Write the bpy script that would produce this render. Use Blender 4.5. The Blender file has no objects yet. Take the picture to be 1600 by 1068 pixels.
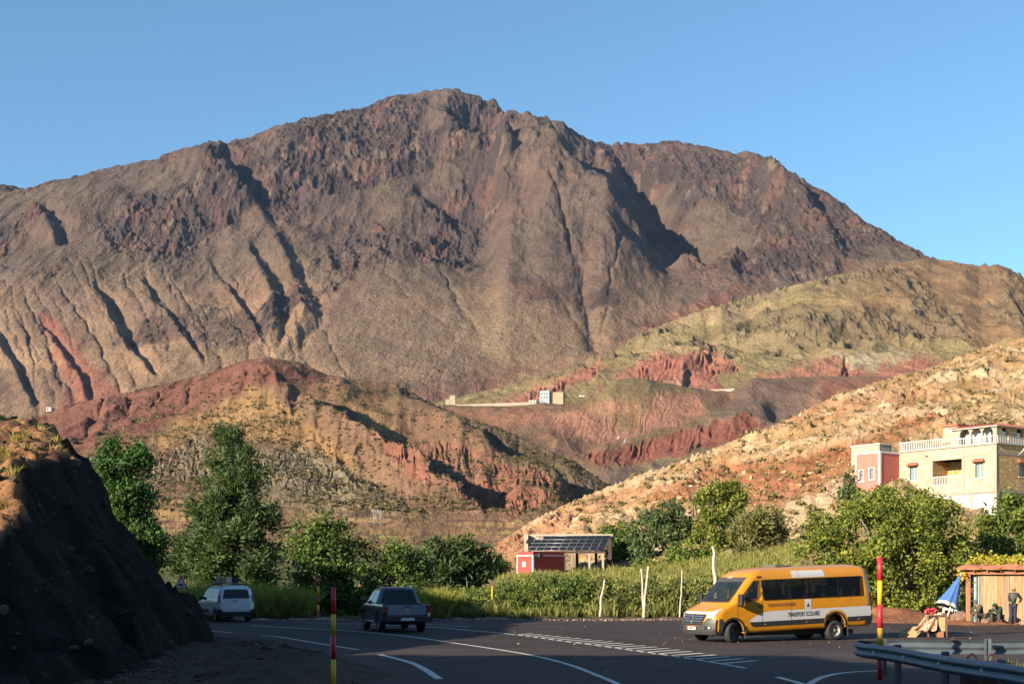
import bpy, bmesh, math, random
import numpy as np
from mathutils import Vector, Matrix
R = math.radians
sc = bpy.context.scene
col = sc.collection
random.seed(7)
rng = np.random.default_rng(11)

# ------------------------------------------------------------------ camera
ALB = 0.86            # all base colours are a little darker than first measured
F = 2000.0            # focal length in photograph pixels (1600 wide)
HY = 902.0            # eye level row
EYE = 2.2
cam_d = bpy.data.cameras.new("camera")
cam = bpy.data.objects.new("camera", cam_d)
col.objects.link(cam)
cam.location = (0, 0, EYE)
cam.rotation_euler = (R(90), 0, 0)
cam_d.sensor_width = 36.0
cam_d.lens = 36.0 * F / 1600.0
cam_d.shift_y = (HY - 534.0) / 1600.0
cam_d.clip_start = 0.5
cam_d.clip_end = 20000
sc.camera = cam

# ------------------------------------------------------------------ sky, sun, exposure
SUN_EL = R(18.5)
SUN_TO = Vector((-0.75, -0.66, 0)).normalized()      # horizontal direction towards the sun
world = bpy.data.worlds.new("World")
sc.world = world
world.use_nodes = True
nt = world.node_tree
nt.nodes.clear()
wo = nt.nodes.new("ShaderNodeOutputWorld")
bg = nt.nodes.new("ShaderNodeBackground")
sky = nt.nodes.new("ShaderNodeTexSky")
sky.sky_type = 'NISHITA'
sky.sun_disc = False
sky.sun_elevation = SUN_EL
sky.sun_rotation = math.atan2(SUN_TO.x, SUN_TO.y)
sky.altitude = 900
sky.air_density = 1.0
sky.dust_density = 0.05
sky.ozone_density = 3.4
bg.inputs["Strength"].default_value = 0.08
tint = nt.nodes.new("ShaderNodeMix"); tint.data_type = 'RGBA'; tint.blend_type = 'MULTIPLY'; tint.inputs[0].default_value = 1.0
tint.inputs[7].default_value = (.86, 1.01, .96, 1)          # the clear air of the photograph is a little more cyan
nt.links.new(sky.outputs[0], tint.inputs[6]); nt.links.new(tint.outputs[2], bg.inputs[0])
nt.links.new(bg.outputs[0], wo.inputs[0])
sun_d = bpy.data.lights.new("sun", 'SUN')
sun_d.energy = 5.0
sun_d.angle = R(0.53)
sun_d.color = (1.0, 0.84, 0.64)
sun = bpy.data.objects.new("sun", sun_d)
col.objects.link(sun)
sdir = Vector((SUN_TO.x * math.cos(SUN_EL), SUN_TO.y * math.cos(SUN_EL), math.sin(SUN_EL)))
sun.rotation_euler = sdir.to_track_quat('Z', 'Y').to_euler()
sc.view_settings.view_transform = 'Standard'
sc.view_settings.look = 'None'
sc.view_settings.exposure = 1.45
sc.view_settings.gamma = 1.0
sc.render.engine = 'CYCLES'
sc.cycles.max_bounces = 4
sc.cycles.diffuse_bounces = 2
sc.cycles.glossy_bounces = 2
sc.cycles.transmission_bounces = 4
sc.cycles.transparent_max_bounces = 8
sc.cycles.volume_bounces = 0
sc.cycles.use_denoising = True
sc.cycles.use_adaptive_sampling = True

# ------------------------------------------------------------------ helpers
def at(px, py, D):
    return Vector(((px - 800) / F * D, D, EYE + (HY - py) / F * D))
def gx(px, D): return (px - 800) / F * D
def gd(py): return F * EYE / (py - HY)               # distance of a ground point seen at row py
def ground(px, py):
    D = gd(py); return Vector(((px - 800) / F * D, D, 0.0))

def tag(o, label=None, cat=None, group=None, kind=None):
    if label: o['label'] = label
    if cat: o['category'] = cat
    if group: o['group'] = group
    if kind: o['kind'] = kind
    return o
def empty(name, loc, rz=0.0, label=None, cat=None, group=None):
    o = bpy.data.objects.new(name, None); col.objects.link(o)
    o.location = loc; o.rotation_euler = (0, 0, rz); o.empty_display_size = 0.3
    return tag(o, label, cat, group)
def link_mesh(name, me, m, parent=None):
    o = bpy.data.objects.new(name, me); col.objects.link(o)
    if m is not None:
        for mm in (m if isinstance(m, (list, tuple)) else [m]): me.materials.append(mm)
    if parent is not None: o.parent = parent
    return o
def np_mesh(name, verts, faces, smooth=True):
    """verts (n,3), faces (m,k) arrays -> mesh, quickly"""
    me = bpy.data.meshes.new(name)
    verts = np.asarray(verts, dtype=np.float32); faces = np.asarray(faces, dtype=np.int32)
    k = faces.shape[1]
    me.vertices.add(len(verts)); me.vertices.foreach_set("co", verts.ravel())
    me.loops.add(faces.size); me.loops.foreach_set("vertex_index", faces.ravel())
    me.polygons.add(len(faces))
    me.polygons.foreach_set("loop_start", np.arange(0, faces.size, k, dtype=np.int32))
    me.polygons.foreach_set("use_smooth", np.full(len(faces), smooth, dtype=bool))
    me.update(calc_edges=True)
    return me
def set_col(me, rgb, name="Col"):
    a = me.color_attributes.new(name, 'FLOAT_COLOR', 'POINT')
    d = np.ones((len(rgb), 4), dtype=np.float32); d[:, :3] = np.asarray(rgb) * ALB
    a.data.foreach_set("color", d.ravel())

# ---- numpy noise
def _h(ix, iy, s):
    n = (ix.astype(np.int64) * 374761393 + iy.astype(np.int64) * 668265263 + s * 1442695041) & 0xffffffff
    n = ((n ^ (n >> 13)) * 1274126177) & 0xffffffff
    return (n ^ (n >> 16)) & 0xffffffff
def perlin(x, y, s=0):
    x0 = np.floor(x); y0 = np.floor(y); fx = x - x0; fy = y - y0
    ix = x0.astype(np.int64); iy = y0.astype(np.int64)
    u = fx * fx * fx * (fx * (fx * 6 - 15) + 10); v = fy * fy * fy * (fy * (fy * 6 - 15) + 10)
    def g(dx, dy):
        a = _h(ix + dx, iy + dy, s) * (2 * np.pi / 4294967296.0)
        return np.cos(a) * (fx - dx) + np.sin(a) * (fy - dy)
    return (g(0, 0) * (1 - u) + g(1, 0) * u) * (1 - v) + (g(0, 1) * (1 - u) + g(1, 1) * u) * v
def fbm(x, y, oct=5, s=0, gain=.5, lac=2.03):
    t = 0; a = 1.0
    for o in range(oct):
        t = t + a * perlin(x, y, s + o * 17); a *= gain; x = x * lac + 3.1; y = y * lac - 1.7
    return t * 1.4
def ridged(x, y, oct=5, s=0, gain=.5, lac=2.03):
    """0 at the bottom, peaks near 1 on sharp crests"""
    t = 0; a = .5; w = 1.0
    for o in range(oct):
        n = 1 - np.abs(perlin(x, y, s + o * 31)) * 2.0
        n = np.clip(n, 0, 1) ** 2 * w
        w = np.clip(n * 1.6, 0, 1)
        t = t + a * n; a *= gain; x = x * lac + 5.3; y = y * lac + 2.9
    return t
def sstep(a, b, x):
    t = np.clip((x - a) / (b - a), 0, 1); return t * t * (3 - 2 * t)
def lerp(a, b, t): return a + (b - a) * t
def mixc(c, c2, m):
    return c * (1 - m[..., None]) + np.asarray(c2, dtype=float) * m[..., None]
def interp(poly, x):
    p = np.asarray(poly, dtype=float); return np.interp(x, p[:, 0], p[:, 1])
def seg_dist(px, py, line):
    """distance, side sign (+ = right of the travel direction in the picture) and position along a polyline"""
    best = np.full(px.shape, 1e9); sgn = np.zeros(px.shape); tt = np.zeros(px.shape)
    L = np.asarray(line, dtype=float); n = len(L) - 1
    for i in range(n):
        ax, ay = L[i, :2]; bx, by = L[i + 1, :2]
        dx, dy = bx - ax, by - ay; l2 = dx * dx + dy * dy
        t = np.clip(((px - ax) * dx + (py - ay) * dy) / l2, 0, 1)
        qx = px - (ax + t * dx); qy = py - (ay + t * dy)
        d = np.hypot(qx, qy); m = d < best
        best = np.where(m, d, best)
        sgn = np.where(m, np.sign(-(dx * qy - dy * qx)), sgn)
        tt = np.where(m, (i + t) / n, tt)
    return best, sgn, tt
def poly_mask(px, py, poly, soft=6.0):
    P = np.asarray(poly, dtype=float); n = len(P)
    inside = np.zeros(px.shape, dtype=bool); best = np.full(px.shape, 1e9)
    for i in range(n):
        ax, ay = P[i]; bx, by = P[(i + 1) % n]
        c = ((ay > py) != (by > py)) & (px < (bx - ax) * (py - ay) / (by - ay + 1e-9) + ax)
        inside ^= c
        dx, dy = bx - ax, by - ay; l2 = dx * dx + dy * dy + 1e-9
        t = np.clip(((px - ax) * dx + (py - ay) * dy) / l2, 0, 1)
        best = np.minimum(best, np.hypot(px - ax - t * dx, py - ay - t * dy))
    sd = np.where(inside, best, -best)
    return sstep(-soft, soft, sd)
def pchip(xk, yk, x):
    """xk,yk (K,ncol) increasing in K; x (n,ncol) -> monotone cubic"""
    K = xk.shape[0]; h = xk[1:] - xk[:-1]; dl = (yk[1:] - yk[:-1]) / h
    m = np.zeros_like(yk)
    same = (dl[1:] * dl[:-1]) > 0
    w1 = 2 * h[1:] + h[:-1]; w2 = h[1:] + 2 * h[:-1]
    with np.errstate(divide='ignore', invalid='ignore'):
        hm = (w1 + w2) / (w1 / dl[:-1] + w2 / dl[1:])
    m[1:-1] = np.where(same, hm, 0); m[0] = dl[0]; m[-1] = dl[-1]
    out = np.zeros_like(x)
    for k in range(K - 1):
        t = (x - xk[k]) / h[k]; s = (t >= 0) & (t <= 1) if k < K - 2 else (t >= 0)
        if k == 0: s = t <= 1
        t2 = t * t; t3 = t2 * t
        v = (2*t3-3*t2+1)*yk[k] + (t3-2*t2+t)*h[k]*m[k] + (-2*t3+3*t2)*yk[k+1] + (t3-t2)*h[k]*m[k+1]
        out = np.where(s, v, out)
    return out

class Land:
    """a height field on a fan of columns; curves run from front to back, each (rows, distances) over the columns"""
    def __init__(s, x0, x1, ncol, curves, nrow, back):
        s.px1 = np.linspace(x0, x1, ncol)
        D = []; Z = []
        for pyc, dc in curves:
            py = interp(pyc, s.px1) if not callable(pyc) else pyc(s.px1)
            d = s.soft(interp(dc, s.px1)); py = py if pyc is curves[-1][0] else s.soft(py)
            D.append(d); Z.append(EYE + (HY - py) / F * d)
        for dd, dz in back:
            D.append(D[-1] + dd); Z.append(Z[-1] + dz)
        D = np.array(D); Z = np.array(Z)
        rows = []
        for k, n in enumerate(nrow):
            t = np.linspace(0, 1, n, endpoint=(k == len(nrow) - 1))[:, None]
            rows.append(D[k][None] * (1 - t) + D[k + 1][None] * t)
        s.D = np.concatenate(rows, 0)
        s.Z = pchip(D, Z, s.D)
        s.PX = np.broadcast_to(s.px1[None], s.D.shape).copy()
        s.X = (s.PX - 800) / F * s.D
        s.crest = D[len(curves) - 1]; s.image()
    @staticmethod
    def soft(a, n=32):
        for _ in range(2): a = np.convolve(np.pad(a, n, mode='edge'), np.ones(2*n+1)/(2*n+1), mode='valid')
        return a
    def image(s):
        s.PY = HY - (s.Z - EYE) * F / s.D
    def scarp(s, line, w, amp, taper=True, wob=0.25, seed=3):
        """crest on the left of the line, trench on the right; w, amp lists along the line (w in picture px, amp as slope)"""
        ln = np.asarray(line, dtype=float); pad = (max(w) if isinstance(w, list) else w) * 3.6 + 10
        M_ = (s.PX > ln[:, 0].min() - pad) & (s.PX < ln[:, 0].max() + pad) & (s.PY > ln[:, 1].min() - pad) & (s.PY < ln[:, 1].max() + pad)
        if not M_.any(): return
        X_, Y_ = s.PX[M_], s.PY[M_]
        nx = fbm(X_ / 34, Y_ / 40, 4, seed) * 5.0
        d, sg, t = seg_dist(X_, Y_, line)
        ws = np.interp(t, np.linspace(0, 1, len(w)), w) if isinstance(w, list) else w
        u = (d * sg + nx) / ws
        e = np.minimum(sstep(0, .12, t), sstep(1, .88, t)) if taper else 1.0
        uu = np.clip(u, -2.6, 2.6)
        h = np.interp(uu, [-2.6, -1.7, -1.05, -.8, -.55, .75, .95, 1.15, 1.6, 2.6], [0, .22, .50, .54, .48, -.58, -.62, -.42, -.16, 0])
        s.Z[M_] += h * amp * ws * s.D[M_] / F * e * (s.D < s.crest * 1.05)[M_]
    def gully(s, line, w, amp, seed=5, taper=True):
        ln = np.asarray(line, dtype=float); pad = w * 4 + 8
        m = (s.PX > ln[:, 0].min() - pad) & (s.PX < ln[:, 0].max() + pad) & (s.PY > ln[:, 1].min() - pad) & (s.PY < ln[:, 1].max() + pad)
        if not m.any(): return
        X_, Y_ = s.PX[m], s.PY[m]
        d, sg, t = seg_dist(X_ + fbm(X_ / 22, Y_ / 22, 3, seed) * 6, Y_, line)
        u = d / (w * (.35 + .65 * t))
        e = sstep(0, .15, t) if taper else 1.0
        s.Z[m] -= np.exp(-np.abs(u) ** 1.3) * amp * w * s.D[m] / F * e
    def erode(s, n, steps, seed, k=0.35, cap=4.0, wide=False):
        Zg = s.Z; nr, nc = Zg.shape; r = np.random.default_rng(seed)
        dx = (s.px1[1] - s.px1[0]) * s.D / F
        dyr = np.gradient(s.D, axis=0)
        a = r.uniform(1, nr - 2, n); b = r.uniform(1, nc - 2, n)
        va = np.zeros(n); vb = np.zeros(n); sed = np.zeros(n); water = np.ones(n); alive = np.ones(n, bool)
        for it in range(steps):
            i = a.astype(int); j = b.astype(int); fa = a - i; fb = b - j
            z00 = Zg[i, j]; z10 = Zg[i+1, j]; z01 = Zg[i, j+1]; z11 = Zg[i+1, j+1]
            ga = ((z10 - z00) * (1 - fb) + (z11 - z01) * fb) / dyr[i, j]
            gb = ((z01 - z00) * (1 - fa) + (z11 - z10) * fa) / dx[i, j]
            h = (z00 * (1 - fa) + z10 * fa) * (1 - fb) + (z01 * (1 - fa) + z11 * fa) * fb
            va = va * .25 - ga * .75; vb = vb * .25 - gb * .75
            L = np.hypot(va, vb) + 1e-9
            stepm = np.minimum(dx[i, j], dyr[i, j]) * 1.0
            na = a + va / L * stepm / dyr[i, j]; nb = b + vb / L * stepm / dx[i, j]
            ok = alive & (na > 1) & (na < nr - 2) & (nb > 1) & (nb < nc - 2)
            na = np.where(ok, na, a); nb = np.where(ok, nb, b)
            i2 = na.astype(int); j2 = nb.astype(int); fa2 = na - i2; fb2 = nb - j2
            h2 = (Zg[i2, j2] * (1 - fa2) + Zg[i2+1, j2] * fa2) * (1 - fb2) + (Zg[i2, j2+1] * (1 - fa2) + Zg[i2+1, j2+1] * fa2) * fb2
            dh = h2 - h
            c = np.clip(-dh, 0, None) * water * cap * .12
            up = dh > 0
            dep = np.where(up, np.minimum(sed, dh), np.where(sed > c, (sed - c) * .25, 0))
            ero = np.where(up | (sed > c), 0, np.minimum((c - sed) * k, np.clip(-dh, 0, None) * .45))
            q = np.where(ok, dep - ero, 0)
            for di, dj, wt in ((0, 0, (1-fa)*(1-fb)), (1, 0, fa*(1-fb)), (0, 1, (1-fa)*fb), (1, 1, fa*fb)):
                np.add.at(Zg, (i + di, j + dj), q * wt)
            sed = sed - q; water *= .985; a, b = na, nb; alive = ok
    def slope(s):
        """slope and lateral slope, of the surface itself"""
        dzr = np.gradient(s.Z, axis=0) / np.gradient(s.D, axis=0)
        dzc = np.gradient(s.Z, axis=1) / np.gradient(s.X, axis=1)
        return np.hypot(dzr, dzc)
    def build(s, name, color, mat, label=None, k=1.0):
        color = color * k
        nr, nc = s.D.shape
        v = np.stack([s.X, s.D, s.Z], -1).reshape(-1, 3)
        idx = np.arange(nr * nc).reshape(nr, nc)
        f = np.stack([idx[:-1, :-1], idx[:-1, 1:], idx[1:, 1:], idx[1:, :-1]], -1).reshape(-1, 4)
        me = np_mesh(name, v, f)
        set_col(me, color.reshape(-1, 3))
        o = link_mesh(name, me, mat)
        o['kind'] = 'structure'
        if label: o['label'] = label
        return o
    def sample(s, px, D):
        """surface height under picture column px at distance D"""
        j = int(np.clip(round((px - s.px1[0]) / (s.px1[1] - s.px1[0])), 0, len(s.px1) - 1))
        return float(np.interp(D, s.D[:, j], s.Z[:, j]))

# ---- materials
def new_mat(name):
    m = bpy.data.materials.new(name); m.use_nodes = True
    return m, m.node_tree, m.node_tree.nodes["Principled BSDF"]
def N(nt, t, **kw):
    n = nt.nodes.new(t)
    for k, v in kw.items():
        if k in n.inputs: n.inputs[k].default_value = v
        else: setattr(n, k, v)
    return n
_mats = {}
def flat(name, rgb, rough=.6, metal=0.0, var=.12, scale=4.0, bump=0.0, coat=0.0, spec=.5, emit=None):
    """paint/plastic/wood with slight procedural mottling and dirt"""
    if name in _mats: return _mats[name]
    m, nt, b = new_mat(name)
    tc = N(nt, "ShaderNodeTexCoord")
    nz = N(nt, "ShaderNodeTexNoise"); nz.inputs["Scale"].default_value = scale; nz.inputs["Detail"].default_value = 6
    nt.links.new(tc.outputs["Object"], nz.inputs["Vector"])
    mx = N(nt, "ShaderNodeMix", data_type='RGBA')
    mx.inputs[6].default_value = (*[ALB * c * (1 - var * 1.6) for c in rgb], 1)
    mx.inputs[7].default_value = (*[min(1, ALB * c * (1 + var)) for c in rgb], 1)
    nt.links.new(nz.outputs["Fac"], mx.inputs[0]); nt.links.new(mx.outputs[2], b.inputs["Base Color"])
    b.inputs["Roughness"].default_value = rough; b.inputs["Metallic"].default_value = metal
    b.inputs["Specular IOR Level"].default_value = spec
    b.inputs["Coat Weight"].default_value = coat; b.inputs["Coat Roughness"].default_value = .08
    if bump:
        bp = N(nt, "ShaderNodeBump"); bp.inputs["Strength"].default_value = bump; bp.inputs["Distance"].default_value = .03
        nt.links.new(nz.outputs["Fac"], bp.inputs["Height"]); nt.links.new(bp.outputs[0], b.inputs["Normal"])
    _mats[name] = m
    return m
def terrain_mat(name, s1, s2, bump_d, spots=0.0, spot_scale=1.0, spot_col=(.05, .05, .025), bump=.8, ys=.38):
    """vertex colour, varied by noise of two sizes, small dark scrub dots, and relief"""
    m, nt, b = new_mat(name)
    L = nt.links.new
    at_ = N(nt, "ShaderNodeAttribute", attribute_name="Col")
    tc = N(nt, "ShaderNodeTexCoord")
    n1 = N(nt, "ShaderNodeTexNoise"); n1.inputs["Scale"].default_value = s1; n1.inputs["Detail"].default_value = 8; n1.inputs["Roughness"].default_value = .65
    n2 = N(nt, "ShaderNodeTexNoise"); n2.inputs["Scale"].default_value = s2; n2.inputs["Detail"].default_value = 5; n2.inputs["Roughness"].default_value = .7
    mp = N(nt, "ShaderNodeMapping"); mp.inputs["Scale"].default_value = (1, ys, 1); L(tc.outputs["Object"], mp.inputs["Vector"])
    for n in (n1, n2): L(mp.outputs[0], n.inputs["Vector"])
    r1 = N(nt, "ShaderNodeMapRange"); r1.inputs[1].default_value = .3; r1.inputs[2].default_value = .7; r1.inputs[3].default_value = .72; r1.inputs[4].default_value = 1.25
    L(n1.outputs["Fac"], r1.inputs[0])
    r2 = N(nt, "ShaderNodeMapRange"); r2.inputs[1].default_value = .3; r2.inputs[2].default_value = .7; r2.inputs[3].default_value = .68; r2.inputs[4].default_value = 1.3
    L(n2.outputs["Fac"], r2.inputs[0])
    mu = N(nt, "ShaderNodeMath", operation='MULTIPLY'); L(r1.outputs[0], mu.inputs[0]); L(r2.outputs[0], mu.inputs[1])
    vm = N(nt, "ShaderNodeVectorMath", operation='SCALE'); L(at_.outputs["Color"], vm.inputs[0]); L(mu.outputs[0], vm.inputs["Scale"])
    out = vm.outputs[0]
    hsrc = n2.outputs["Fac"]
    if spots > 0:
        vo = N(nt, "ShaderNodeTexVoronoi"); vo.inputs["Scale"].default_value = spot_scale; L(mp.outputs[0], vo.inputs["Vector"])
        # dots thin out where the broad noise is low
        th = N(nt, "ShaderNodeMath", operation='MULTIPLY_ADD'); L(n1.outputs["Fac"], th.inputs[0]); th.inputs[1].default_value = .62; th.inputs[2].default_value = -.08
        sb = N(nt, "ShaderNodeMath", operation='SUBTRACT'); L(th.outputs[0], sb.inputs[0]); L(vo.outputs["Distance"], sb.inputs[1])
        cl = N(nt, "ShaderNodeMapRange"); cl.inputs[1].default_value = 0; cl.inputs[2].default_value = .08; cl.inputs[3].default_value = 0; cl.inputs[4].default_value = spots
        L(sb.outputs[0], cl.inputs[0])
        al = N(nt, "ShaderNodeMath", operation='MULTIPLY'); L(cl.outputs[0], al.inputs[0]); L(at_.outputs["Alpha"], al.inputs[1])
        mx = N(nt, "ShaderNodeMix", data_type='RGBA'); L(cl.outputs[0], mx.inputs[0]); L(out, mx.inputs[6]); mx.inputs[7].default_value = (*spot_col, 1)
        out = mx.outputs[2]
    L(out, b.inputs["Base Color"])
    b.inputs["Roughness"].default_value = .95; b.inputs["Specular IOR Level"].default_value = .1
    bp = N(nt, "ShaderNodeBump"); bp.inputs["Strength"].default_value = bump; bp.inputs["Distance"].default_value = bump_d
    L(hsrc, bp.inputs["Height"]); 
    bp2 = N(nt, "ShaderNodeBump"); bp2.inputs["Strength"].default_value = bump; bp2.inputs["Distance"].default_value = bump_d * s2 / s1 * .6
    L(n1.outputs["Fac"], bp2.inputs["Height"]); L(bp2.outputs[0], bp.inputs["Normal"]); L(bp.outputs[0], b.inputs["Normal"])
    return m
# ================================================================== the far land
SKY_M = [(-300,330),(-120,300),(0,292),(40,295),(80,284),(110,277),(170,262),(240,250),(270,238),(300,230),(325,222),(350,224),(390,215),(430,198),(480,185),(530,176),(580,165),(600,153),(640,146),(680,140),(700,138),(740,148),(770,160),(800,173),(850,182),(880,192),(915,218),(940,223),(960,225),(1010,226),(1050,222),(1100,229),(1150,240),(1170,235),(1190,245),(1205,243),(1230,265),(1270,290),(1300,305),(1350,345),(1400,375),(1450,402),(1500,430),(1600,470),(1900,560)]
M = Land(-100, 1660, 1380,
    [([(-300,720),(1900,720)], [(-300,1150),(1900,1150)]),
     ([(-300,640),(500,600),(800,600),(1000,560),(1900,520)], [(-300,1400),(600,1380),(1000,1500),(1900,1500)]),
     ([(-300,520),(300,500),(700,500),(1000,460),(1400,440),(1900,540)], [(-300,1700),(600,1640),(800,1650),(1000,1850),(1400,1900),(1900,1800)]),
     ([(-300,430),(300,380),(600,340),(760,330),(950,330),(1250,350),(1400,395),(1900,552)], [(-300,1920),(300,1980),(600,2150),(760,2150),(950,2450),(1200,2250),(1400,2050),(1900,1900)]),
     (SKY_M, [(-300,2300),(300,2500),(600,2900),(720,2950),(900,2800),(960,3000),(1180,2750),(1400,2350),(1500,2200),(1900,2100)])],
    [10, 90, 150, 210, 50], [(500, -260)])
# rock spurs and ravines
M.scarp([(690,140),(725,172),(765,200),(820,238),(872,285),(930,338),(990,392),(1072,434)], [14,34,54,58,50,26], 1.9, seed=1)
M.scarp([(905,205),(940,245),(985,285),(1010,320),(1060,370),(1110,420)], [18,34,32,26,16], 2.0, seed=2)
M.scarp([(330,222),(350,250),(385,290),(405,320)], [24,28,14], 1.86, seed=3)
M.scarp([(395,300),(430,350),(470,430),(488,490),(440,552)], [9,12,20,12], .85, seed=4)
M.scarp([(385,370),(420,430),(440,480),(425,545)], [10,16,16,8], 1.24, seed=41)
M.scarp([(215,400),(250,460),(290,520),(325,572)], [6.8, 10.9, 9.5, 5.4], 1.32, seed=5)
M.scarp([(320,380),(350,430),(385,480),(425,548)], [5.4, 8.8, 8.8, 4.8], 1.25, seed=6)
M.scarp([(140,430),(175,480),(205,540),(250,596)], [10.9, 16.3, 12.2, 5.4], 1.45, seed=7)
M.scarp([(60,490),(90,540),(125,580),(150,640)], [5.4, 9.5, 9.5, 6.8], 1.32, seed=8)
M.scarp([(-60,430),(-20,500),(20,560),(60,640)], [6.8, 10.9, 10.9, 6.8], 1.19, seed=9)
M.scarp([(60,320),(85,350),(95,385)], [14,16,12], 1.55, seed=10)
M.scarp([(1180,240),(1230,275),(1290,330),(1340,365)], [12,16,16,8], 1.71, seed=11)
M.scarp([(1240,330),(1290,345),(1320,380)], [10,12,8], 1.55, seed=12)
M.scarp([(740,240),(790,260),(810,300)], [12,16,12], 1.71, seed=13)
M.scarp([(640,280),(700,300),(760,330)], [14,14,10], 1.40, seed=14)
M.scarp([(1130,370),(1160,400),(1150,430)], [12,12,8], 1.55, seed=15)
for q in range(26):
    r_ = np.random.default_rng(900 + q); x = -20 + q * 19 + r_.uniform(-6, 6); y = r_.uniform(380, 480); dxx = r_.uniform(45, 80)
    M.gully([(x, y), (x + dxx * .5, y + 60), (x + dxx, y + 150)], r_.uniform(3, 5.5), r_.uniform(.4, .8), seed=q)
for ln, w, a in [([(680,385),(705,425),(725,470),(750,510)], 6, .8), ([(845,330),(880,390),(905,450),(930,540)], 9, .9),
                 ([(0,505),(30,560),(50,620)], 6, .9), ([(30,480),(55,560),(60,640)], 5, .8), ([(60,480),(85,560),(130,640)], 6, .9),
                 ([(140,400),(165,470),(190,520)], 4, .8), ([(85,430),(150,520),(190,610)], 5, .9), ([(600,400),(640,450),(700,500)], 4, .4),
                 ([(800,400),(860,460),(935,545)], 5, .5), ([(1020,300),(1060,350),(1120,420)], 7, .7), ([(980,400),(950,480),(935,545)], 7, .6),
                 ([(760,360),(770,420),(790,470)], 4, .5), ([(330,440),(360,500),(380,540)], 3, .6)]:
    M.gully(ln, w, a)
Xw, Yw = M.X, M.D
wx = fbm(Xw / 300, Yw / 300, 3, 50) * 70
hfac = sstep(560, 380, M.PY); ZS = M.Z.copy()
M.Z = M.Z + (ridged((Xw + wx) / 330, (Yw + wx * .6) / 620, 4, 60, gain=.45) - .45) * (8 + 24 * hfac) * sstep(1250, 1700, Yw)
def spur(land, D_, P_, wpx, amp, d0, d1):
    """a spur whose crest runs through (distance, column); the ground falls into a hollow behind it"""
    cp = np.interp(land.D, D_, P_); u = (land.PX - cp + fbm(land.PX / 30, land.D / 25, 3, 88) * 14) / wpx
    h = np.interp(u, [-2.2, -1.2, -.4, 0, .25, .7, 1.1, 2.2, 3.8], [0, .12, .40, .50, .42, -.35, -.50, -.35, 0])
    land.Z += h * amp * sstep(D_[0], D_[0] + 45, land.D) * sstep(d1, d0, land.D)
spur(M, [2060,2200,2340,2450,2570,2720], [1010,960,908,858,805,755], 60, 95, 2780, 2900)
M.image()
M.erode(42000, 75, 1, k=.3)
# crags high up: broken, faceted rock
M.image()
crag = sstep(.02, .22, fbm(Xw / 210 + 4, Yw / 300, 4, 70) + .42 * sstep(430, 230, M.PY) - .22 + .25 * sstep(1100, 1200, M.PX) * sstep(480, 420, M.PY))
for pl in ([(500,395),(560,340),(620,335),(625,370),(590,400),(530,425)], [(660,290),(720,250),(800,270),(800,320),(740,350),(670,330)],
           [(150,330),(260,300),(340,330),(300,400),(170,380)], [(300,215),(420,230),(420,300),(330,310)], [(1140,240),(1240,260),(1370,350),(1330,430),(1150,430),(1190,330)]):
    crag = np.maximum(crag, .9 * poly_mask(M.PX + fbm(M.PX/20, M.PY/20, 3, 8)*14, M.PY + fbm(M.PX/20, M.PY/20, 3, 9)*14, pl, 14))
crest_k = 1 - .65 * sstep(.90, .99, M.D / M.crest[None])
rk = ridged(Xw / 42 + 8, Yw / 80 + 2, 5, 81, gain=.58) - .4
M.Z = M.Z + rk * 10.5 * crag * crest_k
rk2 = ridged(Xw / 15, Yw / 24, 4, 83, gain=.6) - .4
M.Z = M.Z + rk2 * 5.5 * crag * crest_k
M.Z = M.Z + (ridged(Xw / 6.5, Yw / 13, 3, 87) - .4) * 2.6 * crag
M.Z = M.Z + fbm(Xw / 26, Yw / 75, 5, 90, gain=.6) * (1.3 + 3 * crag) + (ridged(Xw / 34, Yw / 120, 4, 95) - .4) * 5 * (1 - crag)
# the scree aprons low on the mountain stay smooth
apx, apy = M.PX + fbm(M.PX/45, M.PY/45, 3, 61)*30, M.PY + fbm(M.PX/45, M.PY/45, 3, 62)*25
apron = .82 * poly_mask(apx, apy, [(430,640),(450,530),(540,440),(640,400),(700,395),(800,415),(870,400),(960,440),(1080,455),(950,545),(950,640)], 30)
apron = np.maximum(apron, .6 * poly_mask(apx, apy, [(-120,680),(-120,470),(150,450),(330,470),(430,500),(440,560),(300,640)], 30))
fine = fbm(Xw / 14, Yw / 34, 4, 91, gain=.6) * .7 + (ridged(Xw / 60, Yw / 260, 3, 96) - .4) * 3
M.Z = lerp(M.Z, ZS + fine, apron)
# keep the skyline where it is
j = np.argmin(M.PY, axis=0); top = M.PY[j, np.arange(M.PY.shape[1])]
want = interp(SKY_M, M.px1)
kk = np.ones(60) / 60
def smooth(a, n):
    return np.convolve(np.pad(a, n, mode='edge'), np.ones(2*n+1)/(2*n+1), mode='valid')
adj = smooth(top - want, 9)
M.Z = M.Z + (adj[None] * M.D / F) * sstep(600, 300, M.PY)
M.image()
def wob(L, a=10, s=25, sd=200):
    return L.PX + fbm(L.PX/s, L.PY/s, 4, sd)*a, L.PY + fbm(L.PX/s, L.PY/s, 4, sd+5)*a
qx, qy = wob(M, 16, 30)
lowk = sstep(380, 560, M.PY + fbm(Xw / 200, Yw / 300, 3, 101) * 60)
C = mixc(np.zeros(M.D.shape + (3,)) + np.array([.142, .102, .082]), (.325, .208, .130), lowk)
v = fbm(Xw / 260, Yw / 260, 5, 110)
C = mixc(C, (.165, .128, .085), sstep(-.05, .5, v) * .4)
C = mixc(C, (.175, .112, .088), sstep(.05, .5, -v) * .6)
slo = M.slope()
C = mixc(C, (.080, .058, .055), crag * (.6 + .35 * sstep(.5, 1.1, slo)))
C = mixc(C, (.20, .105, .078), crag * sstep(.1, .45, fbm(Xw / 50, Yw / 90, 4, 121)) * .5)
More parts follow.
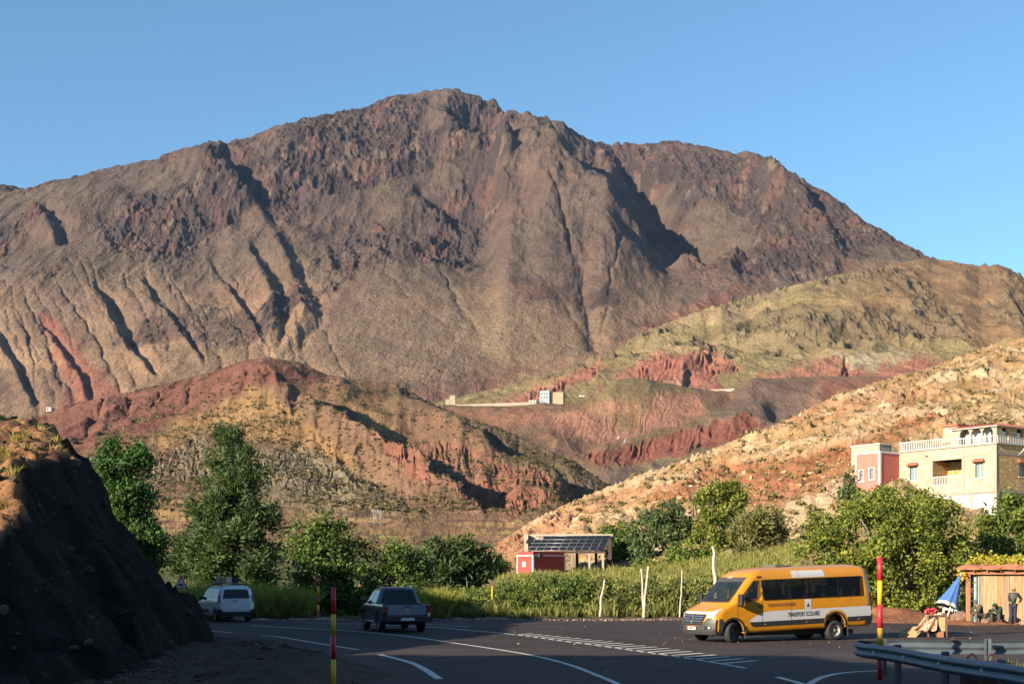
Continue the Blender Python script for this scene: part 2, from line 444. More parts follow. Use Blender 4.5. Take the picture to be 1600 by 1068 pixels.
C = mixc(C, (.27, .19, .13), crag * sstep(.3, .6, fbm(Xw / 25, Yw / 50, 4, 127)) * .5)
C = mixc(C, (.28, .115, .08), poly_mask(qx, qy, [(58,488),(85,492),(110,515),(140,570),(180,600),(200,660),(60,680),(90,640),(110,600),(75,540)], 8) * .9)
C = mixc(C, (.29, .135, .095), poly_mask(qx, qy, [(620,640),(700,590),(820,560),(935,560),(935,640)], 16) * .75 * sstep(-.1, .5, fbm(qx / 40, qy / 12, 3, 133) + .2))
C = mixc(C, (.32, .12, .09), poly_mask(qx, qy, [(950,545),(1040,490),(1130,455),(1180,450),(1100,500)], 10) * .5)
C = mixc(C, (.24, .18, .12), poly_mask(qx, qy, [(440,555),(560,470),(760,480),(930,530),(930,560),(700,600),(560,600)], 30) * .6)
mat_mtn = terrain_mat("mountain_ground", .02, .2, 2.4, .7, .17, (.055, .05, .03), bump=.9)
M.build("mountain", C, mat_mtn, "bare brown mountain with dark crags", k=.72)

# ------------------------------------------------------------------ olive hill to the right
SKY_O = [(560,660),(640,640),(760,615),(800,606),(860,588),(930,560),(960,548),(1000,520),(1080,490),(1150,468),(1200,455),(1300,430),(1380,415),(1450,402),(1500,410),(1530,415),(1560,413),(1575,418),(1600,432),(1700,470),(1800,500)]
O = Land(600, 1680, 900,
    [([(500,700),(1000,660),(1800,660)], [(500,850),(1000,820),(1800,800)]),
     ([(500,668),(700,640),(900,622),(1100,612),(1200,600),(1500,590),(1800,600)], [(500,900),(900,905),(1100,930),(1800,900)]),
     ([(500,664),(800,612),(950,585),(1050,555),(1200,560),(1400,550),(1500,545),(1800,580)], [(500,960),(900,1010),(1100,1050),(1800,1050)]),
     ([(500,662),(800,609),(950,560),(1050,525),(1200,495),(1400,465),(1600,480),(1800,530)], [(500,1050),(900,1120),(1100,1250),(1500,1300),(1800,1250)]),
     (SKY_O, [(500,1150),(800,1200),(1000,1400),(1200,1550),(1450,1680),(1600,1600),(1800,1500)])],
    [14, 60, 130, 110, 26], [(260, -130)])
Xw, Yw = O.X, O.D
O.Z = O.Z + (ridged(Xw / 210 + fbm(Xw/150, Yw/150, 2, 5)*.6, Yw / 330, 4, 160, gain=.45) - .45) * 26 * sstep(930, 1100, Yw)
O.image()
O.scarp([(1100,560),(1075,575),(1068,600)], [10, 8], 1.24, seed=31, taper=False)
for ln, w, a in [([(1320,585),(1322,560),(1330,600)], 6, 1.0)]: O.gully(ln, w, a, taper=False)
O.erode(25000, 50, 4, k=.25)
qx, qy = wob(O, 10, 22, 300)
O.image()
red = np.zeros(O.D.shape)
for pl in ([(640,660),(790,625),(880,585),(935,565),(960,572),(900,600),(830,640)], [(900,640),(985,575),(1030,540),(1060,555),(1120,552),(1160,575),(1120,590),(1150,620),(900,650)],
           [(1170,592),(1230,578),(1300,560),(1320,555),(1340,570),(1360,585),(1400,552),(1440,552),(1500,580),(1500,640),(1170,640)]):
    red = np.maximum(red, poly_mask(qx, qy, pl, 10))
# fluted badlands inside the red ground
fl = ridged(O.PX / 10 + (O.PY - 560) * .035 + fbm(O.PX/30, O.PY/30, 2, 9)*.8, O.PY / 55 + .3, 4, 171, gain=.45)
cut = poly_mask(qx, qy, [(820,625),(860,598),(930,572),(945,578),(880,612)], 6) + poly_mask(qx, qy, [(985,600),(1010,555),(1060,560),(1110,556),(1160,575),(1080,600)], 6) + poly_mask(qx, qy, [(1312,592),(1314,570),(1345,574),(1345,592)], 4)
cut = np.clip(cut, 0, 1)
O.Z = O.Z + (fl - .5) * (4.6 * cut * np.clip(.5 + 1.4 * fbm(O.PX/40, O.PY/25, 3, 78), .05, 1.3) + .5 * red)
rocky = sstep(.05, .35, fbm(Xw / 120, Yw / 120, 4, 190)) * sstep(1000, 1150, Yw)
for pl in ([(1370,480),(1440,450),(1500,470),(1520,530),(1440,545),(1370,520)], [(1180,500),(1260,490),(1300,530),(1230,555)], [(1080,545),(1130,530),(1160,560),(1120,570)], [(1555,405),(1590,425),(1590,440),(1550,425)]):
    rocky = np.maximum(rocky, poly_mask(qx, qy, pl, 9))
O.Z = O.Z + (ridged(Xw / 22, Yw / 34, 5, 201, gain=.6) - .4) * 10 * rocky + fbm(Xw / 16, Yw / 40, 5, 205, gain=.6) * 1.3
j = np.argmin(O.PY, axis=0); O.image(); top = O.PY.min(axis=0)
O.Z = O.Z + (smooth(top - interp(SKY_O, O.px1), 8)[None] * O.D / F) * sstep(1000, 1250, Yw)
O.image()
C = np.zeros(O.D.shape + (3,)) + np.array([.215, .185, .088])
v = fbm(Xw / 110, Yw / 110, 5, 210)
C = mixc(C, (.165, .135, .072), sstep(-.1, .4, v) * .8)
C = mixc(C, (.27, .205, .12), sstep(.05, .45, -v) * .7 * sstep(1500, 1100, O.PX))
C = mixc(C, (.175, .115, .065), sstep(1240, 1420, O.PX + fbm(qx/50, qy/50, 3, 4)*60) * .85 * sstep(1050, 1200, Yw))
C = mixc(C, (.115, .100, .065), rocky * .6)
C = mixc(C, (.30, .135, .095), red * np.clip(.85 + .5 * fbm(qx / 14, qy / 7, 3, 215), 0, 1))
C = mixc(C, (.30, .27, .17), poly_mask(qx, qy, [(1300,552),(1400,545),(1420,552),(1370,575),(1345,576)], 6) * .9)
C = mixc(C, (.26, .21, .13), poly_mask(qx, qy, [(1030,600),(1090,560),(1105,572),(1060,612)], 5) * .6)
C = mixc(C, (.25, .105, .08), cut * .7)
mat_olive = terrain_mat("olive_hill_ground", .03, .3, 1.4, .5, .2, (.07, .07, .035), bump=.9)
O.build("hill", C, mat_olive, "pale olive hill with red badlands at its foot", k=np.array([1.02, .94, .95]))

# ------------------------------------------------------------------ red terraces and gullied banks of the middle valley
V = Land(620, 1500, 850,
    [([(600,800),(900,780),(1300,760),(1560,760)], [(600,560),(1560,520)]),
     ([(600,700),(800,700),(900,730),(1000,735),(1200,700),(1560,690)], [(600,640),(900,620),(1200,600),(1560,600)]),
     ([(600,680),(760,672),(850,668),(1000,690),(1080,680),(1200,660),(1560,650)], [(600,700),(900,700),(1200,690),(1560,690)]),
     ([(600,656),(690,636),(800,640),(850,634),(900,640),(960,616),(1050,614),(1140,618),(1175,594),(1340,591),(1400,593),(1560,585)], [(600,840),(850,850),(960,800),(1140,800),(1200,830),(1560,830)])],
    [20, 110, 120, 14], [(60, -2), (160, -8)])
Xw, Yw = V.X, V.D
dome = np.exp(-((V.PX - 1000) / 95) ** 2 - ((Yw - 745) / 60) ** 2) * 13
V.Z = V.Z + dome + (ridged(Xw / 60, Yw / 150, 4, 260) - .45) * 6 * sstep(830, 740, Yw)
V.image()
V.scarp([(700,690),(770,700),(840,716)], [6,8,6], 1.24, seed=55)
bank = np.exp(-((V.PY - (722 - (V.PX - 930) * .27)) / 20.0) ** 2) * sstep(905, 950, V.PX) * sstep(1215, 1185, V.PX)
V.Z = V.Z + bank * 7
V.image()
qx, qy = wob(V, 6, 18, 330)
bk = poly_mask(qx, qy, [(915,712),(1000,690),(1080,668),(1165,642),(1198,662),(1190,682),(1100,700),(1050,714),(930,730)], 3)
dm = poly_mask(qx, qy, [(850,668),(880,645),(950,625),(1040,612),(1090,618),(1105,640),(1080,660),(1000,680),(960,692),(900,684)], 5)
fl = ridged(V.PX / 11 + (V.PY - 700) * .03 + fbm(V.PX/30, V.PY/30, 2, 9)*.5, V.PY / 70, 4, 271, gain=.45)
V.Z = V.Z + (fl - .5) * (2.6 * bk + 1.3 * dm) * np.clip(.5 + 1.4 * fbm(V.PX/35, V.PY/25, 3, 79), .05, 1.3)
V.erode(9000, 35, 9, k=.2)
V.Z = V.Z + fbm(Xw / 9, Yw / 20, 5, 280, gain=.55) * .4
V.image()
C = np.zeros(V.D.shape + (3,)) + np.array([.215, .128, .085])
v = fbm(Xw / 50, Yw / 50, 5, 290)
C = mixc(C, (.185, .15, .075), sstep(-.15, .3, v + .35 * sstep(690, 630, V.PY)) * .75)
C = mixc(C, (.33, .165, .115), dm * .9 * sstep(-.5, .2, -v + .3))
C = mixc(C, (.24, .09, .065), bk * .95)
C = mixc(C, (.31, .14, .095), poly_mask(qx, qy, [(600,690),(700,636),(850,640),(860,650),(780,672),(840,720),(700,690)], 8) * .6)
C = mixc(C, (.17, .115, .09), poly_mask(qx, qy, [(1085,668),(1130,640),(1172,594),(1330,592),(1330,640),(1240,690),(1195,665),(1165,640)], 3) * .95)
C = mixc(C, (.28, .125, .09), poly_mask(qx, qy, [(1270,594),(1345,592),(1560,590),(1560,700),(1215,700),(1260,640)], 6) * .9)
C = mixc(C, (.28, .18, .12), poly_mask(qx, qy, [(1272,600),(1283,598),(1284,640),(1270,640)], 3) * .8)
C = mixc(C, (.16, .125, .095), poly_mask(qx, qy, [(900,760),(940,735),(1100,712),(1200,690),(1200,800),(900,800)], 5) * .8)
C = mixc(C, (.62, .58, .56), poly_mask(V.PX, V.PY, [(957,676),(972,678),(984,690),(976,693),(962,684)], 1.5) * .8 * (fl > .45))
mat_val = terrain_mat("red_terrace_ground", .06, .6, .7, .5, .4, (.06, .055, .03), bump=.9)
V.build("hill", C, mat_val, "red gullied banks in the middle valley", k=.80)

# ------------------------------------------------------------------ the mid hill: red behind, ochre and brown in front
SKY_H = [(-200,700),(40,655),(75,648),(100,632),(170,620),(250,601),(330,581),(380,563),(420,558),(470,566),(510,585),(560,592),(620,600),(660,622),(720,650),(780,668),(850,700),(900,722),(935,748),(1000,795),(1100,850),(1300,900)]
Hh = Land(-60, 1140, 1150,
    [([(-200,953),(1300,953)], [(-200,110),(1300,110)]),
     ([(-200,870),(300,862),(700,866),(900,862),(1300,905)], [(-200,230),(1300,230)]),
     ([(-200,800),(300,790),(500,795),(700,800),(900,800),(1000,830),(1300,903)], [(-200,360),(500,330),(900,330),(1300,320)]),
     ([(-200,740),(150,700),(250,690),(400,690),(550,730),(700,765),(880,776),(950,790),(1300,902)], [(-200,480),(300,440),(600,420),(900,400),(1300,400)]),
     ([(-200,720),(100,660),(250,640),(400,600),(500,650),(600,690),(700,720),(800,735),(900,755),(950,775),(1300,901)], [(-200,560),(100,600),(400,520),(600,520),(900,470),(1300,460)]),
     (SKY_H, [(-200,660),(100,760),(420,720),(600,640),(800,570),(900,530),(1300,520)])],
    [12, 70, 120, 110, 90, 16], [(120, -35)])
Xw, Yw = Hh.X, Hh.D
spur(Hh, [340,380,415,450,485,515,545], [748,655,592,528,472,424,380], 52, 27, 515, 590)
Hh.scarp([(600,600),(660,632),(720,672),(780,708),(850,738),(905,772)], [10,16,22,28,14], 2.2, seed=62)
Hh.scarp([(520,735),(570,765),(640,790)], [8,10,6], 1.24, seed=63)
for ln, w, a in [([(165,618),(150,650),(125,690)], 9, .9), ([(205,610),(195,640),(165,670)], 9, .9), ([(250,602),(240,628),(215,655)], 7, .8), ([(300,590),(290,612),(255,640)], 6, .7)]:
    Hh.gully(ln, w, a, taper=False)
Hh.Z = Hh.Z + (ridged(Xw / 60 + fbm(Xw/60, Yw/60, 2, 5)*.5, Yw / 110, 5, 360, gain=.5) - .45) * 7 * sstep(330, 430, Yw)
Hh.erode(25000, 45, 12)
Hh.image()
qx, qy = wob(Hh, 8, 18, 400)
flm = poly_mask(qx, qy, [(590,672),(640,695),(700,708),(760,716),(840,742),(912,768),(900,786),(800,800),(740,790),(690,760),(640,745),(600,705)], 4)
fl = ridged(Hh.PX / 9 - (Hh.PY - 700) * .02 + fbm(Hh.PX/22, Hh.PY/22, 3, 9)*.5, Hh.PY / 60, 4, 371, gain=.5)
Hh.Z = Hh.Z + (fl - .5) * 1.9 * flm * np.clip(.55 + 1.3 * fbm(Hh.PX/35, Hh.PY/20, 3, 77), .1, 1.3)
clf = poly_mask(qx, qy, [(235,740),(240,715),(262,718),(275,700),(300,680),(325,680),(330,740),(290,752)], 3)
clf = np.maximum(clf, .7 * poly_mask(qx, qy, [(400,720),(430,705),(480,700),(540,735),(560,770),(500,780),(420,760)], 6))
clf = np.maximum(clf, .8 * poly_mask(qx, qy, [(860,735),(900,738),(930,745),(935,765),(905,775),(865,750)], 4))
Hh.Z = Hh.Z + (ridged(Hh.PX / 9 + fbm(Hh.PX/22, Hh.PY/22, 3, 19), Hh.PY / 40, 4, 381) - .4) * 1.0 * clf
# terraces low down
tz = poly_mask(qx, qy, [(230,850),(235,775),(400,770),(560,785),(820,800),(860,815),(840,870),(230,870)], 12)
st = Hh.Z / 2.2 + fbm(Xw / 30, Yw / 30, 3, 390) * .5
Hh.Z = lerp(Hh.Z, (np.floor(st) + sstep(.72, 1.0, st - np.floor(st)) - fbm(Xw / 30, Yw / 30, 3, 390) * .5) * 2.2, tz * .85)
Hh.Z = Hh.Z + fbm(Xw / 5, Yw / 7, 5, 395, gain=.62) * .45 * sstep(200, 300, Yw)
top = None
Hh.image(); top = Hh.PY.min(axis=0)
Hh.Z = Hh.Z + (smooth(top - interp(SKY_H, Hh.px1), 6)[None] * Hh.D / F) * sstep(.60, .86, Hh.D / Hh.crest[None]) 
Hh.image()
C = np.zeros(Hh.D.shape + (3,)) + np.array([.21, .125, .08])
v = fbm(Xw / 40, Yw / 40, 5, 410)
C = mixc(C, (.155, .105, .06), sstep(-.1, .35, v) * .7)
redm = poly_mask(qx, qy, [(-150,760),(-150,600),(380,540),(470,560),(520,590),(400,600),(330,625),(260,655),(220,690),(170,700),(110,720)], 10)
C = mixc(C, (.185, .082, .06), redm * .95)
C = mixc(C, (.135, .058, .046), redm * sstep(.1, .4, v) * .6)
C = mixc(C, (.30, .18, .085), poly_mask(qx, qy, [(235,690),(280,655),(340,630),(400,600),(450,635),(520,690),(560,725),(470,705),(380,690),(330,670),(300,685),(262,700)], 9) * .92)
C = mixc(C, (.33, .21, .095), poly_mask(qx, qy, [(510,605),(550,608),(590,640),(620,670),(640,695),(600,675),(560,650)], 8) * .85)
C = mixc(C, (.235, .185, .115), poly_mask(qx, qy, [(400,700),(480,700),(560,740),(620,775),(640,800),(520,800),(410,780)], 12) * .8)
C = mixc(C, (.25, .205, .14), np.clip(clf * 1.1, 0, 1) * .5)
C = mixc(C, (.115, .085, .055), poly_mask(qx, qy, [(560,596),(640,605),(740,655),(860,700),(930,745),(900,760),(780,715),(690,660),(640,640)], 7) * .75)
C = mixc(C, (.27, .115, .08), flm * .92)
C = mixc(C, (.20, .15, .09), poly_mask(qx, qy, [(640,700),(760,720),(780,760),(700,770)], 10) * .4)
C = mixc(C, (.33, .22, .10), tz * sstep(-.1, .3, fbm(Xw / 25, Yw / 6, 4, 420)) * .75)
C = mixc(C, (.10, .13, .035), sstep(845, 875, qy + v * 12) * .8)
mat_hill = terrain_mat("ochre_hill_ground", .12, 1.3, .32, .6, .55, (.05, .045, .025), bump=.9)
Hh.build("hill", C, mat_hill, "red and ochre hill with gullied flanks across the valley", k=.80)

# ------------------------------------------------------------------ the orange stony hillside to the right
SKY_S = [(560,915),(640,893),(700,872),(780,846),(850,803),(900,780),(950,760),(1000,741),(1050,726),(1100,706),(1150,688),(1200,668),(1230,655),(1260,640),(1330,611),(1400,592),(1450,575),(1500,560),(1550,546),(1600,531),(1700,500),(1900,450)]
S = Land(560, 1800, 1150,
    [([(500,963),(1900,963)], [(500,72),(1900,72)]),
     ([(500,945),(940,940),(1150,915),(1240,912),(1400,940),(1900,940)], [(500,84),(1900,84)]),
     ([(500,925),(820,905),(960,898),(1150,870),(1250,850),(1330,822),(1900,820)], [(500,108),(1200,106),(1320,103),(1900,103)]),
     ([(500,920),(820,895),(960,880),(1100,850),(1250,820),(1330,806),(1900,803)], [(500,132),(900,128),(1300,126),(1900,132)]),
     ([(500,918),(700,884),(850,850),(1000,810),(1150,770),(1250,745),(1400,695),(1600,650),(1900,600)], [(500,170),(850,165),(1150,160),(1900,180)]),
     (SKY_S, [(500,215),(700,230),(850,235),(1100,250),(1300,280),(1600,310),(1900,320)])],
    [40, 60, 60, 90, 240, 14], [(60, -16)])
Xw, Yw = S.X, S.D
am = sstep(84, 150, Yw)
S.Z = S.Z + (ridged(Xw / 24, Yw / 36, 5, 460) - .45) * 2.2 * am + fbm(Xw / 6, Yw / 6, 5, 470, gain=.6) * (.12 + .75 * am)
rm = sstep(0, .3, fbm(Xw / 13, Yw / 13, 3, 480) + sstep(1150, 1450, S.PX) * .25) * sstep(140, 180, Yw)
S.Z = S.Z + (ridged(Xw / 2.6, Yw / 3.4, 4, 485) - .45) * 1.3 * rm
S.image()
top = S.PY.min(axis=0)
S.Z = S.Z + (smooth(top - interp(SKY_S, S.px1), 5)[None] * S.D / F) * sstep(.7, .95, S.D / S.crest[None])
S.image(); qx, qy = wob(S, 9, 20, 500)
C = np.zeros(S.D.shape + (3,)) + np.array([.36, .243, .135])
v = fbm(Xw / 14, Yw / 14, 5, 510)
C = mixc(C, (.44, .33, .205), sstep(.05, .4, v) * .8)
C = mixc(C, (.25, .145, .062), sstep(.0, .4, -v) * .6)
C = mixc(C, (.25, .105, .05), np.clip(poly_mask(qx, qy, [(1000,775),(1040,760),(1100,730),(1150,720),(1240,715),(1330,690),(1430,650),(1480,640),(1440,670),(1340,715),(1320,745),(1250,780),(1180,790),(1120,745),(1040,800)], 9), 0, 1) * .9)
C = mixc(C, (.27, .12, .06), poly_mask(qx, qy, [(640,900),(700,850),(800,830),(900,790),(1000,760),(1030,765),(940,800),(870,840),(900,900)], 10) * .7)
C = mixc(C, (.28, .125, .062), poly_mask(qx, qy, [(1180,640),(1330,620),(1440,590),(1470,600),(1400,640),(1300,650),(1200,665)], 12) * .55)
C = mixc(C, (.26, .12, .06), poly_mask(qx, qy, [(1380,620),(1420,640),(1560,590),(1500,600)], 12) * .4)
C = mixc(C, (.17, .125, .055), sstep(.22, .5, fbm(Xw / 7, Yw / 7, 4, 515)) * .7 * sstep(1250, 1500, S.PX))
C = mixc(C, (.12, .12, .04), sstep(.0, .3, fbm(Xw / 5, Yw / 5, 4, 520) + .12) * sstep(145, 118, Yw) * sstep(1330, 1200, S.PX) * .85)
C = mixc(C, (.30, .22, .10), sstep(120, 95, Yw) * .5)
mat_slope = terrain_mat("stony_slope_ground", .35, 3.2, .12, .45, .5, (.12, .10, .045), bump=.9)
S.build("hill", C, mat_slope, "orange stony hillside behind the house")
# ================================================================== near ground, road, bank
def asphalt_mat():
    m, nt, b = new_mat("asphalt"); L = nt.links.new
    tc = N(nt, "ShaderNodeTexCoord")
    n1 = N(nt, "ShaderNodeTexNoise"); n1.inputs["Scale"].default_value = .35; n1.inputs["Detail"].default_value = 7; n1.inputs["Roughness"].default_value = .6
    n2 = N(nt, "ShaderNodeTexNoise"); n2.inputs["Scale"].default_value = 40; n2.inputs["Detail"].default_value = 3
    mp = N(nt, "ShaderNodeMapping"); mp.inputs["Scale"].default_value = (.25, 1.6, 1); mp.inputs["Rotation"].default_value = (0, 0, .5)
    n3 = N(nt, "ShaderNodeTexNoise"); n3.inputs["Scale"].default_value = .8; n3.inputs["Detail"].default_value = 5
    for n in (n1, n2): L(tc.outputs["Object"], n.inputs["Vector"])
    L(tc.outputs["Object"], mp.inputs["Vector"]); L(mp.outputs[0], n3.inputs["Vector"])
    cr = N(nt, "ShaderNodeValToRGB"); cr.color_ramp.elements[0].position = .3; cr.color_ramp.elements[1].position = .72
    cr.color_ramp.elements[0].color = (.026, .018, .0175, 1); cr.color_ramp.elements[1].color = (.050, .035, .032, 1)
    ad = N(nt, "ShaderNodeMath", operation='ADD'); L(n1.outputs["Fac"], ad.inputs[0])
    m3 = N(nt, "ShaderNodeMath", operation='MULTIPLY_ADD'); L(n3.outputs["Fac"], m3.inputs[0]); m3.inputs[1].default_value = .6; m3.inputs[2].default_value = -.3
    L(m3.outputs[0], ad.inputs[1]); L(ad.outputs[0], cr.inputs[0])
    r = N(nt, "ShaderNodeMapRange"); r.inputs[3].default_value = .75; r.inputs[4].default_value = 1.25; L(n2.outputs["Fac"], r.inputs[0])
    vm = N(nt, "ShaderNodeVectorMath", operation='SCALE'); L(cr.outputs[0], vm.inputs[0]); L(r.outputs[0], vm.inputs["Scale"])
    L(vm.outputs[0], b.inputs["Base Color"]); b.inputs["Roughness"].default_value = .85; b.inputs["Specular IOR Level"].default_value = .25
    # cracks, repaired patches and dust blown on to the tarmac
    vo = N(nt, "ShaderNodeTexVoronoi", feature='DISTANCE_TO_EDGE'); vo.inputs["Scale"].default_value = .22
    wp = N(nt, "ShaderNodeVectorMath", operation='ADD'); nw = N(nt, "ShaderNodeTexNoise"); nw.inputs["Scale"].default_value = 1.3; nw.inputs["Detail"].default_value = 6
    L(tc.outputs["Object"], nw.inputs["Vector"]); L(nw.outputs["Color"], wp.inputs[0]); L(tc.outputs["Object"], wp.inputs[1]); L(wp.outputs[0], vo.inputs["Vector"])
    ck = N(nt, "ShaderNodeMapRange"); ck.inputs[1].default_value = .0; ck.inputs[2].default_value = .006; ck.inputs[3].default_value = .45; ck.inputs[4].default_value = 1; L(vo.outputs["Distance"], ck.inputs[0])
    v2 = N(nt, "ShaderNodeTexVoronoi"); v2.inputs["Scale"].default_value = .13; mp2 = N(nt, "ShaderNodeMapping"); mp2.inputs["Scale"].default_value = (.5, 1.3, 1); L(wp.outputs[0], mp2.inputs["Vector"]); L(mp2.outputs[0], v2.inputs["Vector"])
    sp = N(nt, "ShaderNodeSeparateColor"); L(v2.outputs["Color"], sp.inputs[0]); pr = N(nt, "ShaderNodeMapRange"); pr.inputs[3].default_value = .82; pr.inputs[4].default_value = 1.2; L(sp.outputs[0], pr.inputs[0])
    m4 = N(nt, "ShaderNodeMath", operation='MULTIPLY'); L(ck.outputs[0], m4.inputs[0]); L(pr.outputs[0], m4.inputs[1])
    vm2 = N(nt, "ShaderNodeVectorMath", operation='SCALE'); L(vm.outputs[0], vm2.inputs[0]); L(m4.outputs[0], vm2.inputs["Scale"])
    nd = N(nt, "ShaderNodeTexNoise"); nd.inputs["Scale"].default_value = .12; nd.inputs["Detail"].default_value = 9; nd.inputs["Roughness"].default_value = .75; L(tc.outputs["Object"], nd.inputs["Vector"])
    dr = N(nt, "ShaderNodeMapRange"); dr.inputs[1].default_value = .52; dr.inputs[2].default_value = .72; dr.inputs[3].default_value = 0; dr.inputs[4].default_value = .35; L(nd.outputs["Fac"], dr.inputs[0])
    dm = N(nt, "ShaderNodeMix", data_type='RGBA'); L(dr.outputs[0], dm.inputs[0]); L(vm2.outputs[0], dm.inputs[6]); dm.inputs[7].default_value = (.10, .065, .048, 1); L(dm.outputs[2], b.inputs["Base Color"])
    bp = N(nt, "ShaderNodeBump"); bp.inputs["Strength"].default_value = .4; bp.inputs["Distance"].default_value = .01
    L(n2.outputs["Fac"], bp.inputs["Height"]); L(bp.outputs[0], b.inputs["Normal"])
    return m
def paint_mat(name, rgb):
    m, nt, b = new_mat(name); L = nt.links.new
    tc = N(nt, "ShaderNodeTexCoord"); n = N(nt, "ShaderNodeTexNoise"); n.inputs["Scale"].default_value = 9; n.inputs["Detail"].default_value = 7; n.inputs["Roughness"].default_value = .7
    L(tc.outputs["Object"], n.inputs["Vector"])
    r = N(nt, "ShaderNodeMapRange"); r.inputs[1].default_value = .36; r.inputs[2].default_value = .52; L(n.outputs["Fac"], r.inputs[0])
    mx = N(nt, "ShaderNodeMix", data_type='RGBA'); mx.inputs[6].default_value = (.16, .13, .12, 1); mx.inputs[7].default_value = (*rgb, 1)
    L(r.outputs[0], mx.inputs[0]); L(mx.outputs[2], b.inputs["Base Color"]); b.inputs["Roughness"].default_value = .7
    return m
ROAD = [(235,985),(300,972),(330,969),(500,967.5),(700,966.8),(1060,966.8),(1200,968),(1380,972),(1480,974.8),(1540,978.5),(1600,982),(1800,992)]
def flat_mesh(pts, z):
    me = bpy.data.meshes.new("sheet"); bm = bmesh.new()
    vs = [bm.verts.new((p[0], p[1], z)) for p in pts]
    f = bm.faces.new(vs); bmesh.ops.triangulate(bm, faces=[f]); 
    for q in bm.faces:
        if q.normal.z < 0: q.normal_flip()
    bm.to_mesh(me); bm.free(); return me
edge = [ground(*p) for p in ROAD]
near = [(p.x, p.y) for p in edge] + [(60, 52), (90, 20), (90, -45), (-7.2, -45), (-7.0, 20)] + [tuple(ground(px, py).xy) for px, py in ((620,1056),(560,1036),(500,1018),(420,1003),(340,994),(290,990))]
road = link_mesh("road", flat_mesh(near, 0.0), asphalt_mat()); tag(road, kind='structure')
# ground sheet: every bit of earth round the road, rougher away from it
def near_ground():
    xs = np.concatenate([np.arange(-120, -20, 2.0), np.arange(-20, 34, .22), np.arange(34, 150, 2.5)])
    ys = np.concatenate([np.arange(-60, 22, 2.0), np.arange(22, 76, .25), np.arange(76, 330, 3.0)])
    X, Y = np.meshgrid(xs, ys)
    P = [(a, b) for a, b in near]
    inside = poly_mask(X, Y, P, .6)
    Z = -.04 + (1 - inside) * (.05 + np.clip(fbm(X / 1.6, Y / 1.6, 5, 700, gain=.6), -.3, 1) * .16) 
    Z = Z + (1 - inside) * .35 * np.exp(-((X + 4.6) / 1.0) ** 2 - ((Y - 28.5) / 3.2) ** 2)
    Z = Z + (1 - inside) * sstep(14, 16, X) * sstep(64.2, 66, Y) * sstep(72, 66, Y) * .12 
    Z = np.where(Y > 76, Z - .5, Z)
    # berm of red earth behind the parked bus and the stall
    bx = (X - 14.5); Z = Z + .55 * np.exp(-((Y - 69.2 + .35 * np.sin(X)) / 1.1) ** 2) * sstep(0, 3, bx) * sstep(24, 20, X) * (1 - inside)
    C = np.zeros(X.shape + (3,)) + np.array([.075, .05, .038])
    C = mixc(C, (.27, .12, .065), sstep(57.5, 59.5, Y) * sstep(9, 14, X))
    C = mixc(C, (.34, .24, .17), sstep(66, 66.6, Y) * sstep(68.6, 67.6, Y) * sstep(10, 6, X))
    C = mixc(C, (.09, .10, .035), sstep(68.6, 70, Y) * sstep(12, 8, X))
    C = mixc(C, (.12, .075, .05), (X < -2) * sstep(60, 20, Y) * .5)
    idx = np.arange(X.size).reshape(X.shape)
    f = np.stack([idx[:-1, :-1], idx[:-1, 1:], idx[1:, 1:], idx[1:, :-1]], -1).reshape(-1, 4)
    me = np_mesh("ground", np.stack([X, Y, Z], -1).reshape(-1, 3), f); set_col(me, C.reshape(-1, 3))
    o = link_mesh("ground", me, terrain_mat("gravel_ground", 1.1, 14, .03, .0, 1, bump=.9, ys=1)); tag(o, kind='structure')
near_ground()
# painted lines, laid as sheets on the asphalt
white = paint_mat("road_paint", (.55, .54, .50))
def strip(pts, w, z=0.005, name="lane_line", close=False):
    P = [Vector((p[0], p[1])) for p in pts]; L_ = []; R_ = []
    for i, p in enumerate(P):
        a = P[max(i-1, 0)]; b = P[min(i+1, len(P)-1)]; d = (b - a).normalized(); n = Vector((-d.y, d.x)) * (w/2)
        L_.append(p + n); R_.append(p - n)
    v = [(q.x, q.y, z) for q in L_] + [(q.x, q.y, z) for q in R_]; n = len(P)
    me = bpy.data.meshes.new(name); me.from_pydata(v, [], [(i, i+1, n+i+1, n+i) for i in range(n-1)])
    bm = bmesh.new(); bm.from_mesh(me)
    for q in bm.faces:
        if q.normal.z < 0: q.normal_flip()
    bm.to_mesh(me); bm.free()
    return me
def spline(pts, n=8):
    """Catmull-Rom through points"""
    P = [Vector(p) for p in pts]; P = [2*P[0]-P[1]] + P + [2*P[-1]-P[-2]]; out = []
    for i in range(1, len(P)-2):
        for k in range(n):
            t = k/n; a, b, c, d = P[i-1:i+3]
            out.append(.5*((2*b)+(-a+c)*t+(2*a-5*b+4*c-d)*t*t+(-a+3*b-3*c+d)*t**3))
    out.append(P[-2]); return out
def gline(pix, w, name="lane_line", z=.005):
    pts = spline([ground(*p).xy.to_3d() for p in pix], 6)
    link_mesh(name, strip(pts, w, z, name), white, road)
gline([(312,983),(336,985.5),(362,988)], .14)
gline([(408,992),(440,995),(500,1005),(560,1014.5)], .14)
gline([(594,1022),(640,1034),(665,1046),(686,1060)], .19)
gline([(392,976.5),(470,981),(560,986),(640,994),(700,1002.5),(784,1015),(840,1025),(890,1038),(930,1053),(965,1068),(1000,1090)], .15)
gline([(440,971),(560,974),(672,979),(745,985),(805,991),(880,1001),(950,1010),(1070,1027),(1165,1043)], .15)
gline([(655,974.2),(700,976.2),(735,978.6)], .12)
gline([(1215,1057),(1262,1070)], .16)
gline([(1255,1090),(1262,1072),(1278,1060),(1302,1053),(1335,1049),(1380,1047)], .16)
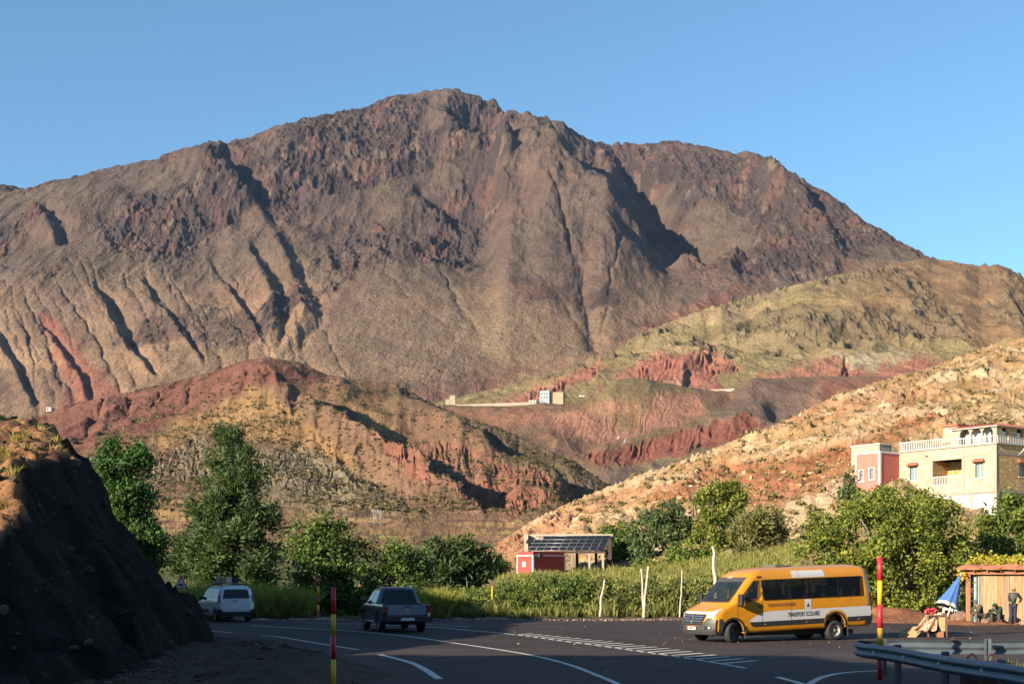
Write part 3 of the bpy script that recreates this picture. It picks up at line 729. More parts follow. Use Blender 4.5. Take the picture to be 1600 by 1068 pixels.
def along(pix, t):
    G = [ground(*p) for p in pix]; L_ = [0]
    for a, b in zip(G, G[1:]): L_.append(L_[-1] + (b - a).length)
    t *= L_[-1]; return Vector([np.interp(t, L_, [g[k] for g in G]) for k in range(3)])
def hatching():
    vs = []; fs = []
    B = [(805,991.5),(880,1001.5),(950,1011),(1070,1028),(1128,1036)]; U = [(832,989),(945,1000.5),(1040,1011.5),(1183,1031.2)]
    n = 21
    bt = np.linspace(0, 1, len(B)); ut = np.linspace(0, 1, len(U))
    for i in range(n):
        t = i / (n - 1)
        a = along(B, t); b = along(U, t)
        d = (b - a).normalized(); nn = Vector((-d.y, d.x, 0)) * .10; z = Vector((0, 0, .005))
        k = len(vs); vs += [a + nn + z, a - nn + z, b - nn + z, b + nn + z]; fs.append((k, k+1, k+2, k+3))
    me = bpy.data.meshes.new("hatching"); me.from_pydata([tuple(v) for v in vs], [], fs)
    link_mesh("hatching", me, white, road)
hatching()

# ------------------------------------------------------------------ cut bank on the left
def bank_top(X, Y):
    toe = interp([(-60,-9),(20,-8.4),(30,-8.6),(45,-11.1),(52,-14.8),(60,-19.6),(75,-29),(110,-55)], Y)
    cx = interp([(-60,-24),(0,-22),(11,-21),(18,-18),(24,-13.5),(30,-12.2),(38,-14.2),(45,-15.9),(52,-18.6),(60,-22.2),(75,-31),(110,-58)], Y)
    cz = interp([(-60,17),(0,14.5),(11,12.8),(18,6.6),(20,3.8),(22,2.2),(26,1.9),(29,3.0),(33,4.6),(38,5.9),(45,7.35),(52,8.3),(60,8.6),(75,8.0),(110,3)], Y)
    t = (toe - X) / (toe - cx)
    face = cz * np.where(t < 0, 0, np.clip(t, 0, 1) ** .93)
    beyond = np.clip(cx - X, 0, None)
    z = face + beyond * interp([(-60,.04),(15,.04),(26,.16),(40,.16),(60,.14),(110,.1)], Y) * np.exp(-beyond / 40) - .15 * (t < 0)
    # unseen knoll left of the view, added to shade the far road
    z = z + 2.4 * sstep(0, 3.5, -18.6 - X - (Y - 45) * .42) * sstep(42.5, 45, Y) * sstep(53, 48, Y)
    return z, t
def cut_bank():
    xs = np.concatenate([np.arange(-75, -26, 1.0), np.arange(-26, -4.4, .13)])
    ys = np.concatenate([np.arange(-60, 24, 1.5), np.arange(24, 66, .16), np.arange(66, 112, 1.5)])
    X, Y = np.meshgrid(xs, ys)
    w = fbm(X / 4, Y / 4, 4, 801) * .9
    Z, t = bank_top(X + w * .8, Y + w)
    rough = sstep(-.25, .15, t)
    Z = Z + rough * (ridged(X / 1.8 + Z * .3, Y / 2.6, 5, 810, gain=.6) - .62) * .8 * np.where(t < .95, 1, .35) + rough * fbm(X / .7, Y / .7, 5, 820, gain=.65) * .22
    Z = np.where(t < -.2, Z - .3, Z)
    C = np.zeros(X.shape + (3,)) + np.array([.026, .018, .016])  # face near black: its shade is put into the earth colour
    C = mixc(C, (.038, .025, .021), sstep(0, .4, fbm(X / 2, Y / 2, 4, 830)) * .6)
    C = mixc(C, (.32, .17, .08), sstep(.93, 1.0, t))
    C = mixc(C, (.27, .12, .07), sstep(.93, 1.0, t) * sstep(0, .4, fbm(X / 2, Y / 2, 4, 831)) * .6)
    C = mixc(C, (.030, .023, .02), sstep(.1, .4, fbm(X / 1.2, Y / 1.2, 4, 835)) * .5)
    idx = np.arange(X.size).reshape(X.shape)
    f = np.stack([idx[:-1, :-1], idx[:-1, 1:], idx[1:, 1:], idx[1:, :-1]], -1).reshape(-1, 4)
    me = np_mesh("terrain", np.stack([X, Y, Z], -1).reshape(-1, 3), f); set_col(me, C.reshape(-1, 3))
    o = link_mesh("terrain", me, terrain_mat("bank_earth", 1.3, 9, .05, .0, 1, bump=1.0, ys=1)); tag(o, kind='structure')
    return X, Y, Z, t
BX, BY, BZ, BT = cut_bank()
def sky_block_slope():
    # unseen slope behind and right of the viewpoint, added to block sky light
    xs = np.arange(-48, 130, 2.0); ys = np.arange(-130, 18, 2.0); X, Y = np.meshgrid(xs, ys)
    Z = 30 * sstep(10, 52, X - 4 - .15 * Y) * sstep(16, 4, Y) + 15 * sstep(-24, -62, Y) * sstep(-46, -18, X)
    Z = np.where(Z > .3, Z + fbm(X / 7, Y / 7, 5, 850) * 1.6, -.6)
    idx = np.arange(X.size).reshape(X.shape); f = np.stack([idx[:-1, :-1], idx[:-1, 1:], idx[1:, 1:], idx[1:, :-1]], -1).reshape(-1, 4)
    me = np_mesh("terrain", np.stack([X, Y, Z], -1).reshape(-1, 3), f); set_col(me, np.full((X.size, 3), 1.0) * np.array([.10, .06, .04]))
    tag(link_mesh("terrain", me, bpy.data.materials["bank_earth"]), kind='structure')
sky_block_slope()

# ================================================================== plants
def leaf_mat(name, trans=.35):
    m = bpy.data.materials.new(name); m.use_nodes = True; t = m.node_tree; t.nodes.clear(); L = t.links.new
    o = t.nodes.new("ShaderNodeOutputMaterial"); a = N(t, "ShaderNodeAttribute", attribute_name="Col")
    d = t.nodes.new("ShaderNodeBsdfPrincipled"); d.inputs["Roughness"].default_value = .6; d.inputs["Specular IOR Level"].default_value = .25
    tr = t.nodes.new("ShaderNodeBsdfTranslucent"); mx = t.nodes.new("ShaderNodeMixShader"); mx.inputs[0].default_value = trans
    tc = N(t, "ShaderNodeTexCoord"); nz = N(t, "ShaderNodeTexNoise"); nz.inputs["Scale"].default_value = 2.5; nz.inputs["Detail"].default_value = 3
    L(tc.outputs["Object"], nz.inputs["Vector"])
    r = N(t, "ShaderNodeMapRange"); r.inputs[1].default_value = .3; r.inputs[2].default_value = .7; r.inputs[3].default_value = .75; r.inputs[4].default_value = 1.25; L(nz.outputs["Fac"], r.inputs[0])
    sc_ = N(t, "ShaderNodeVectorMath", operation='SCALE'); L(a.outputs["Color"], sc_.inputs[0]); L(r.outputs[0], sc_.inputs["Scale"])
    L(sc_.outputs[0], d.inputs["Base Color"])
    h = N(t, "ShaderNodeVectorMath", operation='MULTIPLY'); h.inputs[1].default_value = (1.3, 1.25, .5); L(sc_.outputs[0], h.inputs[0]); L(h.outputs[0], tr.inputs["Color"])
    L(d.outputs[0], mx.inputs[1]); L(tr.outputs[0], mx.inputs[2]); L(mx.outputs[0], o.inputs["Surface"])
    return m
LEAF = leaf_mat("leaves")
BARK = flat("bark", (.16, .125, .09), .9, var=.35, scale=9, bump=.6)
def unit(n, r): 
    v = r.normal(size=(n, 3)); return v / (np.linalg.norm(v, axis=1, keepdims=True) + 1e-9)
def leaves(P, size, r, aspect=2.0, droop=0.0, along=None, jit=.35, tri=False):
    """one bent leaf (two triangles forming a kite) per point"""
    n = len(P)
    u = unit(n, r) if along is None else along + unit(n, r) * jit
    u[:, 2] -= droop; u /= np.linalg.norm(u, axis=1, keepdims=True)
    w = np.cross(u, unit(n, r)); w /= (np.linalg.norm(w, axis=1, keepdims=True) + 1e-9)
    s = size * r.uniform(.6, 1.35, (n, 1)); a = u * s * .5 * aspect; b = w * s * .5
    nn = np.cross(u, w) * s * .12
    V_ = np.stack([P - a, P + b + nn, P + a, P - b + nn], 1).reshape(-1, 3)
    f = np.arange(4 * n).reshape(n, 4)
    return V_, f
def leaf_obj(name, V_, f, c, parent, r, var=.25, mat=None):
    n = len(f)
    k = 1.45 * (1 + r.normal(0, var, (n, 1)) * .6); k = np.clip(k, .45, 1.7)
    hue = r.normal(0, .08, (n, 1))
    cc = np.clip(c * k * np.concatenate([1 + hue, np.ones((n, 1)), 1 - hue], 1), .004, 1)
    me = np_mesh(name, V_, f, smooth=False); set_col(me, np.repeat(cc, 4, 0))
    return link_mesh(name, me, mat or LEAF, parent)
def tube(bm, pts, rad, seg=7, cap=True):
    rings = []; prev = None
    for i, p in enumerate(pts):
        p = Vector(p); d = (Vector(pts[min(i+1, len(pts)-1)]) - Vector(pts[max(i-1, 0)])).normalized()
        a = d.orthogonal().normalized() if prev is None else (prev - d * prev.dot(d)).normalized(); prev = a
        b = d.cross(a); rr = rad[i] if isinstance(rad, (list, tuple)) else rad
        rings.append([bm.verts.new(p + (a * math.cos(2*math.pi*k/seg) + b * math.sin(2*math.pi*k/seg)) * rr) for k in range(seg)])
    for i in range(len(rings)-1):
        for k in range(seg):
            f = bm.faces.new((rings[i][k], rings[i][(k+1) % seg], rings[i+1][(k+1) % seg], rings[i+1][k])); f.smooth = True
    if cap:
        bm.faces.new(rings[0][::-1]); bm.faces.new(rings[-1])
def bm_obj(name, bm, m, parent=None):
    me = bpy.data.meshes.new(name); bmesh.ops.recalc_face_normals(bm, faces=bm.faces[:]); bm.to_mesh(me); bm.free(); return link_mesh(name, me, m, parent)
def plant(name, label, cat, base_px, base_py, D, lobes, size, n, c1, c2, seed, z0=None, trunk=.16, stems=1, aspect=1.8, droop=0.0, sig=.28, radial=0.0, shell=.5, gap=.0, group=None, per=26, limb_r=.5, bark=None):
    """lobes: (px, py, rx, ry, depth offset m) ellipsoids of foliage"""
    r = np.random.default_rng(seed); rr = random.Random(seed); k = D / F
    b = at(base_px, base_py, D); 
    if z0 is not None: b.z = z0
    root = empty(name, b, 0, label, cat, group)
    L_ = [(at(x, y, D) + Vector((0, dd, 0)) - b, rx * k, ry * k) for x, y, rx, ry, dd in lobes]
    vol = np.array([rx * ry for _, rx, ry in L_]) ; vol = vol / vol.sum()
    P = []; A = []; T = []
    for (c, rx, rz), w in zip(L_, vol):
        m = max(4, int(n * w)); nc = max(3, m // per)
        ns = int(np.clip(rx * rz * 7, 5, 22)); us = unit(ns, r)
        sc_ = us * r.uniform(.45, 1.0, (ns, 1)); sr = r.uniform(.26, .5, (ns, 1)); pick = r.integers(0, ns, nc)
        u = unit(nc, r); u = u + us[pick] * .5; u /= np.linalg.norm(u, axis=1, keepdims=True)
        q = sc_[pick] + u * sr[pick] * r.uniform(shell, 1.12, (nc, 1))
        stray = r.uniform(size=(nc, 1)) < .12; q = np.where(stray, unit(nc, r) * r.uniform(.8, 1.3, (nc, 1)), q)
        cc = np.array(c) + q * np.array([rx, rx * .85, rz])
        if gap > 0:
            g = fbm(cc[:, 0] / (rx * .5) + seed, cc[:, 2] / (rx * .5), 2, seed) > -.35 + gap * .5
            cc = cc[g]; u = u[g]
        tone = r.uniform(0, 1, len(cc))
        pts = np.repeat(cc, per, 0) + r.normal(size=(len(cc) * per, 3)) * sig * r.uniform(.6, 1.3, (len(cc) * per, 1))
        P.append(pts); A.append(np.repeat(u, per, 0)); T.append(np.repeat(tone, per))
    P = np.concatenate(P); A = np.concatenate(A); T = np.concatenate(T)
    keep = P[:, 2] + b.z > .02 + min(b.z, 0); P = P[keep]; A = A[keep]; T = T[keep]
    al = None
    if radial > 0: al = A * radial + np.array([0, 0, .35 * radial])
    V_, f = leaves(P, size, r, aspect, droop, al, 1.0 if radial < 1 else .5)
    c = np.asarray(c1) * (1 - T[:, None]) + np.asarray(c2) * T[:, None]
    leaf_obj("crown", V_, f, c, root, r)
    bm = bmesh.new()
    cen = sum((l[0] * w for l, w in zip(L_, vol)), Vector())
    for s_ in range(stems):
        off = Vector((rr.uniform(-.25, .25), rr.uniform(-.25, .25), 0)) * (stems - 1)
        top = max(L_, key=lambda l: l[0].z + l[2] * .5)[0]
        mid = Vector((cen.x * .5 + off.x * 2, cen.y * .5 + off.y * 2, top.z * .45))
        pts = spline([off * .5 + Vector((0, 0, -.25)), mid * .5 + off * .4, mid, Vector((top.x * .8 + off.x * 2, top.y * .8, top.z * .9))], 4)
        tube(bm, pts, [trunk * (1 - .8 * i / (len(pts) - 1)) for i in range(len(pts))], 7)
    for c_, rx, rz in L_:
        for q in range(2 if rx > .5 else 1):
            e = c_ + Vector((rr.uniform(-.6, .6) * rx, rr.uniform(-.5, .5) * rx, rr.uniform(-.2, .6) * rz))
            s0 = Vector((cen.x * .3, cen.y * .3, e.z * rr.uniform(.15, .45)))
            pts = spline([s0, s0.lerp(e, .5) + Vector((rr.uniform(-.2, .2), rr.uniform(-.2, .2), .15)), e], 4)
            tube(bm, pts, [trunk * limb_r * (1 - .85 * i / (len(pts) - 1)) for i in range(len(pts))], 5)
    bm_obj("trunk", bm, bark or BARK, root)
    return root
def tufts(name, label, pts, h, w, blades, c1, c2, seed, spread=.5, kind='stuff', cat=None, parent=None):
    """grass or weed blades standing at given points"""
    r = np.random.default_rng(seed); pts = np.asarray(pts, dtype=float)
    P = np.repeat(pts, blades, 0); n = len(P)
    a = r.uniform(0, 2*np.pi, n); lean = r.uniform(0, spread, n); hh = np.repeat(np.asarray(h) * np.ones(len(pts)), blades) * r.uniform(.5, 1.15, n)
    P = P + np.stack([np.cos(a), np.sin(a), np.zeros(n)], 1) * (hh * .22)[:, None] * r.uniform(0, 1, (n, 1))
    d = np.stack([np.cos(a) * lean, np.sin(a) * lean, np.ones(n)], 1); d /= np.linalg.norm(d, axis=1, keepdims=True)
    sd = np.stack([-np.sin(a), np.cos(a), np.zeros(n)], 1); th = r.uniform(0, np.pi, n)
    sd = sd * np.cos(th)[:, None] + np.cross(d, sd) * np.sin(th)[:, None]
    t1 = P + d * (hh * .55)[:, None]; t2 = P + (d + np.stack([np.cos(a), np.sin(a), -.3*np.ones(n)], 1) * lean[:, None] * .5) * hh[:, None]
    ww = w * r.uniform(.6, 1.3, (n, 1))
    V_ = np.stack([P - sd * ww * .5, P + sd * ww * .5, t1 + sd * ww * .4, t2], 1); V2 = np.stack([P - sd * ww * .5, t1 + sd * ww * .4, t2, t1 - sd * ww * .4], 1)
    V_ = np.stack([P - sd * ww * .5, t1 + sd * ww * .5, t2, t1 - sd * ww * .5], 1).reshape(-1, 3)
    t = r.uniform(0, 1, (len(pts), 1)); c = np.repeat(np.asarray(c1) * (1 - t) + np.asarray(c2) * t, blades, 0)
    o = leaf_obj(name, V_, np.arange(4*n).reshape(n, 4), c, parent, r)
    if parent is None: tag(o, label, cat, kind=kind)
    return o

GRN = (.028, .052, .018); MG = (.05, .08, .02); LG = (.125, .15, .035); YG = (.16, .19, .035)
# tall feathery tree behind the van
plant("tall_tree", "tall feathery dark green tree rising behind the white van", "tree", 365, 938, 95,
      [(362,690,22,30,0),(350,715,28,26,.5),(378,722,28,28,-.4),(362,752,42,30,0),(335,782,42,30,.5),(392,775,38,34,-.5),(362,806,58,34,0),(325,822,38,34,.6),(400,826,38,38,-.4),
       (362,850,62,38,0),(335,882,44,40,.4),(398,880,42,42,-.3),(362,908,52,36,0)], .13, 46000, (.035,.06,.022), (.075,.11,.04), 21, z0=.2, trunk=.28, aspect=3.2, sig=.30, radial=1.6, shell=.4, limb_r=.4, gap=.5)
plant("leafy_tree", "bushy green tree partly hidden by the dark bank", "tree", 215, 905, 82,
      [(185,712,28,26,0),(205,722,24,24,.3),(178,745,30,28,0),(195,772,36,30,.2),(214,790,24,30,-.2),(210,815,34,32,0),(225,842,28,30,0),(232,868,24,28,0),(196,850,30,36,.4),(215,880,28,26,0)],
      .14, 24000, (.035,.07,.022), (.06,.125,.03), 22, z0=.1, trunk=.2, aspect=2.0, sig=.3, radial=.8)
plant("small_tree", "small dark tree low beside the tall feathery tree", "tree", 290, 905, 105,
      [(290,835,16,16,0),(284,855,24,20,.2),(298,862,18,20,0),(288,880,26,18,0)], .17, 5000, (.03,.055,.02), (.055,.085,.025), 23, z0=.4, trunk=.12, radial=1)
plant("fig_tree", "broad fig tree with large glossy leaves left of the pickup", "tree", 520, 966, 74.5,
      [(490,828,32,24,0),(520,832,28,22,.3),(478,858,28,28,-.2),(515,862,40,32,0),(555,868,26,26,.3),(500,900,42,34,-.4),(548,905,36,34,0),(480,930,26,26,0),(520,938,44,28,-.5),(565,938,28,28,0)],
      .16, 21000, (.04,.075,.02), (.10,.15,.035), 24, z0=0, trunk=.16, stems=3, aspect=1.25, sig=.26, shell=.5, gap=.7)
plant("fig_tree", "low round fig tree standing behind the pickup roof", "tree", 625, 966, 75.5,
      [(600,872,28,22,0),(630,880,34,24,0),(610,905,40,30,0),(650,908,26,28,.2),(600,938,36,28,0),(645,940,34,28,-.2)],
      .16, 15500, (.04,.07,.02), (.095,.14,.035), 25, z0=0, trunk=.13, stems=3, aspect=1.25, sig=.26, shell=.5, gap=.7)
plant("willow_shrub", "dark feathery shrub between the pickup and the red shed", "shrub", 715, 960, 84,
      [(680,872,24,24,0),(700,862,22,22,.3),(735,866,24,24,0),(712,890,38,28,0),(745,895,24,26,.3),(690,915,34,28,0),(735,925,34,28,0),(668,905,18,30,0)],
      .15, 11000, (.035,.06,.022), (.07,.10,.035), 26, z0=0, trunk=.08, stems=4, aspect=3.0, radial=1.2, sig=.25)
plant("willow_shrub", "small grey green shrub on the bank left of the red shed", "shrub", 770, 905, 112,
      [(765,880,16,14,0),(780,892,18,14,0),(755,895,18,14,0),(772,905,24,14,0)], .16, 3600, (.06,.09,.03), (.12,.15,.05), 27, z0=1.2, trunk=.06, stems=3, radial=1)
# hedge along the far verge
def hedge(name, label, x0, x1, tops, seed, n, dens=1.0, c1=MG, c2=LG, Dm=73.5):
    r = np.random.default_rng(seed); root = empty(name, at((x0+x1)/2, 0, Dm) * Vector((1, 1, 0)), 0, label, "hedge"); 
    root.location = ((((x0+x1)/2)-800)/F*Dm, Dm, 0)
    m = n // 22
    px = r.uniform(x0, x1, m); D = Dm + r.uniform(-2.6, 4.0, m)
    top = interp(tops, px) ; ztop = (HY - top) / F * Dm + EYE
    ztop = ztop * (1 + .34 * fbm(px / 22., D / 2, 3, seed)) * sstep(-3.4, -1.2, D - Dm) - .35
    z = ztop * r.uniform(0, 1, m) ** .7
    c = np.stack([(px - 800) / F * D - root.location.x, D - root.location.y, z], 1)
    P = np.repeat(c, 22, 0) + r.normal(size=(m*22, 3)) * .16; P = P[P[:, 2] > .03]
    up = np.tile([0, 0, 1.0], (len(P), 1))
    V_, f = leaves(P, .10, r, 2.0, 0, up, 1.1)
    tone = sstep(-.45, .45, fbm(P[:, 0] / 1.3, P[:, 2] / 1.0 + P[:, 1], 3, seed + 3))
    leaf_obj("foliage", V_, f, np.asarray(c1) * (1 - tone[:, None]) + np.asarray(c2) * tone[:, None], root, r)
    return root
hedge("hedge", "dense green weedy hedge behind the yellow marker pole", 655, 935, [(655,925),(700,925),(760,915),(830,903),(880,898),(935,905)], 31, 42000)
hedge("hedge", "loose sunlit hedge behind the bare pale stakes", 930, 1250, [(930,903),(980,905),(1050,900),(1100,905),(1250,905)], 32, 46000, c1=(.07,.085,.025), c2=(.17,.18,.05))
# broom and weeds by the verge
def weeds(name, label, rects, n, h, blades, c1, c2, seed, w=.03, land=None):
    r = np.random.default_rng(seed); pts = []
    for x0, x1, d0, d1, wt in rects:
        m = int(n * wt); px = r.uniform(x0, x1, m); D = r.uniform(d0, d1, m)
        z = np.array([land.sample(a, b) for a, b in zip(px, D)]) if land is not None else np.zeros(m)
        pts.append(np.stack([(px - 800) / F * D, D, z], 1))
    pts = np.concatenate(pts); hh = h * np.clip(1 + .5 * fbm(pts[:, 0] / 1.5, pts[:, 1] / 1.5, 2, seed), .3, 1.8)
    return tufts(name, label, pts, hh, w, blades, c1, c2, seed)
weeds("grass", "tall yellow green broom and grass along the far verge", [(285,330,69.5,78,.22),(385,480,69.2,76,.55),(655,700,69.3,71,.12),(330,400,74,80,.25)], 1500, 1.5, 16, (.17,.19,.035), (.26,.25,.06), 41, w=.05)
weeds("grass", "tall mixed weeds along the foot of the hedge", [(660,1060,70.2,74,.7),(900,1250,74,79,.3)], 900, .8, 9, (.08,.11,.025), (.26,.25,.08), 46, w=.045)
weeds("grass", "green grass on the valley floor behind the trees", [(250,700,84,150,1.0)], 5200, 1.1, 9, (.08,.12,.03), (.20,.20,.06), 42, w=.09)
weeds("grass", "green weeds on the slope above the bus", [(780,1250,80,104,1.0)], 7000, .8, 8, (.09,.115,.025), (.27,.24,.075), 43, w=.07, land=S)
# right of the solar roof
zS = lambda px, D: S.sample(px, D) - .1
plant("dark_shrub", "dark green shrub touching the right end of the solar roof", "shrub", 965, 880, 126,
      [(962,832,20,16,0),(978,850,18,18,0),(958,858,14,16,0),(975,868,20,16,0)], .2, 4500, (.05,.09,.02), (.11,.16,.03), 51, z0=zS(965,126), trunk=.09, stems=3)
plant("olive_tree", "grey green tree with rounded top right of the solar roof", "tree", 1035, 890, 120,
      [(1040,808,26,20,0),(1012,820,26,20,.4),(1065,818,26,20,0),(1035,840,44,26,0),(1000,846,24,22,0),(1078,845,26,24,.3),(1030,868,44,22,0),(1075,872,28,20,0)],
      .2, 15000, (.045,.07,.028), (.10,.135,.05), 52, z0=zS(1035,120), trunk=.16, stems=2, aspect=2.4, radial=.8, sig=.3, gap=.7)
plant("acacia_tree", "open yellow green tree with bare dark limbs above the bus front", "tree", 1128, 905, 112,
      [(1128,770,30,13,0),(1150,778,20,13,.2),(1105,782,20,14,0),(1140,798,24,14,0),(1112,805,22,16,.2),(1128,828,30,16,0),(1100,842,22,18,0),(1135,858,28,20,0)],
      .17, 9500, (.08,.11,.02), (.20,.21,.04), 53, z0=zS(1128,112), trunk=.17, stems=2, aspect=2.0, sig=.24, limb_r=.6)
plant("green_shrub", "fresh green shrub below the open yellow green tree", "shrub", 1075, 915, 104,
      [(1070,872,28,18,0),(1095,885,26,20,0),(1060,895,32,18,0),(1100,900,30,18,0),(1020,895,30,16,0)], .17, 8000, (.06,.10,.02), (.15,.19,.035), 54, z0=zS(1075,104), trunk=.07, stems=4)
plant("brown_shrub", "round olive brown shrub on the slope above the bus roof", "shrub", 1188, 905, 104,
      [(1190,822,32,20,0),(1172,840,26,22,0),(1208,842,24,22,.2),(1188,862,38,24,0),(1188,885,34,20,0),(1165,880,22,20,0)],
      .16, 11000, (.085,.085,.03), (.15,.15,.05), 55, z0=zS(1188,104), trunk=.1, stems=4, aspect=2.4, radial=1, sig=.3)
plant("dark_shrub", "small dark bush beside the pink house", "shrub", 1328, 785, 118,
      [(1328,758,10,12,0),(1322,770,10,12,0),(1330,776,10,10,0)], .15, 1800, (.05,.07,.03), (.09,.11,.04), 56, z0=zS(1328,118), trunk=.05)
WAL1 = (.055, .08, .014); WAL2 = (.19, .215, .035)
plant("walnut_tree", "big round bright green tree in front of the stone house", "tree", 1395, 968, 76,
      [(1420,785,50,24,0),(1385,790,40,24,-.5),(1450,800,40,26,.3),(1340,800,34,22,0),(1305,822,36,28,0),(1360,825,50,34,-1.2),(1420,832,56,36,-1.5),(1480,835,40,32,0),
       (1285,860,30,30,0),(1325,868,44,34,-1),(1385,875,56,38,-1.8),(1445,880,50,38,-1.4),(1495,872,28,30,0),(1278,905,26,30,0),(1320,915,40,34,-.8),(1375,925,48,34,-1.4),(1430,925,46,34,-1.2),(1480,915,36,34,-.4),(1400,948,60,20,-1)],
      .125, 90000, WAL1, WAL2, 57, z0=0, trunk=.3, stems=3, aspect=2.0, sig=.26, shell=.5, gap=.75, limb_r=.55, bark=flat("pale_bark", (.30, .27, .22), .85, var=.25, scale=8, bump=.5))
plant("roadside_tree", "dense green tree with yellowing leaves behind the wooden shed", "tree", 1580, 965, 82,
      [(1560,808,30,20,0),(1600,800,34,22,.4),(1630,810,34,24,0),(1540,835,26,24,0),(1585,840,46,30,0),(1630,850,40,34,0),(1560,870,44,28,0),(1610,880,50,30,0),(1540,905,34,40,0),(1600,930,60,34,0)],
      .14, 40000, (.05,.085,.018), (.14,.17,.03), 58, z0=0, trunk=.22, stems=3, aspect=2.0, sig=.26, shell=.5, gap=.7)
# scrub dotted over the hills (uncounted)
def scrub(name, label, land, rects, n, size, c1, c2, seed, blades=14, w=None, excl=None):
    r = np.random.default_rng(seed); pts = []; tot = 0
    nr, nc = land.D.shape
    i = r.integers(2, nr - 3, n * 6); j = r.integers(2, nc - 3, n * 6)
    px = land.PX[i, j]; py = land.PY[i, j]
    ok = np.zeros(len(i), bool)
    for x0, y0, x1, y1 in rects: ok |= (px > x0) & (px < x1) & (py > y0) & (py < y1)
    dn = fbm(land.X[i, j] / (size * 14), land.D[i, j] / (size * 14), 3, seed)
    ok &= r.uniform(-.5, .6, len(i)) < dn
    i = i[ok][:n]; j = j[ok][:n]
    P = np.stack([land.X[i, j], land.D[i, j], land.Z[i, j]], 1)
    s = size * r.uniform(.5, 1.5, len(i)) ** 1.3
    C_ = np.repeat(P, blades, 0); S_ = np.repeat(s, blades)
    u = unit(len(C_), r); u[:, 2] = np.abs(u[:, 2])
    Q = C_ + u * (S_ * .55)[:, None] * np.array([1, 1, .75])
    V_, f = leaves(Q, 1.0, r, 1.3, 0, u.copy(), .8)
    V_ = (V_.reshape(-1, 4, 3) - Q[:, None]) * (S_ * .55)[:, None, None] + Q[:, None]
    t = r.uniform(0, 1, (len(i), 1)); c = np.repeat(np.asarray(c1) * (1 - t) + np.asarray(c2) * t, blades, 0)
    o = leaf_obj(name, V_.reshape(-1, 3), f, c, None, r); tag(o, label, kind='stuff'); return o
scrub("scrub", "low dry bushes dotted over the ochre hill", Hh, [(200,590,1000,800)], 7500, .9, (.075,.063,.034), (.12,.10,.05), 61, blades=7)
scrub("scrub", "small bushes on the stony orange hillside", S, [(900,540,1700,860)], 1700, .6, (.15,.12,.055), (.22,.175,.085), 62, blades=14)
# stones on the hillside and bank
def rubble(name, label, P, sizes, c1, c2, seed, mat):
    r = np.random.default_rng(seed)
    base = bmesh.new(); bmesh.ops.create_icosphere(base, subdivisions=1, radius=1.0)
    bv = np.array([v.co for v in base.verts]); bf = np.array([[v.index for v in f.verts] for f in base.faces]); base.free()
    n = len(P); nv = len(bv)
    sc3 = sizes[:, None] * r.uniform(.5, 1.2, (n, 3)) * np.array([1.1, 1.0, .75])
    V_ = bv[None] * (1 + r.normal(0, .22, (n, nv, 1)))
    V_ = V_ * sc3[:, None]
    a = r.uniform(0, 6.28, n); ca, sa = np.cos(a)[:, None], np.sin(a)[:, None]
    x = V_[..., 0] * ca - V_[..., 1] * sa; y = V_[..., 0] * sa + V_[..., 1] * ca
    V_ = np.stack([x, y, V_[..., 2]], -1) + P[:, None]
    f = (bf[None] + (np.arange(n) * nv)[:, None, None]).reshape(-1, 3)
    me = np_mesh(name, V_.reshape(-1, 3), f, smooth=False)
    t = r.uniform(0, 1, (n, 1)); c = np.repeat(np.asarray(c1) * (1 - t) + np.asarray(c2) * t, nv, 0); set_col(me, c)
    o = link_mesh(name, me, mat); tag(o, label, kind='stuff'); return o
mat_stone = terrain_mat("loose_stone", .9, 6, .05, 0, 1, bump=.8, ys=1)
def on_land(land, rects, n, seed, thresh=None):
    r = np.random.default_rng(seed); nr, nc = land.D.shape
    i = r.integers(2, nr - 3, n * 8); j = r.integers(2, nc - 3, n * 8); px = land.PX[i, j]; py = land.PY[i, j]; ok = np.zeros(len(i), bool)
    for x0, y0, x1, y1 in rects: ok |= (px > x0) & (px < x1) & (py > y0) & (py < y1)
    dn = fbm(land.X[i, j] / 16, land.D[i, j] / 12, 4, seed); ok &= r.uniform(-.45, .5, len(i)) < dn
    i = i[ok][:n]; j = j[ok][:n]; return np.stack([land.X[i, j], land.D[i, j], land.Z[i, j]], 1), r
P_, r_ = on_land(S, [(850,540,1700,860)], 5200, 71)
rubble("stones", "pale stones strewn over the orange hillside", P_, r_.pareto(2.6, len(P_)).clip(0, 3) * .16 + .08, (.33,.22,.115), (.46,.34,.20), 72, mat_stone)
m_ = (BT > -.3) & (BY > 24) & (BY < 62) & (BX > -22)
i_ = np.random.default_rng(5).choice(np.flatnonzero(m_), 2600); P_ = np.stack([BX.ravel()[i_], BY.ravel()[i_], BZ.ravel()[i_]], 1)
rubble("stones", "stones lying on the cut bank", P_, np.random.default_rng(6).pareto(2.4, len(P_)).clip(0, 5) * .045 + .03, (.05,.034,.027), (.11,.07,.05), 73, mat_stone)
m_ = (BT > 1.0) & (BY > 26) & (BY < 58) & (BX > -26)
i_ = np.random.default_rng(8).choice(np.flatnonzero(m_), 240)
tufts("grass", "dry straw coloured tufts on top of the cut bank", np.stack([BX.ravel()[i_], BY.ravel()[i_], BZ.ravel()[i_] - .03], 1), .42, .02, 46, (.33,.25,.09), (.22,.19,.07), 44, spread=.8)
def verge_stones():
    r = np.random.default_rng(77); n = 2600
    x = r.uniform(-9, -3, n); y = r.uniform(24, 46, n); ok = x < -3.2 - (y - 30) * .36; x = x[ok]; y = y[ok]
    rubble("stones", "gravel and stones along the near verge", np.stack([x, y, np.full(len(x), .04)], 1), r.pareto(3, len(x)).clip(0, 4) * .028 + .02, (.07,.05,.04), (.17,.12,.09), 78, mat_stone)
verge_stones()
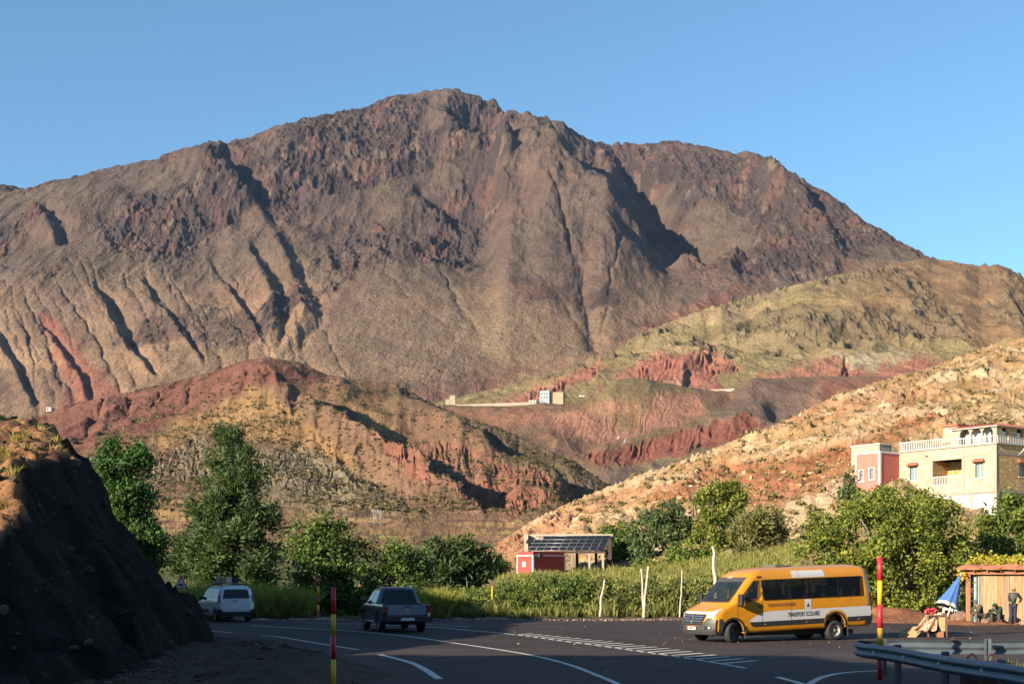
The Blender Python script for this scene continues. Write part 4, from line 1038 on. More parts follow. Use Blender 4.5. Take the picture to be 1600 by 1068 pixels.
def road_grit():
    r = np.random.default_rng(79); n = 420
    x = r.uniform(-6, 24, n); y = r.uniform(28, 66, n); k = (r.uniform(size=n) < .25) | (y > 62.5) | ((x > 4) & (y > 40) & (y < 47))
    x, y = x[k], y[k]; rubble("stones", "loose pale chippings lying on the tarmac", np.stack([x, y, np.full(len(x), .012)], 1), r.pareto(3, len(x)).clip(0, 3) * .018 + .014, (.20,.15,.12), (.45,.38,.32), 80, mat_stone)
    e = np.random.default_rng(81); n = 900; x = e.uniform(-12, 26, n); y = 66.0 + e.normal(0, .5, n)
    rubble("stones", "gravel along the far edge of the road", np.stack([x, y, np.full(n, .03)], 1), e.pareto(3, n).clip(0, 3) * .03 + .025, (.22,.15,.11), (.42,.32,.24), 82, mat_stone)
road_grit()
# ================================================================== shape helpers
def box(bm, x0, x1, y0, y1, z0, z1, bev=0.0):
    v = [bm.verts.new(p) for p in ((x0,y0,z0),(x1,y0,z0),(x1,y1,z0),(x0,y1,z0),(x0,y0,z1),(x1,y0,z1),(x1,y1,z1),(x0,y1,z1))]
    fs = [bm.faces.new([v[i] for i in q]) for q in ((0,3,2,1),(4,5,6,7),(0,1,5,4),(1,2,6,5),(2,3,7,6),(3,0,4,7))]
    if bev > 0:
        es = list({e for f in fs for e in f.edges}); bmesh.ops.bevel(bm, geom=es, offset=bev, segments=2, affect='EDGES', profile=.5)
def box_obj(name, dims, m, parent=None, bev=0.0):
    bm = bmesh.new(); box(bm, *dims, bev); return bm_obj(name, bm, m, parent)
def tube_obj(name, pts, r, m, parent=None, seg=8):
    bm = bmesh.new(); tube(bm, pts, r, seg); return bm_obj(name, bm, m, parent)
def cyl(bm, c, axis, r0, r1, h, seg=24, cap=True):
    c = Vector(c); a = Vector(axis).normalized(); tube(bm, [c, c + a * h], [r0, r1], seg, cap)
def lathe(bm, prof, seg=28, axis='y'):
    """prof: (radius, position) pairs, turned about the local y axis"""
    rings = [[bm.verts.new((r * math.cos(2*math.pi*k/seg), p, r * math.sin(2*math.pi*k/seg))) for k in range(seg)] for r, p in prof]
    for i in range(len(rings)-1):
        for k in range(seg):
            f = bm.faces.new((rings[i][k], rings[i][(k+1)%seg], rings[i+1][(k+1)%seg], rings[i+1][k])); f.smooth = True
def round_poly(pts, r, n=4):
    """round the corners of a 2-d polygon"""
    out = []; m = len(pts)
    for i in range(m):
        p = Vector(pts[i]); a = Vector(pts[i-1]); b = Vector(pts[(i+1) % m])
        rr = min(r, (a-p).length * .45, (b-p).length * .45); p1 = p + (a-p).normalized()*rr; p2 = p + (b-p).normalized()*rr
        for k in range(n+1):
            t = k/n; out.append((1-t)**2*p1 + 2*t*(1-t)*p + t*t*p2)
    return out
def mapped(name, poly, fn, m, parent, step=.12, thick=0.0):
    """a flat outline cut into a grid and laid on a curved surface"""
    bm = bmesh.new(); bm.faces.new([bm.verts.new((p[0], p[1], 0)) for p in poly])
    for ax in (0, 1):
        lo = min(p[ax] for p in poly); hi = max(p[ax] for p in poly); k = lo + step
        while k < hi - .001:
            nrm = Vector((1, 0, 0)) if ax == 0 else Vector((0, 1, 0))
            bmesh.ops.bisect_plane(bm, geom=bm.verts[:] + bm.edges[:] + bm.faces[:], plane_co=nrm * k, plane_no=nrm); k += step
    for v in bm.verts: v.co = Vector(fn(v.co.x, v.co.y))
    for f in bm.faces: f.smooth = True
    return bm_obj(name, bm, m, parent)
def text_obj(name, s, size, fn, m, parent, xs=1.0, bold=.0, space=1.0):
    cu = bpy.data.curves.new("t", 'FONT'); cu.body = s; cu.size = size; cu.offset = bold; cu.space_character = space; cu.align_x = 'CENTER'; cu.align_y = 'CENTER'
    o = bpy.data.objects.new("t", cu); col.objects.link(o); dg = bpy.context.evaluated_depsgraph_get(); dg.update()
    me = bpy.data.meshes.new_from_object(o.evaluated_get(dg)); bpy.data.objects.remove(o); bpy.data.curves.remove(cu)
    for v in me.vertices: v.co = Vector(fn(v.co.x * xs, v.co.y))
    me.materials.clear(); return link_mesh(name, me, m, parent)
def carve(o, cutters):
    """cut solids out of a mesh for good"""
    for c in cutters:
        md = o.modifiers.new("b", 'BOOLEAN'); md.object = c; md.operation = 'DIFFERENCE'; md.solver = 'EXACT'
    dg = bpy.context.evaluated_depsgraph_get(); dg.update(); me = bpy.data.meshes.new_from_object(o.evaluated_get(dg))
    o.modifiers.clear(); o.data = me
    for c in cutters: bpy.data.objects.remove(c)

class Shell:
    """vehicle body as a stack of plan outlines: front x, rear x and half width at each height; x forward, y left"""
    def __init__(s, zs, xf, xr, hw, fb=.28, rb=.08, fp=3.0, rp=4.0, pitch=0.0, px=0.0):
        s.zs, s.xf_, s.xr_, s.hw_, s.fb, s.rb, s.fp, s.rp, s.pitch, s.px = zs, xf, xr, hw, fb, rb, fp, rp, pitch, px
    def xf(s, z): return float(interp(s.xf_, z))
    def xr(s, z): return float(interp(s.xr_, z))
    def hw(s, z): return float(interp(s.hw_, z))
    def P(s, x, y, z): return Vector((x, y, z + (s.px - x) * s.pitch))
    def front(s, off=0.0):
        return lambda q, z: s.P(s.xf(z) - s.fb * abs(q) ** s.fp + off, q * (s.hw(z) + off * abs(q)), z)
    def rear(s, off=0.0):
        return lambda q, z: s.P(s.xr(z) + s.rb * abs(q) ** s.rp - off, q * (s.hw(z) + off * abs(q)), z)
    def side(s, sg, off=0.0):
        return lambda x, z: s.P(x, sg * (s.hw(z) + off), z)
    def body(s, name, m, parent, nf=9, nsd=16):
        bm = bmesh.new(); rings = []
        for z in s.zs:
            pts = []; h = s.hw(z); F_ = s.front(); R_ = s.rear()
            for k in range(nf): q = -1 + 2*k/(nf-1); pts.append(F_(q, z))
            a = pts[-1]; xe = R_(1, z).x
            for k in range(1, nsd): pts.append(s.P(a.x + (xe - a.x) * k / nsd, h, z))
            for k in range(nf): q = 1 - 2*k/(nf-1); pts.append(R_(q, z))
            for k in range(1, nsd): pts.append(s.P(xe + (a.x - xe) * k / nsd, -h, z))
            rings.append([bm.verts.new(p) for p in pts])
        for i in range(len(rings)-1):
            n = len(rings[i])
            for k in range(n):
                f = bm.faces.new((rings[i][k], rings[i][(k+1)%n], rings[i+1][(k+1)%n], rings[i+1][k])); f.smooth = True
        bm.faces.new(rings[0][::-1]); bm.faces.new(rings[-1])
        return bm_obj(name, bm, m, parent)
def zlist(*a):
    out = []
    for p, q in zip(a, a[1:]):
        n = max(1, int((q - p) / .07)); out += [p + (q-p)*k/n for k in range(n)]
    return out + [a[-1]]
RUB = flat("tyre_rubber", (.022, .021, .02), .85, var=.3, scale=12)
STEEL = flat("wheel_steel", (.30, .29, .27), .45, .6, var=.25, scale=9)
DARK = flat("dark_trim", (.022, .023, .025), .55, var=.25, scale=6)
def wheel(parent, x, y, r, w, sg, steer=0.0, rim=None, dark_rim=False, z=None):
    wz = r if z is None else z
    e = bpy.data.objects.new("wheel", None); col.objects.link(e); e.parent = parent; e.location = (x, y, wz); e.rotation_euler = (0, 0, steer + (0 if sg > 0 else math.pi)); e.empty_display_size = .2
    bm = bmesh.new(); lathe(bm, [(r*.58, -w*.45), (r*.60, -w*.5), (r*.93, -w*.5), (r, -w*.36), (r, w*.36), (r*.93, w*.5), (r*.64, w*.5), (r*.60, w*.42), (r*.58, w*.2)], 32)
    bm_obj("tyre", bm, RUB, e)
    bm = bmesh.new(); lathe(bm, [(r*.61, w*.42), (r*.55, w*.40), (r*.52, w*.18), (r*.30, w*.05 if dark_rim else w*.24), (r*.16, w*.12 if dark_rim else w*.30), (r*.14, w*.34), (0.004, w*.36)], 32)
    for k in range(5 if not dark_rim else 8):
        a = 2*math.pi*k/(5 if not dark_rim else 8)
        if not dark_rim: box(bm, r*.38*math.cos(a)-.02, r*.38*math.cos(a)+.02, w*.20, w*.32, r*.38*math.sin(a)-.02, r*.38*math.sin(a)+.02)
    bm_obj("rim", bm, rim or STEEL, e)
    return e
def glass_mat(name, tint=(.006,.008,.011), rough=.08, alpha=1.0):
    if name in _mats: return _mats[name]
    m, nt, b = new_mat(name); L = nt.links.new
    tc = N(nt, "ShaderNodeTexCoord"); n = N(nt, "ShaderNodeTexNoise"); n.inputs["Scale"].default_value = 1.4; n.inputs["Detail"].default_value = 3
    L(tc.outputs["Object"], n.inputs["Vector"]); mx = N(nt, "ShaderNodeMix", data_type='RGBA'); mx.inputs[6].default_value = (*[c*.4 for c in tint], 1); mx.inputs[7].default_value = (*[c*2 for c in tint], 1)
    L(n.outputs["Fac"], mx.inputs[0]); L(mx.outputs[2], b.inputs["Base Color"]); b.inputs["Roughness"].default_value = rough; b.inputs["Specular IOR Level"].default_value = .32
    b.inputs["Alpha"].default_value = alpha
    _mats[name] = m; return m
GLASS = glass_mat("tinted_glass"); CLEAR = glass_mat("cab_glass", (.015,.022,.028), .04, .62); BUSGLASS = glass_mat("bus_glass", (.006,.008,.011), .05, .78)

# ================================================================== the school bus
ORANGE = flat("orange_paint", (.56, .235, .010), .32, var=.12, scale=1.1, coat=.5)
BWHITE = flat("bus_white", (.52, .53, .54), .4, var=.05, scale=2)
def bus():
    th = R(25); fa = at(1143, 0, 43.5)
    root = empty("school_bus", (0, 0, 0), math.pi + th, "orange school minibus with white side band standing on the road", "bus")
    # local point (-.85, .87, 0) is the near front wheel
    c, s_ = math.cos(math.pi + th), math.sin(math.pi + th)
    lx, ly = -.85, .90
    root.location = (fa.x - (c*lx - s_*ly), 43.5 - (s_*lx + c*ly), 0.0)
    B = Shell(zlist(.30,.45,.75,1.02,1.10,1.18,1.30,2.10,2.30,2.42,2.48,2.505,2.512),
              [(.30,.06),(.45,.13),(.75,.12),(1.02,.02),(1.10,-.08),(1.18,-.26),(1.30,-.58),(2.10,-1.30),(2.30,-1.55),(2.42,-1.85),(2.48,-2.2),(2.505,-2.6),(2.512,-3.0)],
              [(.30,-6.78),(.9,-6.85),(1.6,-6.82),(2.30,-6.68),(2.42,-6.6),(2.505,-6.3),(2.512,-6.1)],
              [(.30,.96),(.45,1.01),(.75,1.03),(1.10,1.035),(1.45,1.01),(2.10,.945),(2.25,.915),(2.36,.85),(2.45,.70),(2.49,.5),(2.512,.2)],
              fb=.25, fp=3.2, rb=.07, rp=6, pitch=.033, px=-.85)
    # the hood and cab narrow towards the nose
    b = B.body("body", ORANGE, root, nf=15, nsd=26)
    cut = []
    for x in (-.85, -5.18):
        for sg in (1, -1):
            bm = bmesh.new(); cyl(bm, (x, sg*.55, .36 if x > -2 else .52), (0, sg, 0), .43, .43, .8, 36); cut.append(bm_obj("c", bm, None))
    def prism(poly, y0, y1):
        bm = bmesh.new(); a = [bm.verts.new(B.P(x, y0, z)) for x, z in poly]; b2 = [bm.verts.new(B.P(x, y1, z)) for x, z in poly]; n = len(poly)
        bm.faces.new(a); bm.faces.new(b2[::-1]); [bm.faces.new((a[i], b2[i], b2[(i+1)%n], a[(i+1)%n])) for i in range(n)]
        cut.append(bm_obj("c", bm, None))
    prism([(-6.6,.95),(-1.15,.95),(-1.0,1.28),(-1.62,2.05),(-1.72,2.16),(-6.6,2.16)], -.86, .86)     # cabin
    prism([(-1.3,1.39),(0,1.39),(-.6,2.02),(-1.8,2.02)], -.78, .78)                                  # windscreen opening
    prism([(-6.42,1.40),(-2.14,1.40),(-2.07,2.06),(-6.38,2.06)], -1.4, 1.4)                          # side windows
    prism([(-1.95,1.44),(-1.95,2.03),(-1.74,2.03),(-1.17,1.44)], -1.4, 1.4)                          # cab windows
    for o_ in cut: o_.matrix_world = Matrix.Identity(4); o_.parent = root
    bpy.context.view_layer.update(); carve(b, cut)
    b.data.materials.append(flat("cabin_lining", (.05,.05,.052), .9))
    for f in b.data.polygons:
        c_ = f.center; zz = c_.z - (B.px - c_.x) * B.pitch
        if abs(c_.y) < .868 and .93 < zz < 2.175 and -6.62 < c_.x < -.98: f.material_index = 1
    # wheels
    rust = flat("worn_wheel", (.34, .31, .26), .6, .3, var=.3, scale=6)
    for sg in (1, -1):
        wheel(root, -.85, sg*.90, .345, .225, sg, steer=R(22), rim=flat("black_wheel", (.03,.03,.032), .5, .3), )
        wheel(root, -5.18, sg*.90, .345, .25, sg, rim=rust, dark_rim=True)
    for sg in (1, -1):
        w2 = wheel(root, -5.18, sg*.62, .345, .2, sg, rim=rust)
    seatm = flat("seat_fabric", (.05,.055,.075), .9, var=.2, scale=5)
    for i, x in enumerate((-2.75,-3.5,-4.25,-5.0,-5.75,-6.35)):
        for y in (-.62, -.12, .48):
            e = bpy.data.objects.new("seat", None); col.objects.link(e); e.parent = root; e.location = B.P(x, y, 0); e.empty_display_size = .2
            box_obj("backrest", (-.06,.05,-.21,.21,1.05,1.78), seatm, e, .03); box_obj("cushion", (.06,.42,-.21,.21,.97,1.14), seatm, e, .02)
    for y in (-.45, .45):
        e = bpy.data.objects.new("seat", None); col.objects.link(e); e.parent = root; e.location = B.P(-1.98, y, 0); e.empty_display_size = .2
        box_obj("backrest", (-.06,.06,-.24,.24,1.0,1.76), seatm, e, .03)
    bm = bmesh.new(); box(bm, -1.42,-1.12,-.84,.84,.97,1.30,.04)
    for v in bm.verts: v.co = B.P(*v.co)
    bm_obj("dashboard", bm, DARK, root)
    tube_obj("steering_wheel", [B.P(-1.50 + .06*math.cos(t), .42 + .19*math.sin(t), 1.30 + .17*math.cos(t)) for t in [2*math.pi*k/20 for k in range(21)]], .016, DARK, root, 6)
    # mud flaps
    for x, y in ((-1.36,.93),(-1.36,-.93),(-5.74,.92),(-5.74,-.92)): box_obj("mud_flap", (x-.01, x+.01, y-.14, y+.1, .13, .56), DARK, root)
    # black arches
    for x, zc in ((-.85,.36),(-5.18,.52)):
        for sg in (1, -1):
            bm = bmesh.new(); S_ = B.side(sg, .012)
            ring = [math.pi*k/22 for k in range(23)]
            a = [bm.verts.new(S_(x + .43*math.cos(t), zc + .43*math.sin(t) - (B.px-(x + .43*math.cos(t)))*B.pitch)) for t in ring]
            o2 = [bm.verts.new(S_(x + .50*math.cos(t), zc + .50*math.sin(t) - (B.px-(x + .50*math.cos(t)))*B.pitch)) for t in ring]
            for k in range(22): bm.faces.new((a[k], a[k+1], o2[k+1], o2[k]))
            for k in range(22):      # liner inside the arch
                p = [(x + .424*math.cos(t), zc + .424*math.sin(t)) for t in (ring[k], ring[k+1])]
                bm.faces.new([bm.verts.new((q[0], yy, q[1])) for q, yy in ((p[0], sg*.58), (p[1], sg*.58), (p[1], sg*.985), (p[0], sg*.985))])
            bm_obj("wheel_arch", bm, DARK, root)
    for sg in (1, -1):
        S4, S6, S10 = B.side(sg, .004), B.side(sg, .008), B.side(sg, .014)
        win = mapped("side_window", round_poly([(-2.10,1.37),(-2.02,2.09),(-6.42,2.09),(-6.46,1.37)], .07), S6, BUSGLASS, root)
        for x in (-3.15, -4.15, -5.3): mapped("window_bar", [(x-.02,1.38),(x+.02,1.38),(x+.02,2.08),(x-.02,2.08)], S10, flat("black_bar", (.012,.012,.014), .4), win, step=.3)
        # curtains seen through the glass
        for x in (-3.0, -4.02, -4.32): mapped("curtain", [(x-.05,1.56),(x+.05,1.56),(x+.02,2.02),(x-.03,2.02)], B.side(sg, -.09), flat("curtain_cloth", (.40,.34,.18), .8), win, step=.3)
        mapped("cab_window", round_poly([(-1.98,1.50),(-1.98,2.06),(-1.68,2.06),(-1.06,1.42),(-1.12,1.34),(-1.8,1.38)], .05), S6, CLEAR, root)
        mapped("white_band", round_poly([(-1.48,.68),(-1.52,.74),(-1.95,.96),(-2.4,1.01),(-6.74,1.01),(-6.76,.66),(-5.68,.66),(-5.6,.80),(-5.42,.90),(-5.18,.935),(-4.94,.90),(-4.76,.80),(-4.68,.66),(-1.7,.66)], .03), S4, BWHITE, root)
        mapped("rub_strip", [(-1.52,.655),(-4.66,.655),(-4.66,.49),(-1.70,.49),(-1.58,.54)], S6, DARK, root)
        mapped("rub_strip", [(-5.70,.655),(-6.80,.655),(-6.80,.49),(-5.70,.49)], S6, DARK, root)
        mapped("roof_panel", [(-3.34,2.12),(-3.32,2.36),(-4.72,2.36),(-4.76,2.12)], S4, BWHITE, root, step=.05)
        mapped("crest_panel", [(-3.82,1.02),(-3.82,1.355),(-4.10,1.355),(-4.10,1.02)], S6, BWHITE, root)
        mapped("emblem", round_poly([(-3.89,1.09),(-3.96,1.25),(-4.03,1.09)], .01), S10, flat("ink_blue", (.04,.06,.12), .5), root)
        sx = -1 if sg > 0 else 1
        text_obj("lettering", "TRANSPORT SCOLAIRE", .22, lambda x, y: B.side(sg, .009)(-3.78 + sx * x, .84 + y), flat("ink_black", (.03,.03,.035), .6), root, xs=.60, bold=.003)
        text_obj("lettering", "CONSEIL PROVINCIAL D'OUARZAZATE", .15, lambda x, y: B.side(sg, .009)(-2.84 + sx * x, 1.2 + y), flat("ink_brown", (.16,.05,.02), .6), root, xs=.44, bold=.003)
        for x in (-2.15, -3.9, -6.2): mapped("side_marker", [(x-.05,.55),(x-.05,.585),(x+.05,.585),(x+.05,.55)], S10, flat("amber_lens", (.45,.14,.02), .3), root)
        for x, z0, z1 in ((-2.03,.36,1.46),(-3.25,.36,1.46),(-5.85,1.2,1.46),(-1.0,.75,1.3)): mapped("panel_seam", [(x-.006,z0),(x+.006,z0),(x+.006,z1),(x-.006,z1)], B.side(sg,.0105), flat("seam", (.16,.07,.01), .6), root, step=.3)
        mapped("seam_line", [(-3.62,2.12),(-3.60,2.36),(-3.61,2.36),(-3.63,2.12)], B.side(sg,.009), flat("seam_grey", (.2,.2,.2), .6), root, step=.05)
        mapped("marker_lamp", [(-1.86,2.15),(-1.86,2.22),(-2.06,2.22),(-2.06,2.15)], S6, flat("dark_lens", (.12,.03,.02), .3), root, step=.05)
        mapped("door_handle", round_poly([(-1.84,1.16),(-1.84,1.22),(-1.98,1.22),(-1.98,1.16)], .02), B.side(sg,.03), DARK, root)
        # mirror on its arm
        e = bpy.data.objects.new("mirror", None); col.objects.link(e); e.parent = root; e.location = B.P(-1.0, sg*1.22, 1.42)
        bm = bmesh.new(); box(bm, -.06, .06, -.10, .12, -.19, .22, .04); bm_obj("mirror_housing", bm, DARK, e)
        bm = bmesh.new(); box(bm, -.075, -.062, -.085, .10, -.15, .19); bm_obj("mirror_glass", bm, glass_mat("mirror_glass", (.3,.33,.36), .03), e)
        tube_obj("mirror_arm", [(0, -.1*sg, -.12), (-.02, -.22*sg, -.18)], .025, DARK, e)
    Fr = B.front
    mapped("windscreen", round_poly([(-.86,1.36),(.86,1.36),(.83,2.06),(-.83,2.06)], .06), Fr(.010), CLEAR, root, step=.1)
    mapped("front_bumper", [(-1,.30),(1,.30),(1,.82),(.72,.86),(.55,.66),(.45,.60),(-.45,.60),(-.55,.66),(-.72,.86),(-1,.82)], Fr(.03), flat("bumper_grey", (.045,.05,.052), .5, var=.2), root, step=.07)
    for sg in (1, -1): mapped("front_bumper", [(-.30,.34),(-.42,.34),(-.42,.70),(-.36,.83),(-.25,.83),(-.25,.34)], B.side(sg,.02), flat("bumper_grey", (), .5), root, step=.1)
    mapped("grille", round_poly([(-.52,.62),(.52,.62),(.62,.99),(-.62,.99)], .04), Fr(.035), flat("grille_black", (.02,.022,.024), .4), root, step=.08)
    for k in range(4):
        z = .67 + k*.085; mapped("grille_bar", [(-.56,z-.012),(.56,z-.012),(.56,z+.014),(-.56,z+.014)], Fr(.05), flat("chrome", (.55,.57,.58), .2, .9), root, step=.08)
    for q in (-.42,-.28,.28,.42): mapped("grille_bar", [(q-.008,.64),(q+.008,.64),(q+.008,.97),(q-.008,.97)], Fr(.052), flat("chrome", (), .2), root, step=.08)
    mapped("hood_band", [(-.66,1.0),(.66,1.0),(.72,1.075),(-.72,1.075)], Fr(.012), BWHITE, root, step=.06)
    bm = bmesh.new(); p0 = [(-.0,.95),(.07,.80+.04),(0,.70),(-.07,.84)]
    for sc1 in (1.15,):
        outer = [(q*sc1, .84+(z-.84)*sc1) for q, z in [(0,1.0),(.075,.84),(0,.68),(-.075,.84)]]; inner = [(q*.5, .84+(z-.84)*.55) for q, z in outer]
        vo = [bm.verts.new(Fr(.07)(q, z)) for q, z in outer]; vi = [bm.verts.new(Fr(.085)(q, z)) for q, z in inner]; vb = [bm.verts.new(Fr(.04)(q, z)) for q, z in outer]
        for k in range(4): bm.faces.new((vo[k], vo[(k+1)%4], vi[(k+1)%4], vi[k])); bm.faces.new((vb[k], vb[(k+1)%4], vo[(k+1)%4], vo[k]))
    bm_obj("front_badge", bm, flat("chrome", (), .2), root)
    for sg in (1, -1):
        mapped("headlight", round_poly([(sg*.64,.84),(sg*.93,.92),(sg*.985,1.16),(sg*.93,1.17),(sg*.66,1.03)], .04), Fr(.02), flat("headlight_lens", (.55,.58,.60), .12, .3, coat=.8), root, step=.05)
        mapped("fog_lamp", round_poly([(sg*.66,.48),(sg*.88,.50),(sg*.88,.60),(sg*.66,.57)], .02), Fr(.045), flat("lamp_recess", (.01,.01,.01), .4), root, step=.06)
        mapped("fog_lens", round_poly([(sg*.78,.505),(sg*.86,.51),(sg*.86,.585),(sg*.78,.575)], .02), Fr(.05), flat("headlight_lens", (), .1), root, step=.06)
    mapped("number_plate", [(-.26,.46),(.26,.46),(.26,.57),(-.26,.57)], Fr(.06), BWHITE, root, step=.1)
    mapped("plate_patch", [(-.255,.465),(-.2,.465),(-.2,.565),(-.255,.565)], Fr(.064), flat("plate_red", (.4,.05,.04), .5), root)
    for q in (-.12,-.07,-.02,.03,.08,.16): mapped("plate_digit", [(q,.485),(q+.03,.485),(q+.03,.55),(q,.55)], Fr(.064), flat("ink_black", (), .6), root)
    mapped("rear_window", round_poly([(-.8,1.5),(.8,1.5),(.78,2.08),(-.78,2.08)], .06), B.rear(.01), GLASS, root)
    mapped("rear_bumper", [(-1,.36),(1,.36),(1,.72),(-1,.72)], B.rear(.05), DARK, root)
    for sg in (1, -1):
        mapped("tail_light", round_poly([(sg*.88,.85),(sg*1.0,.85),(sg*1.0,1.5),(sg*.9,1.5)], .03), B.rear(.012), flat("red_lens", (.25,.015,.012), .2), root)
        mapped("rear_bumper", [(-6.52,.38),(-6.80,.38),(-6.80,.62),(-6.52,.62)], B.side(sg, .02), DARK, root)
    bm = bmesh.new(); box(bm, -3.75, -3.05, -.38, .38, 2.575, 2.65, .03); bm_obj("roof_hatch", bm, flat("hatch_grey", (.10,.10,.10), .6), root)
    bm = bmesh.new(); box(bm, -6.3, -1.0, -.6, .6, .2, .36); bm_obj("underbody", bm, DARK, root)
    for x in (-1.7,):
        mapped("indicator_sign", [(-.16,2.17),(.16,2.17),(.16,2.26),(-.16,2.26)], Fr(.008), flat("pink_mark", (.6,.3,.16), .5), root)
    return root
bus()

# ================================================================== the white van
def van():
    hd = R(90 + 12.5 + 16); D = 64.5
    p = at(368, 0, D); root = empty("white_van", (0,0,0), hd, "small white passenger van with roof rack driving away in the shade", "van")
    W = flat("van_white", (.60,.66,.70), .3, var=.05, scale=2, coat=.5)
    c, s_ = math.cos(hd), math.sin(hd); lx = -4.2
    root.location = (p.x - c*lx, D - s_*lx, 0)
    B = Shell(zlist(.26,.5,.95,1.05,1.62,1.74,1.80,1.815),
        [(.26,-.05),(.5,0),(.75,-.05),(.95,-.35),(1.05,-.85),(1.62,-1.55),(1.74,-1.85),(1.80,-2.2),(1.815,-2.5)],
        [(.26,-4.33),(.6,-4.38),(1.1,-4.36),(1.62,-4.26),(1.74,-4.15),(1.80,-3.95),(1.815,-3.7)],
        [(.26,.86),(.5,.91),(.95,.925),(1.15,.90),(1.62,.79),(1.74,.68),(1.80,.5),(1.815,.25)], fb=.3, fp=2.6, rb=.07, rp=5)
    b = B.body("body", W, root, nf=11, nsd=20); cut = []
    for x in (-.88, -3.62):
        for sg in (1, -1):
            bm = bmesh.new(); cyl(bm, (x, sg*.5, .33), (0, sg, 0), .385, .385, .6, 32); o_ = bm_obj("c", bm, None); o_.parent = root; cut.append(o_)
            wheel(root, x, sg*.80, .32, .21, sg)
    bpy.context.view_layer.update(); carve(b, cut)
    for sg in (1, -1):
        S6 = B.side(sg, .006)
        mapped("side_window", round_poly([(-1.30,1.10),(-1.75,1.55),(-2.12,1.60),(-2.12,1.10)], .06), S6, GLASS, root)
        mapped("side_window", round_poly([(-2.26,1.10),(-2.26,1.62),(-3.05,1.62),(-3.05,1.10)], .09), S6, GLASS, root)
        mapped("side_window", round_poly([(-3.2,1.12),(-3.2,1.62),(-3.98,1.60),(-4.04,1.12)], .09), S6, GLASS, root)
        mapped("side_guard", round_poly([(-1.35,.42),(-1.35,.60),(-2.6,.60),(-2.6,.42)], .08), B.side(sg, .02), DARK, root)
        mapped("door_rail", [(-2.3,1.02),(-3.1,1.02),(-3.1,1.05),(-2.3,1.05)], S6, DARK, root)
        for x in (-2.19,-3.12): mapped("panel_seam", [(x-.005,.35),(x+.005,.35),(x+.005,1.7),(x-.005,1.7)], B.side(sg,.003), flat("van_seam", (.15,.16,.17), .5), root, step=.2)
        mapped("door_handle", [(-2.0,.98),(-2.12,.98),(-2.12,1.02),(-2.0,1.02)], B.side(sg,.025), DARK, root)
        bm = bmesh.new(); box(bm, -1.42, -1.28, sg*1.0-.1, sg*1.0+.1, 1.08, 1.25, .03); bm_obj("mirror", bm, DARK, root)
        mapped("tail_light", round_poly([(sg*.88,.98),(sg*1.0,.98),(sg*1.0,1.35),(sg*.9,1.35)], .02), B.rear(.012), flat("red_lens", (), .2), root, step=.05)
        mapped("rear_bumper", [(-4.02,.28),(-4.36,.28),(-4.36,.66),(-4.02,.60)], B.side(sg,.015), DARK, root)
    mapped("rear_window", round_poly([(-.78,1.16),(.78,1.16),(.74,1.62),(-.74,1.62)], .1), B.rear(.008), GLASS, root)
    mapped("rear_bumper", [(-1,.28),(1,.28),(1,.62),(.8,.62),(.75,.50),(-.75,.50),(-.8,.62),(-1,.62)], B.rear(.03), DARK, root)
    mapped("number_plate", [(-.1,.70),(.46,.70),(.46,.82),(-.1,.82)], B.rear(.010), flat("plate_white", (.7,.7,.68), .5), root)
    mapped("tailgate_handle", [(-.05,1.03),(.22,1.03),(.22,1.07),(-.05,1.07)], B.rear(.015), DARK, root)
    mapped("windscreen", round_poly([(-.8,1.1),(.8,1.1),(.76,1.58),(-.76,1.58)], .06), B.front(.01), GLASS, root)
    for sg in (1, -1): tube_obj("roof_rail", [(-2.0,sg*.62,1.84),(-2.1,sg*.62,1.88),(-3.9,sg*.62,1.88),(-4.0,sg*.62,1.82)], .02, DARK, root)
    for x in (-2.4,-3.0,-3.6): tube_obj("roof_bar", [(x,-.68,1.91),(x,.68,1.91)], .018, STEEL, root)
    root2 = empty("crate", (0,0,0), hd, "pale crate strapped on the roof rack of the white van", "crate"); root2.location = root.location
    bm = bmesh.new()
    box(bm, -3.6, -2.9, .02, .66, 1.93, 2.24, .01); bm_obj("box", bm, flat("crate_cream", (.62,.55,.42), .8, var=.3, scale=6), root2)
    for y in (.34,.46,.57): box_obj("slat", (-3.63,-3.603,y,y+.06,1.94,2.23), flat("crate_brown", (.30,.14,.08), .8), root2)
    bm = bmesh.new(); box(bm, -3.35, -2.85, -.42, .0, 1.93, 2.2, .02)
    o = bm_obj("bag", bm, flat("black_bag", (.03,.03,.033), .7, bump=.5), None); o.location = root.location; o.rotation_euler = (0,0,hd); tag(o, "dark bag beside the pale crate on the van roof", "bag")
van()

